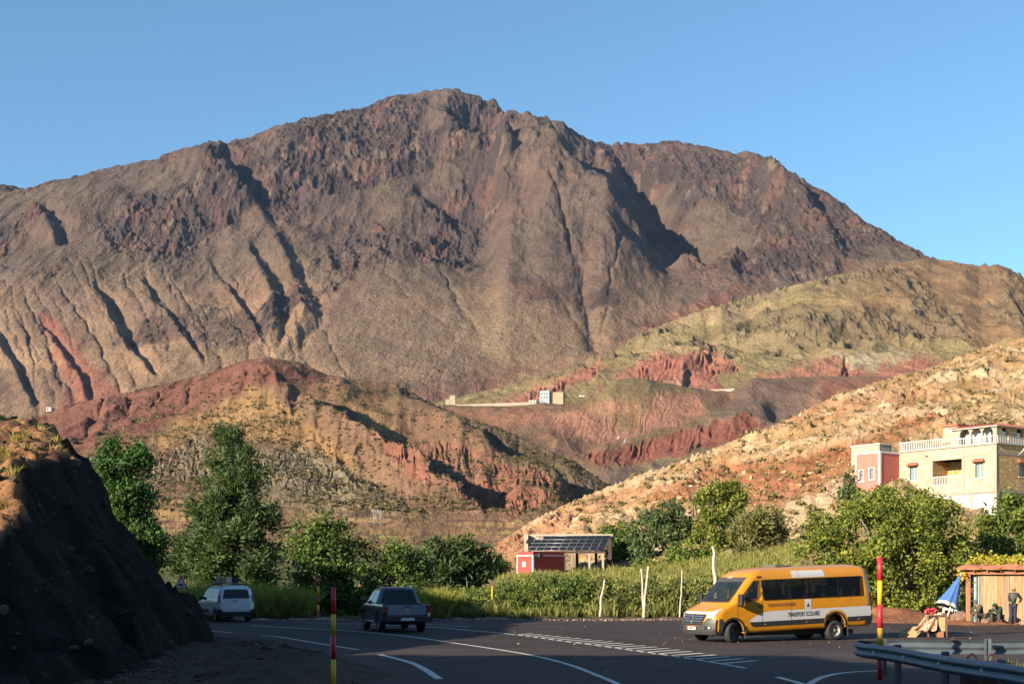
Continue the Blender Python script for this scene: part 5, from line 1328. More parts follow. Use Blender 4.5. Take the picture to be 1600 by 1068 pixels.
# ================================================================== the pickup
def pickup():
    hd = R(90 + 5.2 + 12); D = 51.2
    p = at(636, 0, D); root = empty("pickup_truck", (0,0,0), hd, "dark blue grey double cab pickup truck driving away in the shade", "pickup truck")
    P_ = flat("pickup_paint", (.03,.05,.07), .25, .3, var=.08, scale=2, coat=.7)
    c, s_ = math.cos(hd), math.sin(hd); lx = -5.2; root.location = (p.x - c*lx, D - s_*lx, 0)
    B = Shell(zlist(.42,.6,1.05,1.12,1.14), [(.42,-.05),(.6,0),(.9,-.05),(1.05,-.35),(1.12,-1.0),(1.14,-1.4)], [(.42,-5.20),(.6,-5.25),(1.14,-5.22)],
        [(.42,.93),(.6,.965),(1.05,.97),(1.14,.95)], fb=.3, fp=2.6, rb=.05, rp=6)
    b = B.body("body", P_, root, nf=11, nsd=22); cut = []
    for x in (-.95, -4.05):
        for sg in (1, -1):
            bm = bmesh.new(); cyl(bm, (x, sg*.5, .40), (0, sg, 0), .46, .46, .6, 32); o_ = bm_obj("c", bm, None); o_.parent = root; cut.append(o_)
            wheel(root, x, sg*.83, .385, .25, sg)
            mapped("wheel_arch", [(x+.52*math.cos(t), .42+.5*math.sin(t)) for t in [math.pi*k/12 for k in range(13)]] + [(x+.46*math.cos(t), .42+.44*math.sin(t)) for t in [math.pi*(12-k)/12 for k in range(13)]], B.side(sg,.015), P_, root, step=3)
    bm = bmesh.new(); box(bm, -5.16, -3.72, -.80, .80, .72, 1.3); o_ = bm_obj("c", bm, None); o_.parent = root; cut.append(o_)
    bpy.context.view_layer.update(); carve(b, cut)
    C_ = Shell(zlist(1.12,1.70,1.78,1.81,1.82), [(1.12,-1.05),(1.70,-1.85),(1.78,-2.1),(1.81,-2.35),(1.82,-2.5)], [(1.12,-3.66),(1.70,-3.50),(1.78,-3.4),(1.81,-3.2),(1.82,-3.1)],
        [(1.12,.93),(1.70,.72),(1.78,.64),(1.81,.5),(1.82,.3)], fb=.25, fp=2.6, rb=.05, rp=5)
    C_.body("cab", P_, root, nf=11, nsd=14)
    mapped("rear_window", round_poly([(-.82,1.20),(.82,1.20),(.80,1.68),(-.80,1.68)], .06), C_.rear(.008), GLASS, root)
    mapped("windscreen", round_poly([(-.85,1.18),(.85,1.18),(.83,1.66),(-.83,1.66)], .06), C_.front(.01), GLASS, root)
    chrome = flat("chrome", (), .2)
    for sg in (1, -1):
        mapped("side_window", round_poly([(-1.55,1.18),(-1.98,1.62),(-2.45,1.64),(-2.45,1.18)], .05), C_.side(sg,.006), GLASS, root)
        mapped("side_window", round_poly([(-2.55,1.18),(-2.55,1.64),(-3.2,1.60),(-3.38,1.18)], .05), C_.side(sg,.006), GLASS, root)
        bm = bmesh.new(); box(bm, -1.55, -1.40, sg*1.06-.1, sg*1.06+.1, 1.15, 1.33, .03); bm_obj("mirror", bm, P_, root)
        mapped("tail_light", round_poly([(sg*.84,.80),(sg*1.0,.80),(sg*1.0,1.10),(sg*.84,1.10)], .02), B.rear(.012), flat("red_lens", (), .2), root, step=.05)
        tube_obj("side_step", [(-1.5,sg*.98,.40),(-3.5,sg*.98,.40)], .035, chrome, root)
        tube_obj("roof_rail", [(-2.0,sg*.6,1.80),(-2.1,sg*.6,1.85),(-3.2,sg*.6,1.85),(-3.3,sg*.6,1.79)], .018, chrome, root)
        mapped("door_handle", [(-2.2,.98),(-2.35,.98),(-2.35,1.01),(-2.2,1.01)], B.side(sg,.03), chrome, root)
    mapped("tailgate", round_poly([(-.80,.72),(.80,.72),(.80,1.12),(-.80,1.12)], .03), B.rear(.01), flat("tailgate_sky_tint", (.15,.21,.26), .4, .1, coat=.3), root, step=.2)  # paler than the body: a sky reflection put into the colour
    mapped("rear_bumper", [(-.95,.44),(.95,.44),(.95,.62),(-.95,.62)], B.rear(.12), DARK, root, step=.2)
    bm = bmesh.new(); box(bm, -5.36, -5.2, -.9, .9, .44, .62, .02); bm_obj("bumper_step", bm, DARK, root)
    mapped("number_plate", [(-.28,.50),(.28,.50),(.28,.60),(-.28,.60)], lambda q, z: Vector((-5.37, q, z)), flat("plate_white", (), .5), root)
    mapped("tailgate_handle", [(-.1,1.02),(.1,1.02),(.1,1.06),(-.1,1.06)], B.rear(.02), DARK, root)
    bm = bmesh.new()
    cc = [(.075*math.cos(2*math.pi*k/20), .90+.075*math.sin(2*math.pi*k/20)) for k in range(20)]; ci = [(q*.8, .90+(z-.90)*.8) for q, z in cc]
    a = [bm.verts.new(B.rear(.018)(q, z)) for q, z in cc]; b2 = [bm.verts.new(B.rear(.018)(q, z)) for q, z in ci]
    for k in range(20): bm.faces.new((a[k], a[(k+1)%20], b2[(k+1)%20], b2[k]))
    def bar(p, q, w=.012):
        d = (Vector(q)-Vector(p)).normalized(); n_ = Vector((-d.y, d.x))*w/2
        bm.faces.new([bm.verts.new(B.rear(.018)(*(Vector(v_)+n_*s2))) for v_, s2 in ((p,1),(p,-1),(q,-1),(q,1))])
    for p1, q1 in (((-.022,.955),(0,.915)),((0,.915),(.022,.955)),((-.055,.925),(-.022,.85)),((-.022,.85),(0,.89)),((0,.89),(.022,.85)),((.022,.85),(.055,.925))): bar(p1, q1)
    bm_obj("rear_badge", bm, chrome, root)
    bm = bmesh.new(); box(bm, -4.9, -.4, -.6, .6, .32, .46); bm_obj("underbody", bm, DARK, root)
pickup()

# ================================================================== roadside furniture
REDP = flat("marker_red", (.55,.02,.03), .5, var=.15, scale=5); YELP = flat("marker_yellow", (.78,.42,.02), .5, var=.15, scale=5)
def marker_pole(px, D, ztop, bands, r, label, lean=0.0, strip=False):
    b = at(px, 0, D); b.z = -.02; root = empty("marker_pole", b, 0, label, "marker pole", "striped marker poles along the road")
    z = ztop
    for k, (h, m) in enumerate(bands):
        z1 = z - h; 
        if k == len(bands) - 1: z1 = -.1
        tube_obj("band", [(lean*z1, 0, z1), (lean*z, 0, z)], r, m, root, 12); z = z1
    if strip: box_obj("reflector_strip", (-r-.012, -r-.002, -.02, .02, .62, 1.06), flat("plate_white", (), .5), root)
marker_pole(1375, 27.6, 2.66, [(.50,REDP),(.52,YELP),(.50,REDP),(.42,YELP),(1,REDP)], .055, "tall red and yellow pole standing at the curved end of the guardrail")
marker_pole(521, 26.0, 2.03, [(.55,REDP),(.42,YELP),(.49,REDP),(1,YELP)], .05, "red and yellow pole in deep shade on the near gravel verge", strip=True)
marker_pole(497, 67.9, 2.22, [(.44,REDP),(.52,YELP),(.48,REDP),(.48,YELP),(1,REDP)], .062, "sunlit red and yellow pole in front of the fig tree")
marker_pole(769, 67.6, 1.84, [(.08,REDP),(1,YELP)], .038, "thin yellow pole in front of the dense hedge")

def sign():
    D = 69.0; b = at(283, 0, D); b.z = 0; root = empty("warning_sign", b, R(-6), "triangular warning sign with a black cow seen above the dark bank", "road sign")
    tube_obj("post", [(0, .03, -.1), (0, .03, 2.2)], .03, STEEL, root, 8)
    def tri(h, y, name, m, z0):
        w = h/.866/2; bm = bmesh.new(); P2 = round_poly([(-w, 0), (w, 0), (0, h)], h*.08)
        a = [bm.verts.new((p.x, y, z0 + p.y)) for p in P2]; f = bm.faces.new(a); r_ = bmesh.ops.extrude_face_region(bm, geom=[f])
        for v in [g for g in r_['geom'] if isinstance(g, bmesh.types.BMVert)]: v.co.y += .012
        return bm_obj(name, bm, m, root)
    z = 1.62
    tri(.66, -.005, "border", flat("sign_red", (.5,.02,.02), .4), z); tri(.50, -.02, "face", flat("sign_white", (.85,.85,.83), .4), z+.055)
    cow = [(-.17,.10),(-.165,.145),(-.14,.155),(-.12,.17),(-.07,.165),(.10,.17),(.145,.16),(.155,.09),(.16,.03),(.15,.03),(.142,.09),(.13,.075),(.125,.0),(.11,.0),(.108,.075),(-.03,.07),(-.035,0),(-.05,0),(-.052,.07),(-.066,.06),(-.07,0),(-.085,0),(-.09,.09),(-.12,.11),(-.15,.085)]
    bm = bmesh.new(); f = bm.faces.new([bm.verts.new((x*.95, -.024, z + .09 + y*.95)) for x, y in cow]); bmesh.ops.triangulate(bm, faces=[f]); bm_obj("cow_symbol", bm, flat("sign_black", (.01,.01,.01), .5), root)
sign()

def stake(px, pts, D, r, label, fork=None):
    b = at(px, 0, D); b.z = 0; root = empty("stake", b, 0, label, "stake", "bare wooden stakes along the far verge")
    k = D/F; g = 902 + F*EYE/D
    P3 = [((x-px)*k, 0, (g-y)*k) for x, y in pts]; P3 = spline([Vector(p) for p in P3], 5)
    m = flat("bare_wood", (.48,.42,.34), .85, var=.3, scale=7, bump=.5); rr_ = random.Random(px)
    P3 = [p + Vector((rr_.uniform(-.015,.015),)*3) for p in P3]; P3[-1].z -= .1
    tube_obj("shaft", P3, [r*(.72+.28*i/len(P3))*rr_.uniform(.9,1.1) for i in range(len(P3))], m, root, 8)
    if fork: tube_obj("fork", spline([Vector(((x-px)*k, .02, (g-y)*k)) for x, y in fork], 4), r*.6, m, root, 7)
stake(940, [(945,905),(943,918),(939,935),(939,950),(937,967)], 69.4, .075, "crooked pale stake at the left of the bare stakes")
stake(1008, [(1013,884),(1011,905),(1008,930),(1007,950),(1006,967)], 69.4, .085, "pair of leaning pale stakes standing together", fork=[(1002,888),(1004,910),(1004,935),(1006,955)])
stake(1064, [(1066,890),(1065,920),(1063,945),(1062,967)], 69.4, .05, "thin grey stake just left of the bus nose")
stake(1115, [(1114,853),(1116,865),(1115,885),(1118,910),(1119,967)], 70.2, .11, "thick bare stake rising behind the bus windscreen")

# ------------------------------------------------------------------ guardrail
def guardrail():
    zinc = flat("galvanised_steel", (.17,.215,.25), .42, .5, var=.25, scale=3, bump=.15)
    root = empty("guardrail", (8.0, 27.0, 0), 0, "galvanised steel crash barrier curving back on itself at the roadside", "guardrail"); o0 = Vector((8.0, 27.0, 0))
    path = [(8.62,9),(8.55,13),(8.42,17),(8.28,20.5),(8.17,22.5),(8.02,25),(7.90,27.2),(7.80,28.5),(7.86,29.15),(8.15,29.5),(8.7,29.62),(9.6,29.6),(11.2,29.75),(14,30.1),(18,30.8),(24,32)]
    P = spline([Vector((a, b, 0)) for a, b in path], 8)
    prof = [(0,.755),(.025,.745),(.03,.73),(.075,.70),(.08,.685),(.08,.665),(.075,.65),(.02,.612),(.015,.595),(.02,.578),(.075,.54),(.08,.525),(.08,.505),(.075,.49),(.03,.46),(.025,.445),(0,.435)]
    bm = bmesh.new(); rings = []
    for i, p in enumerate(P):
        d = (P[min(i+1, len(P)-1)] - P[max(i-1, 0)]).normalized(); n = Vector((-d.y, d.x, 0))
        sag = 0.012*math.sin(i*.31)
        rings.append([bm.verts.new(p - o0 + n*o_ + Vector((0,0,z+sag))) for o_, z in prof])
    for a, b in zip(rings, rings[1:]):
        for k in range(len(prof)-1):
            f = bm.faces.new((a[k], a[k+1], b[k+1], b[k])); f.smooth = True
    o = bm_obj("rail", bm, zinc, root); md = o.modifiers.new("thick", 'SOLIDIFY'); md.thickness = .004
    for x, y, dx, dy in ((8.30,22.0,.12,0),(8.14,24.4,.12,0),(7.99,26.9,.12,0),(8.6,18.2,.12,0),(10.95,29.55,0,-.1),(14.0,29.9,0,-.1),(17.5,30.5,0,-.1),(8.5,29.4,0,-.1)):
        e = bpy.data.objects.new("post", None); col.objects.link(e); e.parent = root; e.location = (x-8.0+dx, y-27.0+dy, 0); e.empty_display_size = .1
        bm = bmesh.new(); box(bm, -.06, .06, -.008, .008, -.2, .80); box(bm, -.06, -.05, -.05, .05, -.2, .80); box(bm, .05, .06, -.05, .05, -.2, .80); bm_obj("upright", bm, zinc, e)
        bm = bmesh.new(); s1 = -1 if dx else 1
        if dx: box(bm, -.16, -.061, -.04, .04, .70, .73); box(bm, -.16, -.061, -.04, .04, .47, .50)
        else: box(bm, -.04, .04, .051, .15, .70, .73); box(bm, -.04, .04, .051, .15, .47, .50)
        bm_obj("spacer", bm, zinc, e)
    for px, py, D in ((1362,1019,27.7),(1413,1029,25.9),(1474,1039,24.1),(1540,1051,22.2)):
        p = at(px, py, D); bm = bmesh.new(); box(bm, -.02, .02, -.035, .035, -.035, .035, .006)
        o = bm_obj("reflector", bm, flat("plate_white", (), .5), root); o.location = (np.interp(D, [20.5,22.5,25,27.2,28.5],[8.28,8.17,8.02,7.9,7.8]) - .035 - 8.0, D-27.0, .595); o.rotation_euler = (0, 0, R(3))
guardrail()
def rusty_box():
    m = flat("rust", (.12,.05,.03), .8, .3, var=.5, scale=7, bump=.8)
    p = at(1538, 0, 25.6); root = empty("rusty_trough", (p.x, 25.6, 0), R(4), "rusty iron box with two ring handles behind the guardrail", "iron box")
    bm = bmesh.new(); box(bm, -.40,.46,-.25,.25,0,.50,.02); bm_obj("box", bm, m, root)
    bm = bmesh.new(); box(bm, -.42,.48,-.27,.27,.505,.53,.006); bm_obj("lid", bm, m, root)
    for x in (-.28, .14): tube_obj("ring_handle", [(x + .1*math.cos(t), -.05, .53 + .15*math.sin(t)) for t in [math.pi*k/12 for k in range(13)]], .022, m, root, 7)
rusty_box()
tufts("grass", "small green weeds beside the rusty iron box", [(at(1585,0,25.4).x + random.uniform(-.15,.15), 25.4 + random.uniform(-.2,.2), 0) for _ in range(14)], .55, .03, 20, (.09,.14,.03), (.16,.20,.04), 45)

# ------------------------------------------------------------------ stall with the furled parasol
def stall():
    D = 47.8; k = D/F; g = 902 + F*EYE/D
    def Q(px, py, d=0): return at(px, py, D + d)
    wood = flat("stall_wood", (.17,.10,.06), .8, var=.4, scale=7); card = flat("cardboard", (.46,.30,.14), .85, var=.15, scale=4); dark = flat("stall_dark", (.04,.03,.03), .8)
    c = Q(1462, g); root = empty("stall_table", (c.x, D, 0), R(-6), "low wooden stall table stacked with boxes beside the parasol", "table")
    bm = bmesh.new(); box(bm, -.36,.36,-.3,.3,.78,.82,.01); bm_obj("table_top", bm, wood, root)
    for x in (-.33,.33):
        for y in (-.27,.27): box_obj("leg", (x-.025,x+.025,y-.025,y+.025,0,.779), wood, root)
    bx = box_obj("box", (-.24,.04,-.25,.2,.10,.76), dark, None); bx.parent = None; bx.location = (c.x, D, 0); bx.rotation_euler = (0,0,R(-6)); tag(bx, "dark tall box standing under the stall table", "box")
    bx = box_obj("box", (.05,.28,-.29,.1,.22,.74), card, None); bx.location = (c.x, D, 0); bx.rotation_euler = (0,0,R(-6)); tag(bx, "brown cardboard box under the right side of the stall table", "box")
    bx = box_obj("crate", (-.02,.2,-.42,-.2,0,.21), flat("crate_brown", (), .8), None, ); bx.location = (c.x, D, 0); bx.rotation_euler = (0,0,R(-6)); tag(bx, "small wooden crate on the ground in front of the stall table", "crate")
    # patterned cloth slipping off the table
    nx, nz = 26, 26; v = []; 
    for i in range(nx):
        for j in range(nz):
            u = i/(nx-1); w = j/(nz-1)
            x = lerp(-.36, .05, u) - w*.62*(1-u*.75); z = .86 - w**.8*.62 + .03*math.sin(u*9+w*5) ; y = -.33 - .10*math.sin(u*11+w*2)*w - w*.22 + .25*(1-w)**3
            v.append((x, y, max(.05, z + .03*math.sin(u*19)*w)))
    f = [(i*nz+j, i*nz+j+1, (i+1)*nz+j+1, (i+1)*nz+j) for i in range(nx-1) for j in range(nz-1)]
    me = bpy.data.meshes.new("cloth"); me.from_pydata(v, [], f)
    for q in me.polygons: q.use_smooth = True
    m, nt_, b = new_mat("patterned_cloth"); tc = N(nt_, "ShaderNodeTexCoord"); vo = N(nt_, "ShaderNodeTexVoronoi"); vo.inputs["Scale"].default_value = 6.5
    cr = N(nt_, "ShaderNodeValToRGB"); e = cr.color_ramp.elements; e[0].position = .0; e[0].color = (.07,.02,.035,1); e[1].position = .22; e[1].color = (.36,.10,.08,1)
    for p_, c_ in ((.35,(.44,.30,.15,1)),(.5,(.46,.38,.26,1)),(.7,(.38,.18,.12,1))): q = cr.color_ramp.elements.new(p_); q.color = c_
    nt_.links.new(tc.outputs["Object"], vo.inputs["Vector"]); nt_.links.new(vo.outputs["Distance"], cr.inputs[0]); nt_.links.new(cr.outputs[0], b.inputs["Base Color"]); b.inputs["Roughness"].default_value = .8
    o = link_mesh("cloth", me, m); o.location = (c.x, D, 0); o.rotation_euler = (0,0,R(-6)); tag(o, "patterned pink and yellow cloth slipping off the stall table", "cloth"); md = o.modifiers.new("t", 'SOLIDIFY'); md.thickness = .012
    rr_ = random.Random(4); redp = flat("red_packet", (.62,.05,.06), .45, var=.3, scale=8)
    for kx in range(9):
        bm = bmesh.new(); bmesh.ops.create_icosphere(bm, subdivisions=2, radius=.07)
        for vv in bm.verts: vv.co *= rr_.uniform(.75, 1.2); vv.co.z *= .8
        o = bm_obj("red_packet", bm, redp); o.location = (c.x - .42 + kx*.045 + rr_.uniform(-.03,.03), D - .1 + rr_.uniform(-.16,.16), .90 + (kx % 3)*.065); tag(o, "crumpled red packet in the heap on the stall table", "packet", "red packets on the stall")
    for kx, (dx, z, mm) in enumerate(((.12,.86,flat("packet_cream", (.7,.6,.42), .7)),(.22,.86,flat("packet_pink", (.6,.2,.14), .7)))):
        bm = bmesh.new(); box(bm, -.09,.09,-.06,.06,-.04,.05,.02); o = bm_obj("packet", bm, mm); o.location = (c.x+dx, D-.12, z); o.rotation_euler = (0,0,.4*kx); tag(o, ("cream packet" if kx == 0 else "pink packet") + " lying flat on the stall table", "packet")
    bm = bmesh.new(); cyl(bm, (0,0,0), (0,0,1), .045, .045, .2, 16); cyl(bm, (0,0,.2), (0,0,1), .03, .03, .03, 16); o = bm_obj("white_bottle", bm, flat("bottle_white", (.75,.73,.66), .4)); o.location = (c.x+.28, D-.05, .822); tag(o, "squat white bottle on the right end of the stall table", "bottle")
    # opened cardboard sheets on the ground
    def sheet(name, pts, label, m=card, t=.012):
        bm = bmesh.new(); f = bm.faces.new([bm.verts.new(p) for p in pts]); r_ = bmesh.ops.extrude_face_region(bm, geom=[f])
        for q in [x for x in r_['geom'] if isinstance(x, bmesh.types.BMVert)]: q.co += Vector((0, t, t*.5))
        o = bm_obj(name, bm, m); tag(o, label, "cardboard"); return o
    def w3(px, py, d): return tuple(at(px, py, D + d))
    sheet("cardboard_sheet", [w3(1404,994.5,-.2), w3(1408,984,0), w3(1427,977,.15), w3(1433,983,.0), w3(1416,994.8,-.3)], "bent cardboard sheet at the left foot of the stall")
    sheet("cardboard_sheet", [w3(1411,986,-.35), w3(1428,978,-.15), w3(1445,979.5,-.15), w3(1431,995,-.45), w3(1415,995.3,-.45)], "large opened cardboard sheet propped in front of the stall")
    # parasol
    foot = at(1470, 995, 47.9); tip = at(1501.5, 897, 48.5); root = empty("parasol", (foot.x, foot.y, 0), 0, "furled blue parasol with white fringe leaning over the stall", "parasol")
    A = Vector((0,0,0)); T = tip - Vector((foot.x, foot.y, 0)); tube_obj("pole", [A, T + (T.normalized()*.08)], .024, flat("pole_white", (.75,.77,.78), .4), root, 10)
    ax = T.normalized(); u = ax.orthogonal().normalized()
    ux = Vector((1,0,0)); ux = (ux - ax*ux.dot(ax)).normalized(); uy = ax.cross(ux)
    blue = flat("parasol_blue", (.06,.16,.42), .7, var=.12, scale=3); wht = flat("fringe_white", (.42,.44,.43), .8)
    def cone(name, t0, t1, m, solid=True):
        bm = bmesh.new(); nseg = 96; nr = 14; rings = []
        for i in range(nr+1):
            t = lerp(t0, t1, i/nr); L_ = 1.42*t; ring = []
            for q in range(nseg):
                a = 2*math.pi*q/nseg; fold = .5 + .5*math.cos(a*8 + 1.0 + .5*math.sin(a*3)); rad = (.02 + .42*t**1.1) * (.84 + .16*fold**.7)
                ring.append(bm.verts.new(T - ax*(L_ + .02*t*math.cos(a*8+1)) + ux*(rad*math.cos(a) - .14*t) + uy*rad*math.sin(a)*.75))
            rings.append(ring)
        for i in range(nr):
            for q in range(nseg):
                f = bm.faces.new((rings[i][q], rings[i][(q+1)%nseg], rings[i+1][(q+1)%nseg], rings[i+1][q])); f.smooth = True
        return bm_obj(name, bm, m, root)
    cone("canopy", 0.0, .89, blue); cone("fringe", .892, 1.0, wht); 
    bm = bmesh.new(); bmesh.ops.create_uvsphere(bm, u_segments=10, v_segments=8, radius=.045); o = bm_obj("finial", bm, wht, root); o.location = T + ax*.03
    # foot of the parasol
    bm = bmesh.new(); cyl(bm, (0,0,0), (0,0,1), .16, .13, .08, 20); bm_obj("base", bm, dark, root)
stall()

# ------------------------------------------------------------------ wooden shed, rocks, people
def shed():
    D = 62.4; k = D/F
    x0 = at(1511, 0, D).x; x1 = x0 + 5.0; ox = x0; root = empty("roadside_shed", (ox, D, 0), R(-19), "small plank shed with a rough earthen roof beside the road", "shed"); W_ = x1 - x0
    earth = flat("roof_earth", (.36,.15,.08), .95, var=.3, scale=5, bump=.9); post = flat("red_post", (.33,.14,.075), .85, var=.3, scale=6, bump=.5)
    rr_ = random.Random(3)
    # boards, each a slightly different tone and width, in one wall
    m, nt_, b = new_mat("shed_boards"); a_ = N(nt_, "ShaderNodeAttribute", attribute_name="Col"); tc = N(nt_, "ShaderNodeTexCoord"); mp = N(nt_, "ShaderNodeMapping"); mp.inputs["Scale"].default_value = (9, 9, .7)
    nz = N(nt_, "ShaderNodeTexNoise"); nz.inputs["Scale"].default_value = 2.2; nz.inputs["Detail"].default_value = 7; L = nt_.links.new
    L(tc.outputs["Object"], mp.inputs["Vector"]); L(mp.outputs[0], nz.inputs["Vector"]); r1 = N(nt_, "ShaderNodeMapRange"); r1.inputs[1].default_value = .3; r1.inputs[2].default_value = .7; r1.inputs[3].default_value = .6; r1.inputs[4].default_value = 1.2; L(nz.outputs["Fac"], r1.inputs[0])
    vm = N(nt_, "ShaderNodeVectorMath", operation='SCALE'); L(a_.outputs["Color"], vm.inputs[0]); L(r1.outputs[0], vm.inputs["Scale"]); L(vm.outputs[0], b.inputs["Base Color"]); b.inputs["Roughness"].default_value = .85
    def boards(name, xa, xb, z0, z1, y, along_y=False):
        v = []; f = []; cl = []; x = xa
        while x < xb:
            w = rr_.uniform(.10, .24); y1 = y + rr_.uniform(-.015, .015); c = np.array([.40,.27,.155]) * rr_.uniform(.72, 1.12) + np.array([.03, -.01, -.02]) * rr_.uniform(-1, 2); n0 = len(v); zt = z1 + rr_.uniform(-.04,.04)
            for dy in (0, .025):
                for (xx, zz) in ((x+.004, z0), (min(x+w, xb)-.004, z0), (min(x+w, xb)-.004, zt), (x+.004, zt)):
                    v.append((y1+dy, xx, zz) if along_y else (xx, y1+dy, zz)); cl.append(c)
            f += [tuple(n0+q for q in t) for t in ((0,1,2,3),(7,6,5,4),(0,4,5,1),(1,5,6,2),(2,6,7,3),(3,7,4,0))]; x += w
        me = bpy.data.meshes.new(name); me.from_pydata(v, [], f); set_col(me, np.array(cl)); return link_mesh(name, me, m, root)
    boards("plank_wall", .60, W_, 0.0, 2.36, 0.0)
    boards("side_wall", .15, 3.0, 0, 2.36, -.02, True)
    box_obj("door", (.30,.50,.12,.16,.05,2.3), flat("door_blue", (.22,.42,.46), .7, var=.3, scale=6), root)
    box_obj("door_leaf", (.50,.57,.02,.07,.05,2.3), flat("door_blue", (), .7), root)
    box_obj("door_jamb", (.40,.46,.05,.10,.05,2.3), post, root)
    for x in (.0, W_-.1): box_obj("corner_post", (x-.02,x+.16,-.16,.0,0,2.42), post, root, .01)
    box_obj("beam", (-.18, W_+.1, -.22, -.06, 2.36, 2.5), post, root, .01)
    for x in np.arange(.3, W_, .62): tube_obj("rafter", [(x, -.36, 2.53), (x, 3.2, 2.56)], .05, post, root, 7)
    # earthen roof with a ragged edge
    n_ = 60; mm = 20; v = []
    X = np.linspace(-.42, W_+.5, n_); Y = np.linspace(-.50, 3.4, mm); XX, YY = np.meshgrid(X, Y)
    YY = YY + (YY < -.3) * fbm(XX*2, XX*0, 3, 5)*.12; XX = XX + (XX < -.3) * fbm(YY*2, YY*0, 3, 6)*.15
    ed = np.minimum(np.minimum(XX+.5, YY+.6), 1)
    ZT = 2.66 + .16*sstep(0, .35, ed) + fbm(XX*1.5, YY*1.5, 4, 7)*.07; ZB = np.full_like(ZT, 2.585) + fbm(XX*2, YY*2, 3, 9)*.02
    idx = np.arange(XX.size).reshape(XX.shape); q = np.stack([idx[:-1,:-1], idx[:-1,1:], idx[1:,1:], idx[1:,:-1]], -1).reshape(-1,4); N_ = XX.size
    ring = list(idx[0,:]) + list(idx[1:,-1]) + list(idx[-1,:-1][::-1]) + list(idx[1:-1,0][::-1]); sd = np.array([(ring[i], ring[i]+N_, ring[(i+1)%len(ring)]+N_, ring[(i+1)%len(ring)]) for i in range(len(ring))])
    V3 = np.concatenate([np.stack([XX,YY,ZT],-1).reshape(-1,3), np.stack([XX,YY,ZB],-1).reshape(-1,3)])
    link_mesh("roof", np_mesh("roof", V3, np.concatenate([q, q[:, ::-1]+N_, sd]), False), earth, root)
    # low plank counter at the right
    b = box_obj("counter", (W_-1.75, W_-.9, -.55, -.1, 0, 1.02), flat("counter_wood", (.50,.33,.18), .85, var=.25, scale=5), root, .01)
    # yellow vine lying on the roof
    r = np.random.default_rng(91); n1 = 330; x = r.uniform(.1, W_+.3, n1); y = r.uniform(.1, 2.8, n1); z = 2.84 + .40*np.clip(.6+fbm(x*1.3, y, 3, 3), .1, 1.2)*r.uniform(.1,1,n1)
    P = np.repeat(np.stack([x,y,z],1), 24, 0) + r.normal(size=(n1*24,3))*.09; V_, f = leaves(P, .10, r, 1.2)
    vr = empty("yellow_vine", (ox, D, 0), R(-19), "yellowing vine spread over the roof of the plank shed", "vine")
    t = r.uniform(0,1,(len(P),1)); leaf_obj("foliage", V_, f, np.array([.36,.28,.03])*(1-t) + np.array([.22,.24,.035])*t, vr, r)
    tube_obj("stem", spline([Vector((.2,2.2,2.7)), Vector((1.5,1.0,2.76)), Vector((3,1.6,2.78)), Vector((W_,1.2,2.76))], 5), .025, BARK, vr, 6)
    P = np.repeat(np.stack([r.uniform(-.35,.0,8), r.uniform(-.5,-.2,8), r.uniform(2.05,2.5,8)],1), 14, 0) + r.normal(size=(112,3))*.06
    V_, f = leaves(P, .09, r, 1.2); leaf_obj("foliage", V_, f, np.array([.5,.34,.03])*np.ones((112,1)), vr, r)
shed()

def rock(px, D, r, label, z=0.0, c=(.26,.15,.10), name="rock", flatn=.75):
    bm = bmesh.new(); bmesh.ops.create_icosphere(bm, subdivisions=3, radius=1.0); rr_ = np.random.default_rng(int(px))
    o = rr_.uniform(0, 50)
    for v in bm.verts:
        p = v.co; k = 1 + .35*float(perlin(np.array(p.x*1.3+o), np.array(p.y*1.3+p.z*1.7), 3)) + .12*float(perlin(np.array(p.x*4+o), np.array(p.z*4+p.y*3), 4)); v.co = p*k
        v.co.x *= r*1.1; v.co.y *= r*.9; v.co.z *= r*flatn
    p = at(px, 0, D); ob = bm_obj(name, bm, flat("rock_%d" % int(c[0]*100), c, .95, var=.35, scale=3, bump=.9)); ob.location = (p.x, D, z + r*flatn*.55); tag(ob, label, "rock"); return ob
SEAT1 = rock(1537, 61.25, .26, "flat topped stone the man in the grey cap sits on", c=(.30,.22,.15))
rock(1565, 60.75, .22, "stone under the crouching man in the green hood", c=(.26,.15,.10))
rock(1600, 60.0, .18, "reddish stone on the ground right of the standing man", c=(.30,.14,.09))
rock(1500, 64.5, .42, "rough brown stone behind the parasol", c=(.22,.14,.10))
rock(962, 170, 1.0, "pale boulder near the foot of the orange hillside left of the stakes", z=S.sample(962,170)-.7, c=(.40,.29,.18), name="boulder")
rock(1010, 200, .9, "rounded pale boulder below the eroded cream patch", z=S.sample(1010,200)-.6, c=(.38,.27,.16), name="boulder")
rock(1475, 190, 1.5, "largest pale boulder on the hillside above the pink house", z=S.sample(1475,190)-1.2, c=(.41,.30,.19), name="boulder")
rock(1385, 205, 1.1, "angular cream boulder on the slope left of the villa roof", z=S.sample(1385,205)-.8, c=(.42,.32,.21), name="boulder")
rock(1300, 215, 1.1, "cream boulder high on the slope left of the rusty red patch", z=S.sample(1300,215)-.7, c=(.40,.30,.19), name="boulder")
rock(1560, 200, 1.2, "brown grey boulder near the right edge of the hillside", z=S.sample(1560,200)-.9, c=(.30,.22,.14), name="boulder")

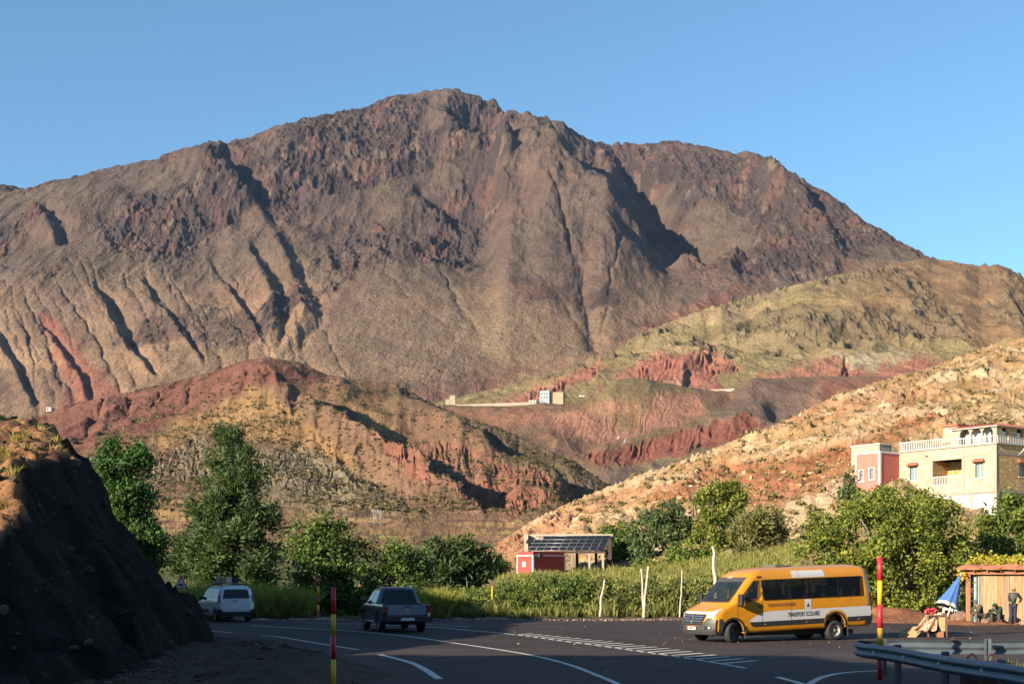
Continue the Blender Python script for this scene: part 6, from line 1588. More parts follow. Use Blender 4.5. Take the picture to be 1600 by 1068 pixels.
# ------------------------------------------------------------------ people
SKIN = flat("skin", (.27,.14,.085), .55, var=.08, scale=8)
def grow(name, V, E, m, parent, sub=2, root=0):
    """smooth tapering surface round a skeleton; V: name -> (x,y,z,rx[,ry])"""
    keys = list(V); me = bpy.data.meshes.new(name); me.from_pydata([V[k][:3] for k in keys], [(keys.index(a), keys.index(b)) for a, b in E], [])
    o = link_mesh(name, me, None, parent)
    sk = o.modifiers.new("skin", 'SKIN'); bm = bmesh.new(); bm.from_mesh(me); lay = bm.verts.layers.skin.verify(); bm.verts.ensure_lookup_table()
    for i, k in enumerate(keys):
        r1 = V[k][3]; r2 = V[k][4] if len(V[k]) > 4 else r1; bm.verts[i][lay].radius = (r1, r2); bm.verts[i][lay].use_root = (i == root)
    bm.to_mesh(me); bm.free(); sk.use_smooth_shade = True
    ss = o.modifiers.new("sub", 'SUBSURF'); ss.levels = sub; ss.render_levels = sub
    dg = bpy.context.evaluated_depsgraph_get(); dg.update(); m2 = bpy.data.meshes.new_from_object(o.evaluated_get(dg)); o.modifiers.clear(); o.data = m2; m2.materials.clear(); m2.materials.append(m)
    for p in m2.polygons: p.use_smooth = True
    return o
def person(loc, rz, pose, label, jacket, trousers, shoes, head_yaw=0.0, head_pitch=0.0, hat=None, hood=None):
    """pose: joint -> (x,y,z) with the figure facing local -y"""
    root = empty("person", loc, rz, label, "person"); J = {k: Vector(v) for k, v in pose.items()}
    V = {}; E = []
    def a(k, p, r, r2=None): V[k] = (*p, r, r2 or r)
    a('pelvis', J['pelvis'], .115, .095); a('waist', J['waist'], .105, .085); a('chest', J['chest'], .125, .095); a('neck0', J['neck'], .055); 
    E += [('pelvis','waist'),('waist','chest'),('chest','neck0')]
    hc = J['head']; up = (hc - J['neck']).normalized(); a('jaw', J['neck'].lerp(hc, .45), .052); a('skull', hc, .085, .092); a('crown', hc + up*.06, .07, .075)
    E += [('neck0','jaw'),('jaw','skull'),('skull','crown')]
    for s in 'lr':
        a('sh'+s, J['sh'+s], .052); a('el'+s, J['el'+s], .040); a('wr'+s, J['wr'+s], .027); a('hp'+s, J['hip'+s], .08); a('kn'+s, J['kn'+s], .055); a('an'+s, J['an'+s], .038)
        h = J['wr'+s] + (J['wr'+s]-J['el'+s]).normalized()*.08; a('pm'+s, h, .030, .018)
        E += [('chest','sh'+s),('sh'+s,'el'+s),('el'+s,'wr'+s),('wr'+s,'pm'+s),('pelvis','hp'+s),('hp'+s,'kn'+s),('kn'+s,'an'+s)]
        d = (J['wr'+s]-J['el'+s]).normalized(); sd = d.orthogonal().normalized(); nrm = d.cross(sd)
        for i, (off, ln) in enumerate(((-.024,.055),(-.008,.066),(.008,.062),(.022,.048))):
            p1 = h + sd*off + d*.02; p2 = p1 + d*ln*.6 + nrm*.008; p3 = p2 + d*ln*.35 + nrm*.02
            a('f%d%s'%(i,s), p1, .010); a('g%d%s'%(i,s), p2, .0095); a('h%d%s'%(i,s), p3, .008); E += [('pm'+s,'f%d%s'%(i,s)),('f%d%s'%(i,s),'g%d%s'%(i,s)),('g%d%s'%(i,s),'h%d%s'%(i,s))]
        p1 = h - d*.03 + sd*.035; a('t1'+s, p1, .012); a('t2'+s, p1 + d*.04 + sd*.012, .010); E += [('pm'+s,'t1'+s),('t1'+s,'t2'+s)]
    grow("body", V, E, SKIN, root)
    # face
    fw = Vector((0,-1,0)); rot = Matrix.Rotation(head_yaw, 3, 'Z') @ Matrix.Rotation(head_pitch, 3, 'X'); fw = rot @ fw; rt = rot @ Vector((1,0,0)); uu = rot @ Vector((0,0,1))
    bm = bmesh.new(); 
    bmesh.ops.create_cone(bm, segments=8, radius1=.018, radius2=.006, depth=.05, matrix=Matrix.Translation(hc + fw*.098 - uu*.012)); bm_obj("nose", bm, SKIN, root)
    for q in (-1, 1):
        bm = bmesh.new(); bmesh.ops.create_uvsphere(bm, u_segments=8, v_segments=6, radius=.011, matrix=Matrix.Translation(hc + fw*.086 + rt*q*.032 + uu*.012)); bm_obj("eye", bm, flat("eye_dark", (.02,.015,.012), .3), root)
        bm = bmesh.new(); bmesh.ops.create_uvsphere(bm, u_segments=8, v_segments=6, radius=.026, matrix=Matrix.Translation(hc + rt*q*.088 - fw*.005)); bm_obj("ear", bm, SKIN, root)
    bm = bmesh.new(); box(bm, -.022,.022,-.006,.006,-.004,.004); 
    for v in bm.verts: v.co = hc + fw*.088 - uu*.055 + rt*v.co.x + fw*v.co.y + uu*v.co.z
    bm_obj("mouth", bm, flat("lips", (.16,.06,.045), .6), root)
    bm = bmesh.new(); bmesh.ops.create_uvsphere(bm, u_segments=14, v_segments=10, radius=.102)
    for v in bm.verts:
        if v.co.z < -.02 and v.co.y < .02: v.co *= .8
        v.co = hc + (rt*v.co.x + -fw*v.co.y + uu*v.co.z) - fw*.018 + uu*.02
    bm_obj("hair", bm, flat("hair_black", (.012,.01,.009), .7), root)
    # jacket and trousers as their own layers
    Vj = {k: V[k] for k in ('pelvis','waist','chest')}; Vj = {k: (*v[:3], v[3]*1.42, v[4]*1.5) for k, v in Vj.items()}; Vj['col'] = (*J['chest'].lerp(J['neck'], .75), .075, .075); Ej = [('pelvis','waist'),('waist','chest'),('chest','col')]
    for s in 'lr':
        Vj['sh'+s] = (*J['sh'+s], .088, .088); Vj['el'+s] = (*J['el'+s], .070, .070); Vj['cf'+s] = (*J['el'+s].lerp(J['wr'+s], .93), .044, .044); Ej += [('chest','sh'+s),('sh'+s,'el'+s),('el'+s,'cf'+s)]
    grow("jacket", Vj, Ej, jacket, root)
    Vt = {'pelvis': (*J['pelvis'], .155, .13)}; Et = []
    for s in 'lr':
        Vt['hp'+s] = (*J['hip'+s], .120, .120); Vt['kn'+s] = (*J['kn'+s], .090, .090); Vt['cf'+s] = (*J['kn'+s].lerp(J['an'+s], .95), .072, .072); Et += [('pelvis','hp'+s),('hp'+s,'kn'+s),('kn'+s,'cf'+s)]
        f = J['ft'+s]; an = J['an'+s]; Vs = {'h': (*(an + (an-f)*Vector((.25,.25,0)) - Vector((0,0,.045))), .04, .035), 'm': (*(an.lerp(f,.5) - Vector((0,0,.03))), .045, .035), 't': (*f, .04, .028)}
        grow("shoe", Vs, [('h','m'),('m','t')], shoes, root)
    grow("trousers", Vt, Et, trousers, root)
    if hat:
        bm = bmesh.new(); bmesh.ops.create_uvsphere(bm, u_segments=18, v_segments=12, radius=.113); bmesh.ops.delete(bm, geom=[v for v in bm.verts if v.co.z < -.005], context='VERTS')
        for v in bm.verts: v.co = hc + rt*v.co.x - fw*v.co.y + uu*(v.co.z*.88 + .035)
        bm_obj("cap", bm, hat, root)
        bm = bmesh.new(); P0 = [bm.verts.new(hc + rt*.09*math.cos(t) + fw*(.085 + .085*math.sin(t)) + uu*(.04 - .015*math.sin(t))) for t in [math.pi*k/8 for k in range(9)]]; f = bm.faces.new(P0); r_ = bmesh.ops.extrude_face_region(bm, geom=[f])
        for v in [g for g in r_['geom'] if isinstance(g, bmesh.types.BMVert)]: v.co += uu*.012
        bm_obj("cap_peak", bm, hat, root)
    if hood:
        bm = bmesh.new(); bmesh.ops.create_uvsphere(bm, u_segments=20, v_segments=14, radius=.135)
        bmesh.ops.delete(bm, geom=[v for v in bm.verts if v.co.y < -.075 and v.co.z < .07], context='VERTS')
        for v in bm.verts: v.co = hc + rt*v.co.x*.92 - fw*v.co.y + uu*(v.co.z*1.1)
        o = bm_obj("hood", bm, hood, root); md = o.modifiers.new("t", 'SOLIDIFY'); md.thickness = .012
    return root
def driver():
    b = bpy.data.objects["school_bus"]; bpy.context.view_layer.update(); rz = b.rotation_euler.z; p = Matrix.Rotation(rz, 3, 'Z') @ Vector((-1.86, .44, 0)) + b.location
    person((p.x, p.y, .78), rz + R(90), dict(pelvis=(0,.0,.42), waist=(0,.0,.56), chest=(0,-.02,.80), neck=(0,-.04,.95), head=(0,-.07,1.08), shl=(.18,-.02,.88), shr=(-.18,-.02,.88),
        ell=(.22,-.22,.70), wrl=(.14,-.34,.68), elr=(-.22,-.22,.70), wrr=(-.14,-.34,.68), hipl=(.09,-.04,.40), hipr=(-.09,-.04,.40), knl=(.10,-.36,.38), knr=(-.10,-.36,.38), anl=(.10,-.38,.29), anr=(-.10,-.38,.29), ftl=(.10,-.46,.27), ftr=(-.10,-.46,.27)),
        "person in a dark shirt at the wheel behind the bus side window", flat("dark_shirt", (.05,.055,.07), .8), flat("grey_trousers", (.05,.055,.045), .85, var=.25), flat("dark_shoes", (.05,.045,.04), .7))
def people():
    driver()
    # standing, weight on one leg, elbow on the counter, looking left
    p = at(1583, 0, 60.2)
    person((p.x, 60.2, 0), R(-28), dict(pelvis=(0,0,.96), waist=(.01,0,1.12), chest=(.03,.01,1.34), neck=(.035,-.01,1.50), head=(.025,-.03,1.63), shl=(.21,.01,1.43), shr=(-.15,.0,1.43),
        ell=(.35,.12,1.19), wrl=(.27,-.06,1.02), elr=(-.17,.02,1.15), wrr=(-.10,-.16,1.06), hipl=(.09,0,.90), hipr=(-.09,0,.90), knl=(.09,-.03,.49), knr=(-.07,-.11,.50), anl=(.09,.02,.09), anr=(-.10,-.14,.09), ftl=(.12,-.16,.035), ftr=(-.16,-.31,.035)),
        "man in a tan cap and dark jacket standing against the plank shed", flat("dark_jacket", (.012,.019,.021), .6, var=.3, scale=9, bump=.3), flat("navy_trousers", (.014,.016,.04), .8, var=.2, scale=8), flat("dusty_shoes", (.16,.14,.12), .8), head_yaw=R(-38), hat=flat("tan_cap", (.40,.27,.12), .8))
    # seated in profile, forearms on the knees
    p = at(1533, 0, 61.2)
    person((p.x, 61.2, 0), R(-68), dict(pelvis=(0,.02,.42), waist=(0,-.03,.58), chest=(0,-.17,.78), neck=(0,-.27,.91), head=(0,-.33,1.03), shl=(.18,-.20,.86), shr=(-.18,-.20,.86),
        ell=(.20,-.36,.60), wrl=(.10,-.58,.56), elr=(-.20,-.36,.60), wrr=(-.08,-.60,.58), hipl=(.09,-.02,.40), hipr=(-.09,-.02,.40), knl=(.14,-.46,.50), knr=(-.13,-.46,.50), anl=(.14,-.36,.09), anr=(-.12,-.42,.09), ftl=(.16,-.55,.035), ftr=(-.13,-.61,.035)),
        "man in a grey blue cap and olive jacket seated in profile", flat("olive_jacket", (.085,.078,.045), .85, var=.25, scale=8, bump=.3), flat("striped_trousers", (.10,.095,.07), .85, var=.3), flat("dark_shoes", (.05,.045,.04), .7), hat=flat("blue_grey_cap", (.09,.12,.17), .8))
    # crouching, head down in a green hood, hands at the face
    p = at(1561, 0, 60.7)
    person((p.x, 60.7, 0), R(-48), dict(pelvis=(0,.06,.36), waist=(0,.03,.54), chest=(0,-.14,.73), neck=(0,-.27,.81), head=(-.01,-.38,.87), shl=(.18,-.17,.78), shr=(-.18,-.17,.78),
        ell=(.20,-.38,.54), wrl=(.05,-.48,.72), elr=(-.18,-.40,.52), wrr=(-.02,-.55,.55), hipl=(.10,0,.34), hipr=(-.10,0,.34), knl=(.19,-.40,.50), knr=(-.18,-.40,.50), anl=(.20,-.36,.09), anr=(-.16,-.38,.09), ftl=(.24,-.54,.035), ftr=(-.20,-.56,.035)),
        "crouching person in a green hooded jacket with bowed head", flat("green_jacket", (.010,.055,.032), .8, var=.25, scale=8, bump=.3), flat("grey_trousers", (.05,.055,.045), .85, var=.25), flat("white_trainers", (.45,.44,.42), .6), head_pitch=R(28), hood=flat("green_jacket", (), .8))
people()
# ================================================================== buildings
def stone_mat(name, c1, c2, mortar, scale=2.1, bump=.6):
    m, nt, b = new_mat(name); L = nt.links.new; tc = N(nt, "ShaderNodeTexCoord")
    vo = N(nt, "ShaderNodeTexVoronoi", feature='DISTANCE_TO_EDGE'); vo.inputs["Scale"].default_value = scale; vc = N(nt, "ShaderNodeTexVoronoi"); vc.inputs["Scale"].default_value = scale
    mp = N(nt, "ShaderNodeMapping"); mp.inputs["Scale"].default_value = (1, 1, 1.35); L(tc.outputs["Object"], mp.inputs["Vector"])
    for v in (vo, vc): L(mp.outputs[0], v.inputs["Vector"])
    sp = N(nt, "ShaderNodeSeparateColor"); L(vc.outputs["Color"], sp.inputs[0]); mx = N(nt, "ShaderNodeMix", data_type='RGBA'); mx.inputs[6].default_value = (*c1, 1); mx.inputs[7].default_value = (*c2, 1); L(sp.outputs[0], mx.inputs[0])
    r = N(nt, "ShaderNodeMapRange"); r.inputs[1].default_value = .015; r.inputs[2].default_value = .07; L(vo.outputs["Distance"], r.inputs[0])
    m2 = N(nt, "ShaderNodeMix", data_type='RGBA'); m2.inputs[6].default_value = (*mortar, 1); L(mx.outputs[2], m2.inputs[7]); L(r.outputs[0], m2.inputs[0]); L(m2.outputs[2], b.inputs["Base Color"]); b.inputs["Roughness"].default_value = .9
    bp = N(nt, "ShaderNodeBump"); bp.inputs["Strength"].default_value = bump; bp.inputs["Distance"].default_value = .05; L(r.outputs[0], bp.inputs["Height"]); L(bp.outputs[0], b.inputs["Normal"]); return m
PHI = R(54)
class Corner:
    """building frame: origin at the near corner, u along the left facade going left, v along the right facade going right/back"""
    def __init__(s, px, D, z0, phi=PHI): s.C = Vector(((px-800)/F*D, D, z0)); s.phi = phi; s.c, s.s = math.cos(phi), math.sin(phi)
    def uA(s, px): q = px-800; return (F*s.C.x - q*s.C.y) / (F*s.c + q*s.s)
    def zA(s, px, py): u = s.uA(px); return EYE + (HY-py)/F*(s.C.y + u*s.s) - s.C.z
    def vB(s, px): q = px-800; return (q*s.C.y - F*s.C.x) / (F*s.s - q*s.c)
    def zB(s, px, py): v = s.vB(px); return EYE + (HY-py)/F*(s.C.y + v*s.c) - s.C.z
    def root(s, name, label, cat): return empty(name, s.C, math.pi - s.phi, label, cat)     # local x = u
# local frame of the root: x = u (left along facade A), y = -v direction
def B_(v): return -v
def wall_holes(name, L0, L1, z0, z1, holes, t, m, parent, y0=0.0, axis='x', arch=0.0):
    """upright wall of thickness t in the x-z (or y-z) plane with rectangular or round-topped openings (a, b, za, zb)"""
    bm = bmesh.new(); xs = sorted({L0, L1, *[h[0] for h in holes], *[h[1] for h in holes]})
    def put(a, b, za, zb):
        if b-a < 1e-4 or zb-za < 1e-4: return
        if axis == 'x': box(bm, a, b, y0-t, y0, za, zb)
        else: box(bm, y0, y0+t, a, b, za, zb)
    for a, b in zip(xs, xs[1:]):
        h = [q for q in holes if q[0] <= a+1e-6 and q[1] >= b-1e-6]
        if not h: put(a, b, z0, z1)
        else:
            q = h[0]; put(a, b, z0, q[2]); put(a, b, q[3], z1)
            if arch:
                r = (q[1]-q[0])/2; cx = (q[0]+q[1])/2; n = 10; zs = q[3]-r
                for sg in (-1, 1):
                    for k in range(n):
                        t0 = math.pi/2*k/n; t1 = math.pi/2*(k+1)/n
                        P = [(cx+sg*r*math.sin(t0), zs+r*math.cos(t0)), (cx+sg*r*math.sin(t1), zs+r*math.cos(t1)), (cx+sg*r*math.sin(t1), q[3]), (cx+sg*r*math.sin(t0), q[3])]
                        va = [bm.verts.new((p[0], y0-t, p[1]) if axis == 'x' else (y0, p[0], p[1])) for p in P]; vb = [bm.verts.new((p[0], y0, p[1]) if axis == 'x' else (y0+t, p[0], p[1])) for p in P]
                        for f in (va, vb[::-1], [va[0],vb[0],vb[1],va[1]], [va[1],vb[1],vb[2],va[2]], [va[3],va[0],vb[0],vb[3]]):
                            try: bm.faces.new(f)
                            except ValueError: pass
    return bm_obj(name, bm, m, parent)
def balustrade(parent, a, b, z, h, y, m, axis='x', n=None, name="balustrade", step=.2):
    bm = bmesh.new(); ln = abs(b-a); n = n or int(ln/step)
    def put(x0, x1, y0, y1, z0, z1): box(bm, x0, x1, y0, y1, z0, z1) if axis == 'x' else box(bm, y0, y1, x0, x1, z0, z1)
    lo, hi = min(a,b), max(a,b)
    put(lo, hi, y-.04, y+.04, z+h-.06, z+h); put(lo, hi, y-.04, y+.04, z, z+.05)
    for k in range(n+1):
        x = lo + (hi-lo)*k/n; put(max(lo,x-.028), min(hi,x+.028), y-.028, y+.028, z+.05, z+h-.06)
    return bm_obj(name, bm, m, parent)
def house():
    H = Corner(1557, 135, 8.0); root = H.root("stone_villa", "cream stone villa with arched top storey and red tiled eaves on the slope", "house")
    cream_facing = stone_mat("cream_stone", (.33,.235,.16), (.45,.355,.26), (.31,.275,.225), 1.7); conc = flat("concrete", (.33,.29,.23), .9, var=.15, scale=1.5, bump=.2); wh = flat("white_paint", (.62,.62,.60), .5, var=.04, scale=2)  # cream stone of the left facade, arcade and tower
    tile = flat("roof_tile", (.36,.115,.06), .8, var=.3, scale=7, bump=.5); blue = flat("shutter_blue", (.16,.24,.27), .5, var=.1); dk = flat("room_dark", (.06,.045,.03), .9); white_metal = flat("garage_white", (.66,.67,.68), .5, var=.04, scale=1.5)
    uL, u2, u3, u4 = H.uA(1405), H.uA(1457), H.uA(1503), H.uA(1480)
    zf = H.zA(1557, 766); zt = H.zA(1557, 693); ze = H.zA(1557, 664); V = H.vB(1680)
    print("house", uL, u2, u3, zf, zt, ze, V)
    # ground storey, concrete, with garage doors; the wall stands just behind the stone above
    ga = [(H.uA(1553), H.uA(1519), .25, zf-.25), (H.uA(1514), H.uA(1486), .25, zf-.25), (H.uA(1481), H.uA(1455), .25, zf-.25)]
    wall_holes("ground_wall", 0.0, uL, -1.5, zf, ga, .3, conc, root, y0=-.06)
    wall_holes("ground_wall", B_(V), -.37, -1.5, zf, [], .3, conc, root, y0=.06, axis='y')
    for a, b, za, zb in ga:
        d = box_obj("garage_door", (a, b, -.20, -.16, za, zb), white_metal, root)
        box_obj("handle", ((a+b)/2-.03, (a+b)/2+.03, -.158, -.13, zb-1.1, zb-.6), dk, d); 
        box_obj("hinge", (a+.06, a+.14, -.158, -.14, zb-.75, zb-.35), dk, d)
    # main storey
    zl0, zl1 = H.zA(1480, 757), H.zA(1480, 718)
    w = lambda px, y0, y1, wd: (H.uA(px)-wd/2, H.uA(px)+wd/2, H.zA(px, y1), H.zA(px, y0))
    h1, h2 = w(1427, 729, 750, .95), w(1530, 723, 746, .95)
    lg = (u3, u2, zl0, zl1)
    wall_holes("stone_wall", 0.0, uL, zf+.003, zt, sorted([h2, lg, h1]), .35, cream_facing, root, y0=0.0)
    hB = (B_(H.vB(1602)), B_(H.vB(1592)), H.zB(1596, 744), H.zB(1596, 724))
    wall_holes("stone_wall", B_(V), -.36, zf+.003, zt, [hB], .35, stone_mat("ochre_stone", (.46,.27,.10), (.62,.42,.19), (.30,.22,.13), 2.0, 1.0), root, y0=0.0, axis='y')
    for a, b, za, zb in (h1, h2):
        f = box_obj("window", (a+.005, b-.005, -.30, -.24, za+.005, zb-.005), blue, root); box_obj("mullion", ((a+b)/2-.03, (a+b)/2+.03, -.238, -.22, za+.01, zb-.01), wh, f)
        box_obj("sill", (a-.1, b+.1, .002, .10, za-.12, za-.02), wh, root)
        bm = bmesh.new(); v = [bm.verts.new(p) for p in ((a-.25,.003,zb+.12),(b+.25,.003,zb+.12),(b+.25,.45,zb+.12),(a-.25,.45,zb+.12),(a-.1,.003,zb+.5),(b+.1,.003,zb+.5))]
        for q in ((0,1,2,3),(3,2,5,4),(0,3,4),(1,5,2),(0,4,5,1)): bm.faces.new([v[i] for i in q])
        bm_obj("tiled_hood", bm, tile, root)
    a, b, za, zb = hB; f = box_obj("window", (.24,.30,a+.005,b-.005,za+.005,zb-.005), blue, root); box_obj("sill", (-.08,-.002,a-.1,b+.1,za-.12,za-.02), wh, root)
    bm = bmesh.new(); v = [bm.verts.new(p) for p in ((-.003,a-.25,zb+.12),(-.003,b+.25,zb+.12),(-.45,b+.25,zb+.12),(-.45,a-.25,zb+.12),(-.003,a-.1,zb+.5),(-.003,b+.1,zb+.5))]
    for q in ((0,1,2,3),(3,2,5,4),(0,3,4),(1,5,2),(0,4,5,1)): bm.faces.new([v[i] for i in q])
    bm_obj("tiled_hood", bm, tile, root)
    # concrete bands, proud of the stone
    for z in (zf+.0, H.zA(1557, 707)): 
        bm = bmesh.new(); box(bm, -.03, u3-.02, .003, .03, z-.12, z+.22); bm_obj("concrete_band", bm, conc, root); box_obj("concrete_band", (u2+.02, uL, .003, .03, z-.12, z+.22), conc, root)
        box_obj("concrete_band", (-.03, -.003, B_(V), .0, z-.12, z+.22), conc, root)
    for x, y0 in ((-.031, .031),): box_obj("corner_pillar", (-.05, .5, .032, .06, zf+.22, zt-.05), conc, root)
    box_obj("corner_pillar", (u3-.35, u3-.01, .032, .05, zf+.25, zt-.1), conc, root)
    # loggia: back wall, side, floor
    lgw = stone_mat("loggia_stone", (.42,.24,.08), (.58,.38,.16), (.28,.2,.11), 2.0, .9)
    box_obj("loggia_wall", (u3, u2, -3.0, -2.8, zl0, zl1), lgw, root); box_obj("loggia_wall", (u3-.2, u3, -2.8, -.36, zl0, zl1), lgw, root); box_obj("loggia_wall", (u2, u2+.2, -2.8, -.36, zl0, zl1), lgw, root)
    box_obj("loggia_floor", (u3, u2, -2.8, -.36, zl0-.2, zl0-.003), conc, root)
    balustrade(root, u3-.1, u2+.1, zl0+.01, .95, .03, wh)
    # terrace slab and roof railing at the left
    z2 = H.zA(1457, 699)
    box_obj("terrace_slab", (-.15, uL+.05, -6.5, .14, zt+.003, zt+.14), conc, root)
    balustrade(root, u4+.3, uL-.1, zt+.14, 1.0, .02, wh, step=.22)
    balustrade(root, -6.0, -.1, zt+.14, 1.0, uL-.1, wh, axis='y')
    # top storey with arches
    cz = zt+.14; rd = .62
    ar = [(H.uA(p)-rd, H.uA(p)+rd, cz, cz+1.75) for p in (1543, 1525, 1507)]
    uT = H.uA(1487)
    wall_holes("arcade_wall", 0.0, uT, cz, ze, sorted(ar), .3, cream_facing, root, y0=-.02, arch=1)
    arB = sorted([(B_(H.vB(p))-rd, B_(H.vB(p))+rd, cz, cz+1.8) for p in (1571, 1594, 1618)])
    wall_holes("arcade_wall", B_(V), -.33, cz, ze, arB, .3, stone_mat("ochre_stone_top", (.46,.27,.10), (.62,.42,.19), (.30,.22,.13), 2.0, .9), root, y0=.02, axis='y', arch=1)
    box_obj("inner_wall", (1.4, uT, -1.3, -1.1, cz, ze-.01), wh, root); box_obj("inner_wall", (1.4, 1.6, B_(V)+.1, -1.31, cz, ze-.01), dk, root); box_obj("inner_wall", (uT-.2, uT+.0, -1.09, -.33, cz, ze-.01), cream_facing, root)
    for p in (1571, 1594): 
        y = B_(H.vB(p)); box_obj("arch_window", (.18,.22,y-.3,y+.3,cz+.2,cz+1.3), wh, root)
    balustrade(root, .0, uT, cz, .8, .06, wh, step=.3); balustrade(root, B_(V), .0, cz, .8, -.08, wh, axis='y', step=.3)
    # eaves: sloping tiles all round
    bm = bmesh.new(); o_ = .32; hgt = .38; x0, x1, y0, y1 = -o_, uT+o_, B_(V), o_
    v = [bm.verts.new(p) for p in ((x0,y0,ze),(x1,y0,ze),(x1,y1,ze),(x0,y1,ze),(x0+1.2,y0,ze+hgt),(x1-1.2,y0,ze+hgt),(x1-1.2,y1-1.2,ze+hgt),(x0+1.2,y1-1.2,ze+hgt))]
    for q in ((0,1,2,3),(3,2,6,7),(0,3,7,4),(2,1,5,6),(4,7,6,5),(0,4,5,1)): bm.faces.new([v[i] for i in q])
    bm_obj("tiled_roof", bm, tile, root); 
    bm = bmesh.new(); box(bm, x0+.05, x1-.05, y1-.10, y1-.04, ze-.09, ze-.003); box(bm, x0+.04, x0+.10, y0, y1-.11, ze-.09, ze-.003); bm_obj("fascia", bm, wh, root)
    # ridge tiles as rounded ribs down the slopes
    bm = bmesh.new()
    for k in range(int((x1-x0)/.32)): 
        x = x0+.2+k*.32; xi = min(max(x, x0+1.2), x1-1.2); tube(bm, [(x, y1-.01, ze+.03), (xi if abs(xi-x) < .01 else x+(xi-x)*.8, y1-1.2*(1 if abs(xi-x)<.01 else .8), ze+hgt*(1 if abs(xi-x)<.01 else .8)+.03)], .055, 5)
    for k in range(int((y1-y0)/.32)):
        y = y1-.2-k*.32; f_ = min(1, (y1-y)/1.2); tube(bm, [(x0+.01, y, ze+.03), (x0+1.2*f_, y, ze+hgt*f_+.03)], .055, 5)
    bm_obj("tile_ribs", bm, tile, root)
    # small tower behind the terrace, lamps, back wall
    uS = H.uA(1481); 
    box_obj("stair_tower", (uT+.01, uT+1.9, -4.5, -1.2, cz, cz+2.35), cream_facing, root); box_obj("tower_roof", (uT+.0, uT+2.1, -4.7, -1.0, cz+2.353, cz+2.6), tile, root)
    for y, px in ((-.0, 1455),): tube_obj("spout", [(u2+.6,.05,zl1+.6),(u2+.9,.7,zl1+.75)], .05, conc, root, 6)
    tube_obj("lamp_arm", [(-.06, B_(H.vB(1590)), H.zB(1590,711)), (-.9, B_(H.vB(1590))+.2, H.zB(1590,706)+.2)], .045, wh, root, 6)
    bm = bmesh.new(); box(bm, -1.35, -.85, B_(H.vB(1590))+.05, B_(H.vB(1590))+.35, H.zB(1590,706)+.1, H.zB(1590,706)+.3, .03); bm_obj("lamp_head", bm, wh, root)
    box_obj("rear_block", (.36, uL-.02, B_(V), -7.0, -1.5, zt), conc, root); box_obj("rear_block", (uL-.3, uL-.001, -6.98, -.36, -1.5, zt), conc, root)
    # plain parapet behind the railing at the left
    box_obj("parapet", (uL+.06, uL+.5, -9.0, -1.0, zt-.3, zt+.9), conc, root)
house()
def pink_house():
    H = Corner(1375, 143, 8.0); root = H.root("pink_house", "small pink plastered house with white edges joined to the stone villa", "house")
    pink = flat("pink_plaster", (.56,.155,.12), .85, var=.06, scale=1.2); wh = flat("white_paint", (), .5); gl = flat("pane_grey", (.20,.22,.20), .3); conc = flat("concrete", (), .9)
    u = H.uA(1337); V = H.vB(1405); zt = H.zA(1375, 707); za, zb = H.zA(1357,744), H.zA(1357,732); print("pink", u, V, zt)
    hs = [(H.uA(1362)-.3, H.uA(1362)+.3, H.zA(1360,748), H.zA(1360,732)), (H.uA(1346)-.28, H.uA(1346)+.28, H.zA(1346,751), H.zA(1346,735))]
    wall_holes("pink_wall", 0.0, u, .8, zt, sorted(hs), .3, pink, root)
    box_obj("pink_wall", (0.0, .3, B_(V), -.301, .8, zt), pink, root)
    box_obj("plinth", (0.02, u-.02, B_(V), -.02, -2, .797), conc, root)
    box_obj("roof_slab", (.31, u-.02, B_(V), -.31, zt-.5, zt-.2), conc, root); box_obj("pink_wall", (u-.3, u-.001, B_(V), -.302, .8, zt), pink, root)
    for a, b, z0, z1 in hs:
        box_obj("window", (a+.004, b-.004, -.24, -.18, z0+.004, z1-.004), gl, root)
        bm = bmesh.new(); box(bm, a-.09, a-.003, .003, .05, z0, z1); box(bm, b+.003, b+.09, .003, .05, z0, z1); box(bm, a-.15, b+.15, .003, .07, z1+.003, z1+.12); box(bm, a-.16, b+.16, .003, .06, z0-.14, z0-.003); bm_obj("window_frame", bm, wh, root)
    bm = bmesh.new(); box(bm, -.05, .2, .003, .05, .8, zt); box(bm, -.05, -.003, -.2, .0, .8, zt); box(bm, u-.12, u+.02, .003, .05, .8, zt); bm_obj("corner_trim", bm, wh, root)
    bm = bmesh.new(); box(bm, -.08, u+.05, -.31, .08, zt+.003, zt+.22); box(bm, -.08, .31, B_(V), -.313, zt+.003, zt+.22); bm_obj("cornice", bm, wh, root)
    # concrete upper room behind
    box_obj("upper_parapet", (1.0, u+1.6, B_(V)+.0, -1.2, zt-1.0, zt+1.1), conc, root); box_obj("parapet_cap", (.9, u+1.7, B_(V)-.1, -1.1, zt+1.103, zt+1.25), flat("cream_cap", (.62,.54,.40), .8), root)
pink_house()

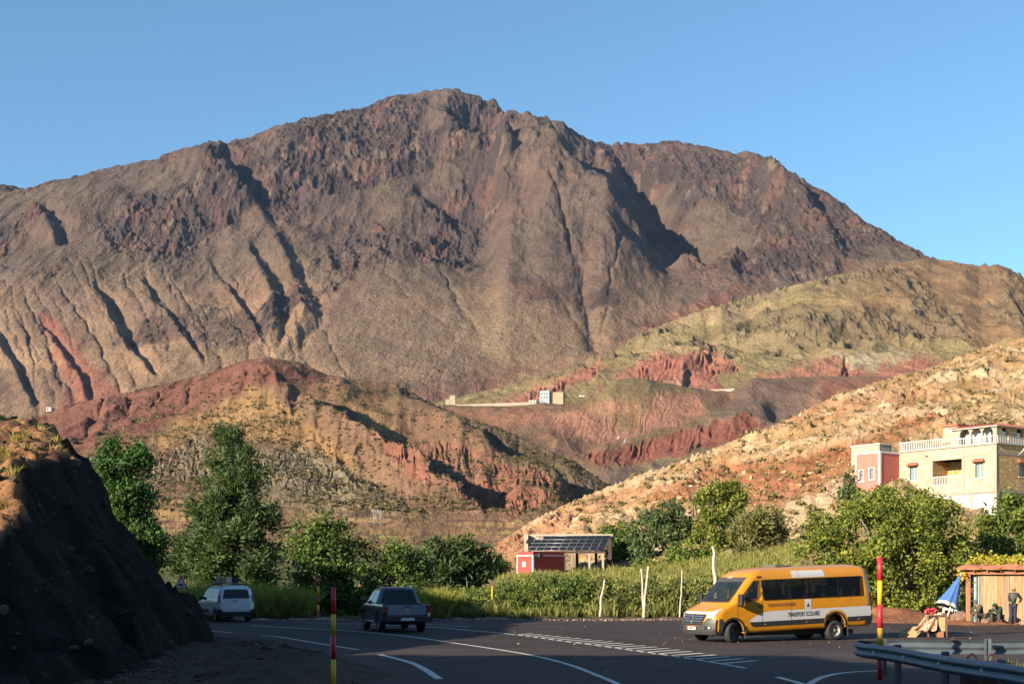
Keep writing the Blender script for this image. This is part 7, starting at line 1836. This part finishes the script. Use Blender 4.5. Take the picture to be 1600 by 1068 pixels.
def pump_house():
    D = 118; z0 = S.sample(833, D) - .6; zb = EYE + (HY-905)/F*D; H = Corner(833, D, min(z0, zb), R(48)); root = H.root("pump_house", "small red plastered pump house with white trim in front of the solar roof", "shed")
    red = flat("red_plaster", (.38,.055,.045), .85, var=.10, scale=1.5); wh = flat("white_paint", (), .5); u = H.uA(808); V = H.vB(883); zt = H.zA(833, 868)
    box_obj("red_wall", (0, u, B_(V), 0, -1.5, zt), red, root); box_obj("roof_parapet", (.06, u-.06, B_(V)+.06, -.06, zt+.103, zt+.42), red, root)
    bm = bmesh.new(); box(bm, -.08, u+.08, B_(V)-.08, .08, zt+.003, zt+.10); bm_obj("cornice", bm, wh, root)
    bm = bmesh.new(); box(bm, -.02, .12, .003, .03, -1.5, zt); box(bm, -.03, -.003, -.14, .0, -1.5, zt); box(bm, u-.12, u+.02, .003, .03, -1.5, zt); box(bm, -.03, -.003, B_(V)-.02, B_(V)+.12, -1.5, zt); bm_obj("corner_trim", bm, wh, root)
    uw = H.uA(819); box_obj("window", (uw-.22, uw+.22, .003, .04, H.zA(819,885), H.zA(819,877)), wh, root)
    bm = bmesh.new(); box(bm, -.35, -.05, -.9, -.5, zt-.12, zt+.22, .03); bm_obj("alarm_box", bm, flat("box_black", (.03,.03,.03), .6), root)
pump_house()
def solar():
    D = 122.0; k = D/F; c = at(888, 0, D); zg = S.sample(888, D); root = empty("solar_shelter", (c.x, D, 0), R(-7), "concrete lean-to shelter roofed with dark solar panels", "shelter")
    conc = flat("shelter_concrete", (.38,.33,.26), .9, var=.15, scale=1.5); fr = flat("panel_frame", (.26,.27,.29), .35, .5); pv = flat("solar_cell", (.016,.019,.026), .5, .0, var=.3, scale=2, coat=0, spec=.25)
    X = lambda px: (px-888)*k
    Z = lambda py: EYE + (HY-py)*k
    box_obj("ridge_beam", (X(817), X(956), 1.6, 1.9, Z(842), Z(833)), conc, root)
    box_obj("pillar", (X(817), X(823), .9, 1.59, zg-1, Z(834)), conc, root); 
    box_obj("back_wall", (X(823), X(848), 1.3, 1.59, Z(862), Z(842)-.003), conc, root)
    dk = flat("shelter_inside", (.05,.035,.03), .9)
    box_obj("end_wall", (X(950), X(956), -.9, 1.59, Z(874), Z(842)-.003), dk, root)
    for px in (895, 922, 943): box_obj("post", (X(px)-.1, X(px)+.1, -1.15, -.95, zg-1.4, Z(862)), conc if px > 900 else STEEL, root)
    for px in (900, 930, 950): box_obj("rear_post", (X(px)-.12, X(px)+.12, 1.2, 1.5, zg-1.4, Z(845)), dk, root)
    box_obj("front_beam", (X(826), X(947), -1.2, -1.0, Z(864), Z(861)), dk, root)
    # panels: 4 rows on one slope
    y0, y1, z0, z1 = -1.25, 1.45, Z(860.5), Z(836.5)
    for r_ in range(4):
        n = (10, 10, 11, 9)[r_]; xr = X(945 + r_*2.6); w = (X(946)-X(826))/10.2
        for q in range(n):
            xa = xr - (q+1)*w + .02; xb = xr - q*w - .02; t0 = r_/4 + .008; t1 = (r_+1)/4 - .008
            P = [(xa - .0, lerp(y0,y1,t0), lerp(z0,z1,t0)), (xb, lerp(y0,y1,t0), lerp(z0,z1,t0)), (xb, lerp(y0,y1,t1), lerp(z0,z1,t1)), (xa, lerp(y0,y1,t1), lerp(z0,z1,t1))]
            nrm = Vector((0, -(z1-z0), y1-y0)).normalized(); bm = bmesh.new()
            a = [bm.verts.new(p) for p in P]; b = [bm.verts.new(Vector(p) + nrm*.04) for p in P]; bm.faces.new(a[::-1]); bm.faces.new(b)
            for i in range(4): bm.faces.new((a[i], a[(i+1)%4], b[(i+1)%4], b[i]))
            bm_obj("solar_panel", bm, pv, root)
    nrm = Vector((0, -(z1-z0), y1-y0)).normalized(); bm = bmesh.new()
    for t in (0, .25, .5, .75, 1.0): 
        p = Vector((0, lerp(y0,y1,t), lerp(z0,z1,t))) + nrm*.045; tube(bm, [Vector((X(822+t*14), 0, 0)) + p, Vector((X(945+t*9), 0, 0)) + p], .03, 4)
    for q in range(12):
        x = X(945) - q*w; p0 = Vector((x, y0, z0)) + nrm*.045; p1 = Vector((x+X(888+9)-X(888), y1, z1)) + nrm*.045
        if q < 11: tube(bm, [p0, p1], .022, 4)
    bm_obj("panel_frames", bm, fr, root)
solar()

# ------------------------------------------------------------------ utility poles and pylon
def wood_pole(px, top, D, land, label, arm=True, r=.13, lean=0.0):
    zg = land.sample(px, D); zt = EYE + (HY-top)/F*D; p = at(px, 0, D); root = empty("utility_pole", (p.x, D, zg), 0, label, "utility pole"); m = flat("pole_wood", (.16,.10,.07), .9, var=.3, scale=4)
    h = zt - zg; tube_obj("shaft", [(0,0,-.5),(lean,0,h)], [r, r*.7], m, root, 8)
    if arm: tube_obj("cross_arm", [(-.55,0,h-.35),(.55,0,h-.3)], .05, m, root, 6)
wood_pole(1417, 662, 152, S, "thin utility pole with cross arm behind the roof terrace")
wood_pole(1083, 757, 150, S, "upright post above the grey green tree", arm=False, r=.16)
wood_pole(1090, 762, 150, S, "slanting post beside the upright one above the grey green tree", arm=False, r=.12, lean=-.5)
def pylon():
    D = 300.0; zg = Hh.sample(590, D); k = D/F; p = at(590, 0, D); root = empty("pylon", (p.x, D, zg), 0, "faint grey lattice power mast on the terraced valley floor", "pylon"); m = flat("pylon_steel", (.30,.31,.32), .6, .4)
    h = EYE + (HY-797)*k - zg; bm = bmesh.new()
    for x in (-.75, .75):
        for dx in (-.22, .22): tube(bm, [(x+dx*1.6, 0, 0), (x+dx, 0, h)], .045, 5)
        n = 9
        for i in range(n):
            za, zb = h*i/n, h*(i+1)/n; tube(bm, [(x-.3, 0, za), (x+.3, 0, zb)], .03, 4); tube(bm, [(x+.3, 0, za), (x-.3, 0, zb)], .03, 4)
    tube(bm, [(-1.5,0,h),(1.5,0,h)], .06, 5); tube(bm, [(-1.2,0,h*.5),(1.2,0,h*.5)], .05, 5); bm_obj("lattice", bm, m, root)
    for x in (-1.4, 0, 1.4): tube_obj("insulator", [(x,0,h),(x,0,h-.5)], .06, flat("insulator_grey", (.5,.5,.5), .4), root, 6)
pylon()

# ------------------------------------------------------------------ the far hamlet
def far_house(px0, px1, top, bot, D, c, label, wins=(), name="village_house", depth=7, rz=.0, foot=3):
    k = D/F; z0 = EYE + (HY-bot)*k; z1 = EYE + (HY-top)*k; pc = at((px0+px1)/2, 0, D); W = (px1-px0)*k; root = empty(name, (pc.x, D, z0), rz, label, "house"); m = flat("wall_%d_%d" % (c[0]*100, c[2]*100), c, .9, var=.1, scale=.5)
    box_obj("walls", (-W/2, W/2, 0, depth, -foot, z1-z0), m, root); box_obj("roof_edge", (-W/2-.1, W/2+.1, -.1, depth+.1, z1-z0+.01, z1-z0+.3), m, root)
    dk = flat("far_window", (.05,.06,.07), .4)
    for wx, wy in wins: 
        x = (wx-(px0+px1)/2)*k; z = EYE + (HY-wy)*k - z0; box_obj("window", (x-.4, x+.4, -.06, -.01, z-.5, z+.5), dk, root)
far_house(843, 858.5, 610.5, 629, 846, (.29,.34,.37), "pale blue grey three storey house, tallest of the far hamlet", [(846,615),(850.5,615),(855,615),(846,620.5),(850.5,620.5),(855,620.5),(847,626)], rz=-.25)
far_house(864, 880, 613, 628, 846, (.36,.27,.19), "square beige block house at the right end of the far hamlet", rz=-.2)
far_house(826, 838, 625.5, 633, 842, (.42,.38,.33), "low white house below the pale blue grey one", [(829,628.5),(835,628.5)], rz=-.2)
far_house(818, 832, 633, 641, 828, (.38,.32,.26), "open walled cream yard building lowest in the far hamlet", rz=-.2)
far_house(697, 703, 624, 631, 852, (.40,.34,.25), "tiny cream hut at the left end of the pale road wall", rz=.1)
far_house(703.5, 711, 618, 631, 852, (.41,.36,.27), "narrow cream tower house left of the pale road wall", rz=.1)
far_house(72, 80, 636.5, 641, 780, (.42,.40,.38), "tiny white house far left beyond the dark bank", [(74.5,639)], foot=.6)
def far_wall(pts, D, h, label, c=(.40,.34,.27), name="road_wall"):
    bm = bmesh.new(); P = [at(x, y, d) for (x, y), d in zip(pts, D)]
    for a, b in zip(P, P[1:]):
        n_ = (b-a); n_ = Vector((-n_.y, n_.x, 0)).normalized()*.5; v = [bm.verts.new(q) for q in (a-n_, b-n_, b+n_, a+n_)]; w_ = [bm.verts.new(q.co - Vector((0,0,h))) for q in v]
        bm.faces.new(v); [bm.faces.new((v[i], w_[i], w_[(i+1)%4], v[(i+1)%4])) for i in range(4)]
    o = bm_obj(name, bm, flat("wall_c_%d" % int(c[2]*100), c, .9, var=.15, scale=.3)); tag(o, label, "wall")
far_wall([(684,633.5),(720,632),(760,630.5),(800,629),(826,628)], [842,840,838,838,838], 2.0, "long pale wall of the mountain road running to the hamlet")
far_wall([(1056,611.5),(1085,610.5),(1118,608.5),(1147,606.8)], [784,782,780,778], 2.6, "pale parapet of the mountain road near the gravel slope", name="parapet_wall")
def bridge():
    D = 797; k = D/F; p = at(1098, 0, D); z = EYE + (HY-611.5)*k; root = empty("bridge", (p.x, D, z-4), 0, "small stone culvert bridge under the pale road parapet", "bridge"); m = flat("bridge_stone", (.50,.40,.30), .9)
    wall_holes("bridge_wall", -5.5, 5.5, -1, 4, [(-3.2,-1.2,0,3),(1.0,3.0,0,3)], 2.0, m, root, arch=1); box_obj("opening_shade_sheet", (-4,4,-2.6,-2.4,-1,3.5), flat("room_dark", (), .9), root)  # dark sheet stands in for the shade of the openings
bridge()
def far_car():
    D = 820; p = at(915, 0, D); z = EYE + (HY-620.5)*D/F; root = empty("parked_car", (p.x, D, z), R(5), "tiny white car parked on the far road right of the hamlet", "car"); w = flat("far_car_white", (.72,.72,.70), .4)
    B = Shell(zlist(.3,.8,.9,1.35,1.45), [(.3,0),(.8,-.1),(.9,-1.0),(1.35,-1.6),(1.45,-1.9)], [(.3,-4.3),(.9,-4.25),(1.35,-3.8),(1.45,-3.5)], [(.3,.85),(.8,.88),(.9,.85),(1.35,.65),(1.45,.5)]); B.body("body", w, root)
    for x in (-.85,-3.4):
        for sg in (1,-1): wheel(root, x, sg*.8, .32, .2, sg)
    for sg in (1,-1): mapped("side_window", [(-1.5,.93),(-1.9,1.32),(-3.5,1.32),(-3.8,.93)], B.side(sg,.02), GLASS, root, step=.5)
far_car()
# ------------------------------------------------------------------ the air
def haze():
    me = bpy.data.meshes.new("haze"); bm = bmesh.new()
    bmesh.ops.create_cube(bm, size=1.0)
    x0, x1, y0, y1, z0, z1 = -3800, 3800, -400, 3700, -60.0, 1290.0
    for v_ in bm.verts:
        v_.co = Vector((x0 if v_.co.x < 0 else x1, y0 if v_.co.y < 0 else y1, z0 if v_.co.z < 0 else z1))
    bm.to_mesh(me); bm.free()
    m = bpy.data.materials.new("thin_haze"); m.use_nodes = True; t = m.node_tree; t.nodes.clear()
    o = t.nodes.new("ShaderNodeOutputMaterial"); p = t.nodes.new("ShaderNodeVolumePrincipled")
    p.inputs["Color"].default_value = (.38, .60, 1.0, 1)
    p.inputs["Density"].default_value = HAZE
    p.inputs["Anisotropy"].default_value = 0.1
    t.links.new(p.outputs[0], o.inputs["Volume"])
    ob = link_mesh("haze", me, m); ob['kind'] = 'stuff'; ob['label'] = 'thin blue air between the viewer and the mountain'
HAZE = 0.00002
haze()
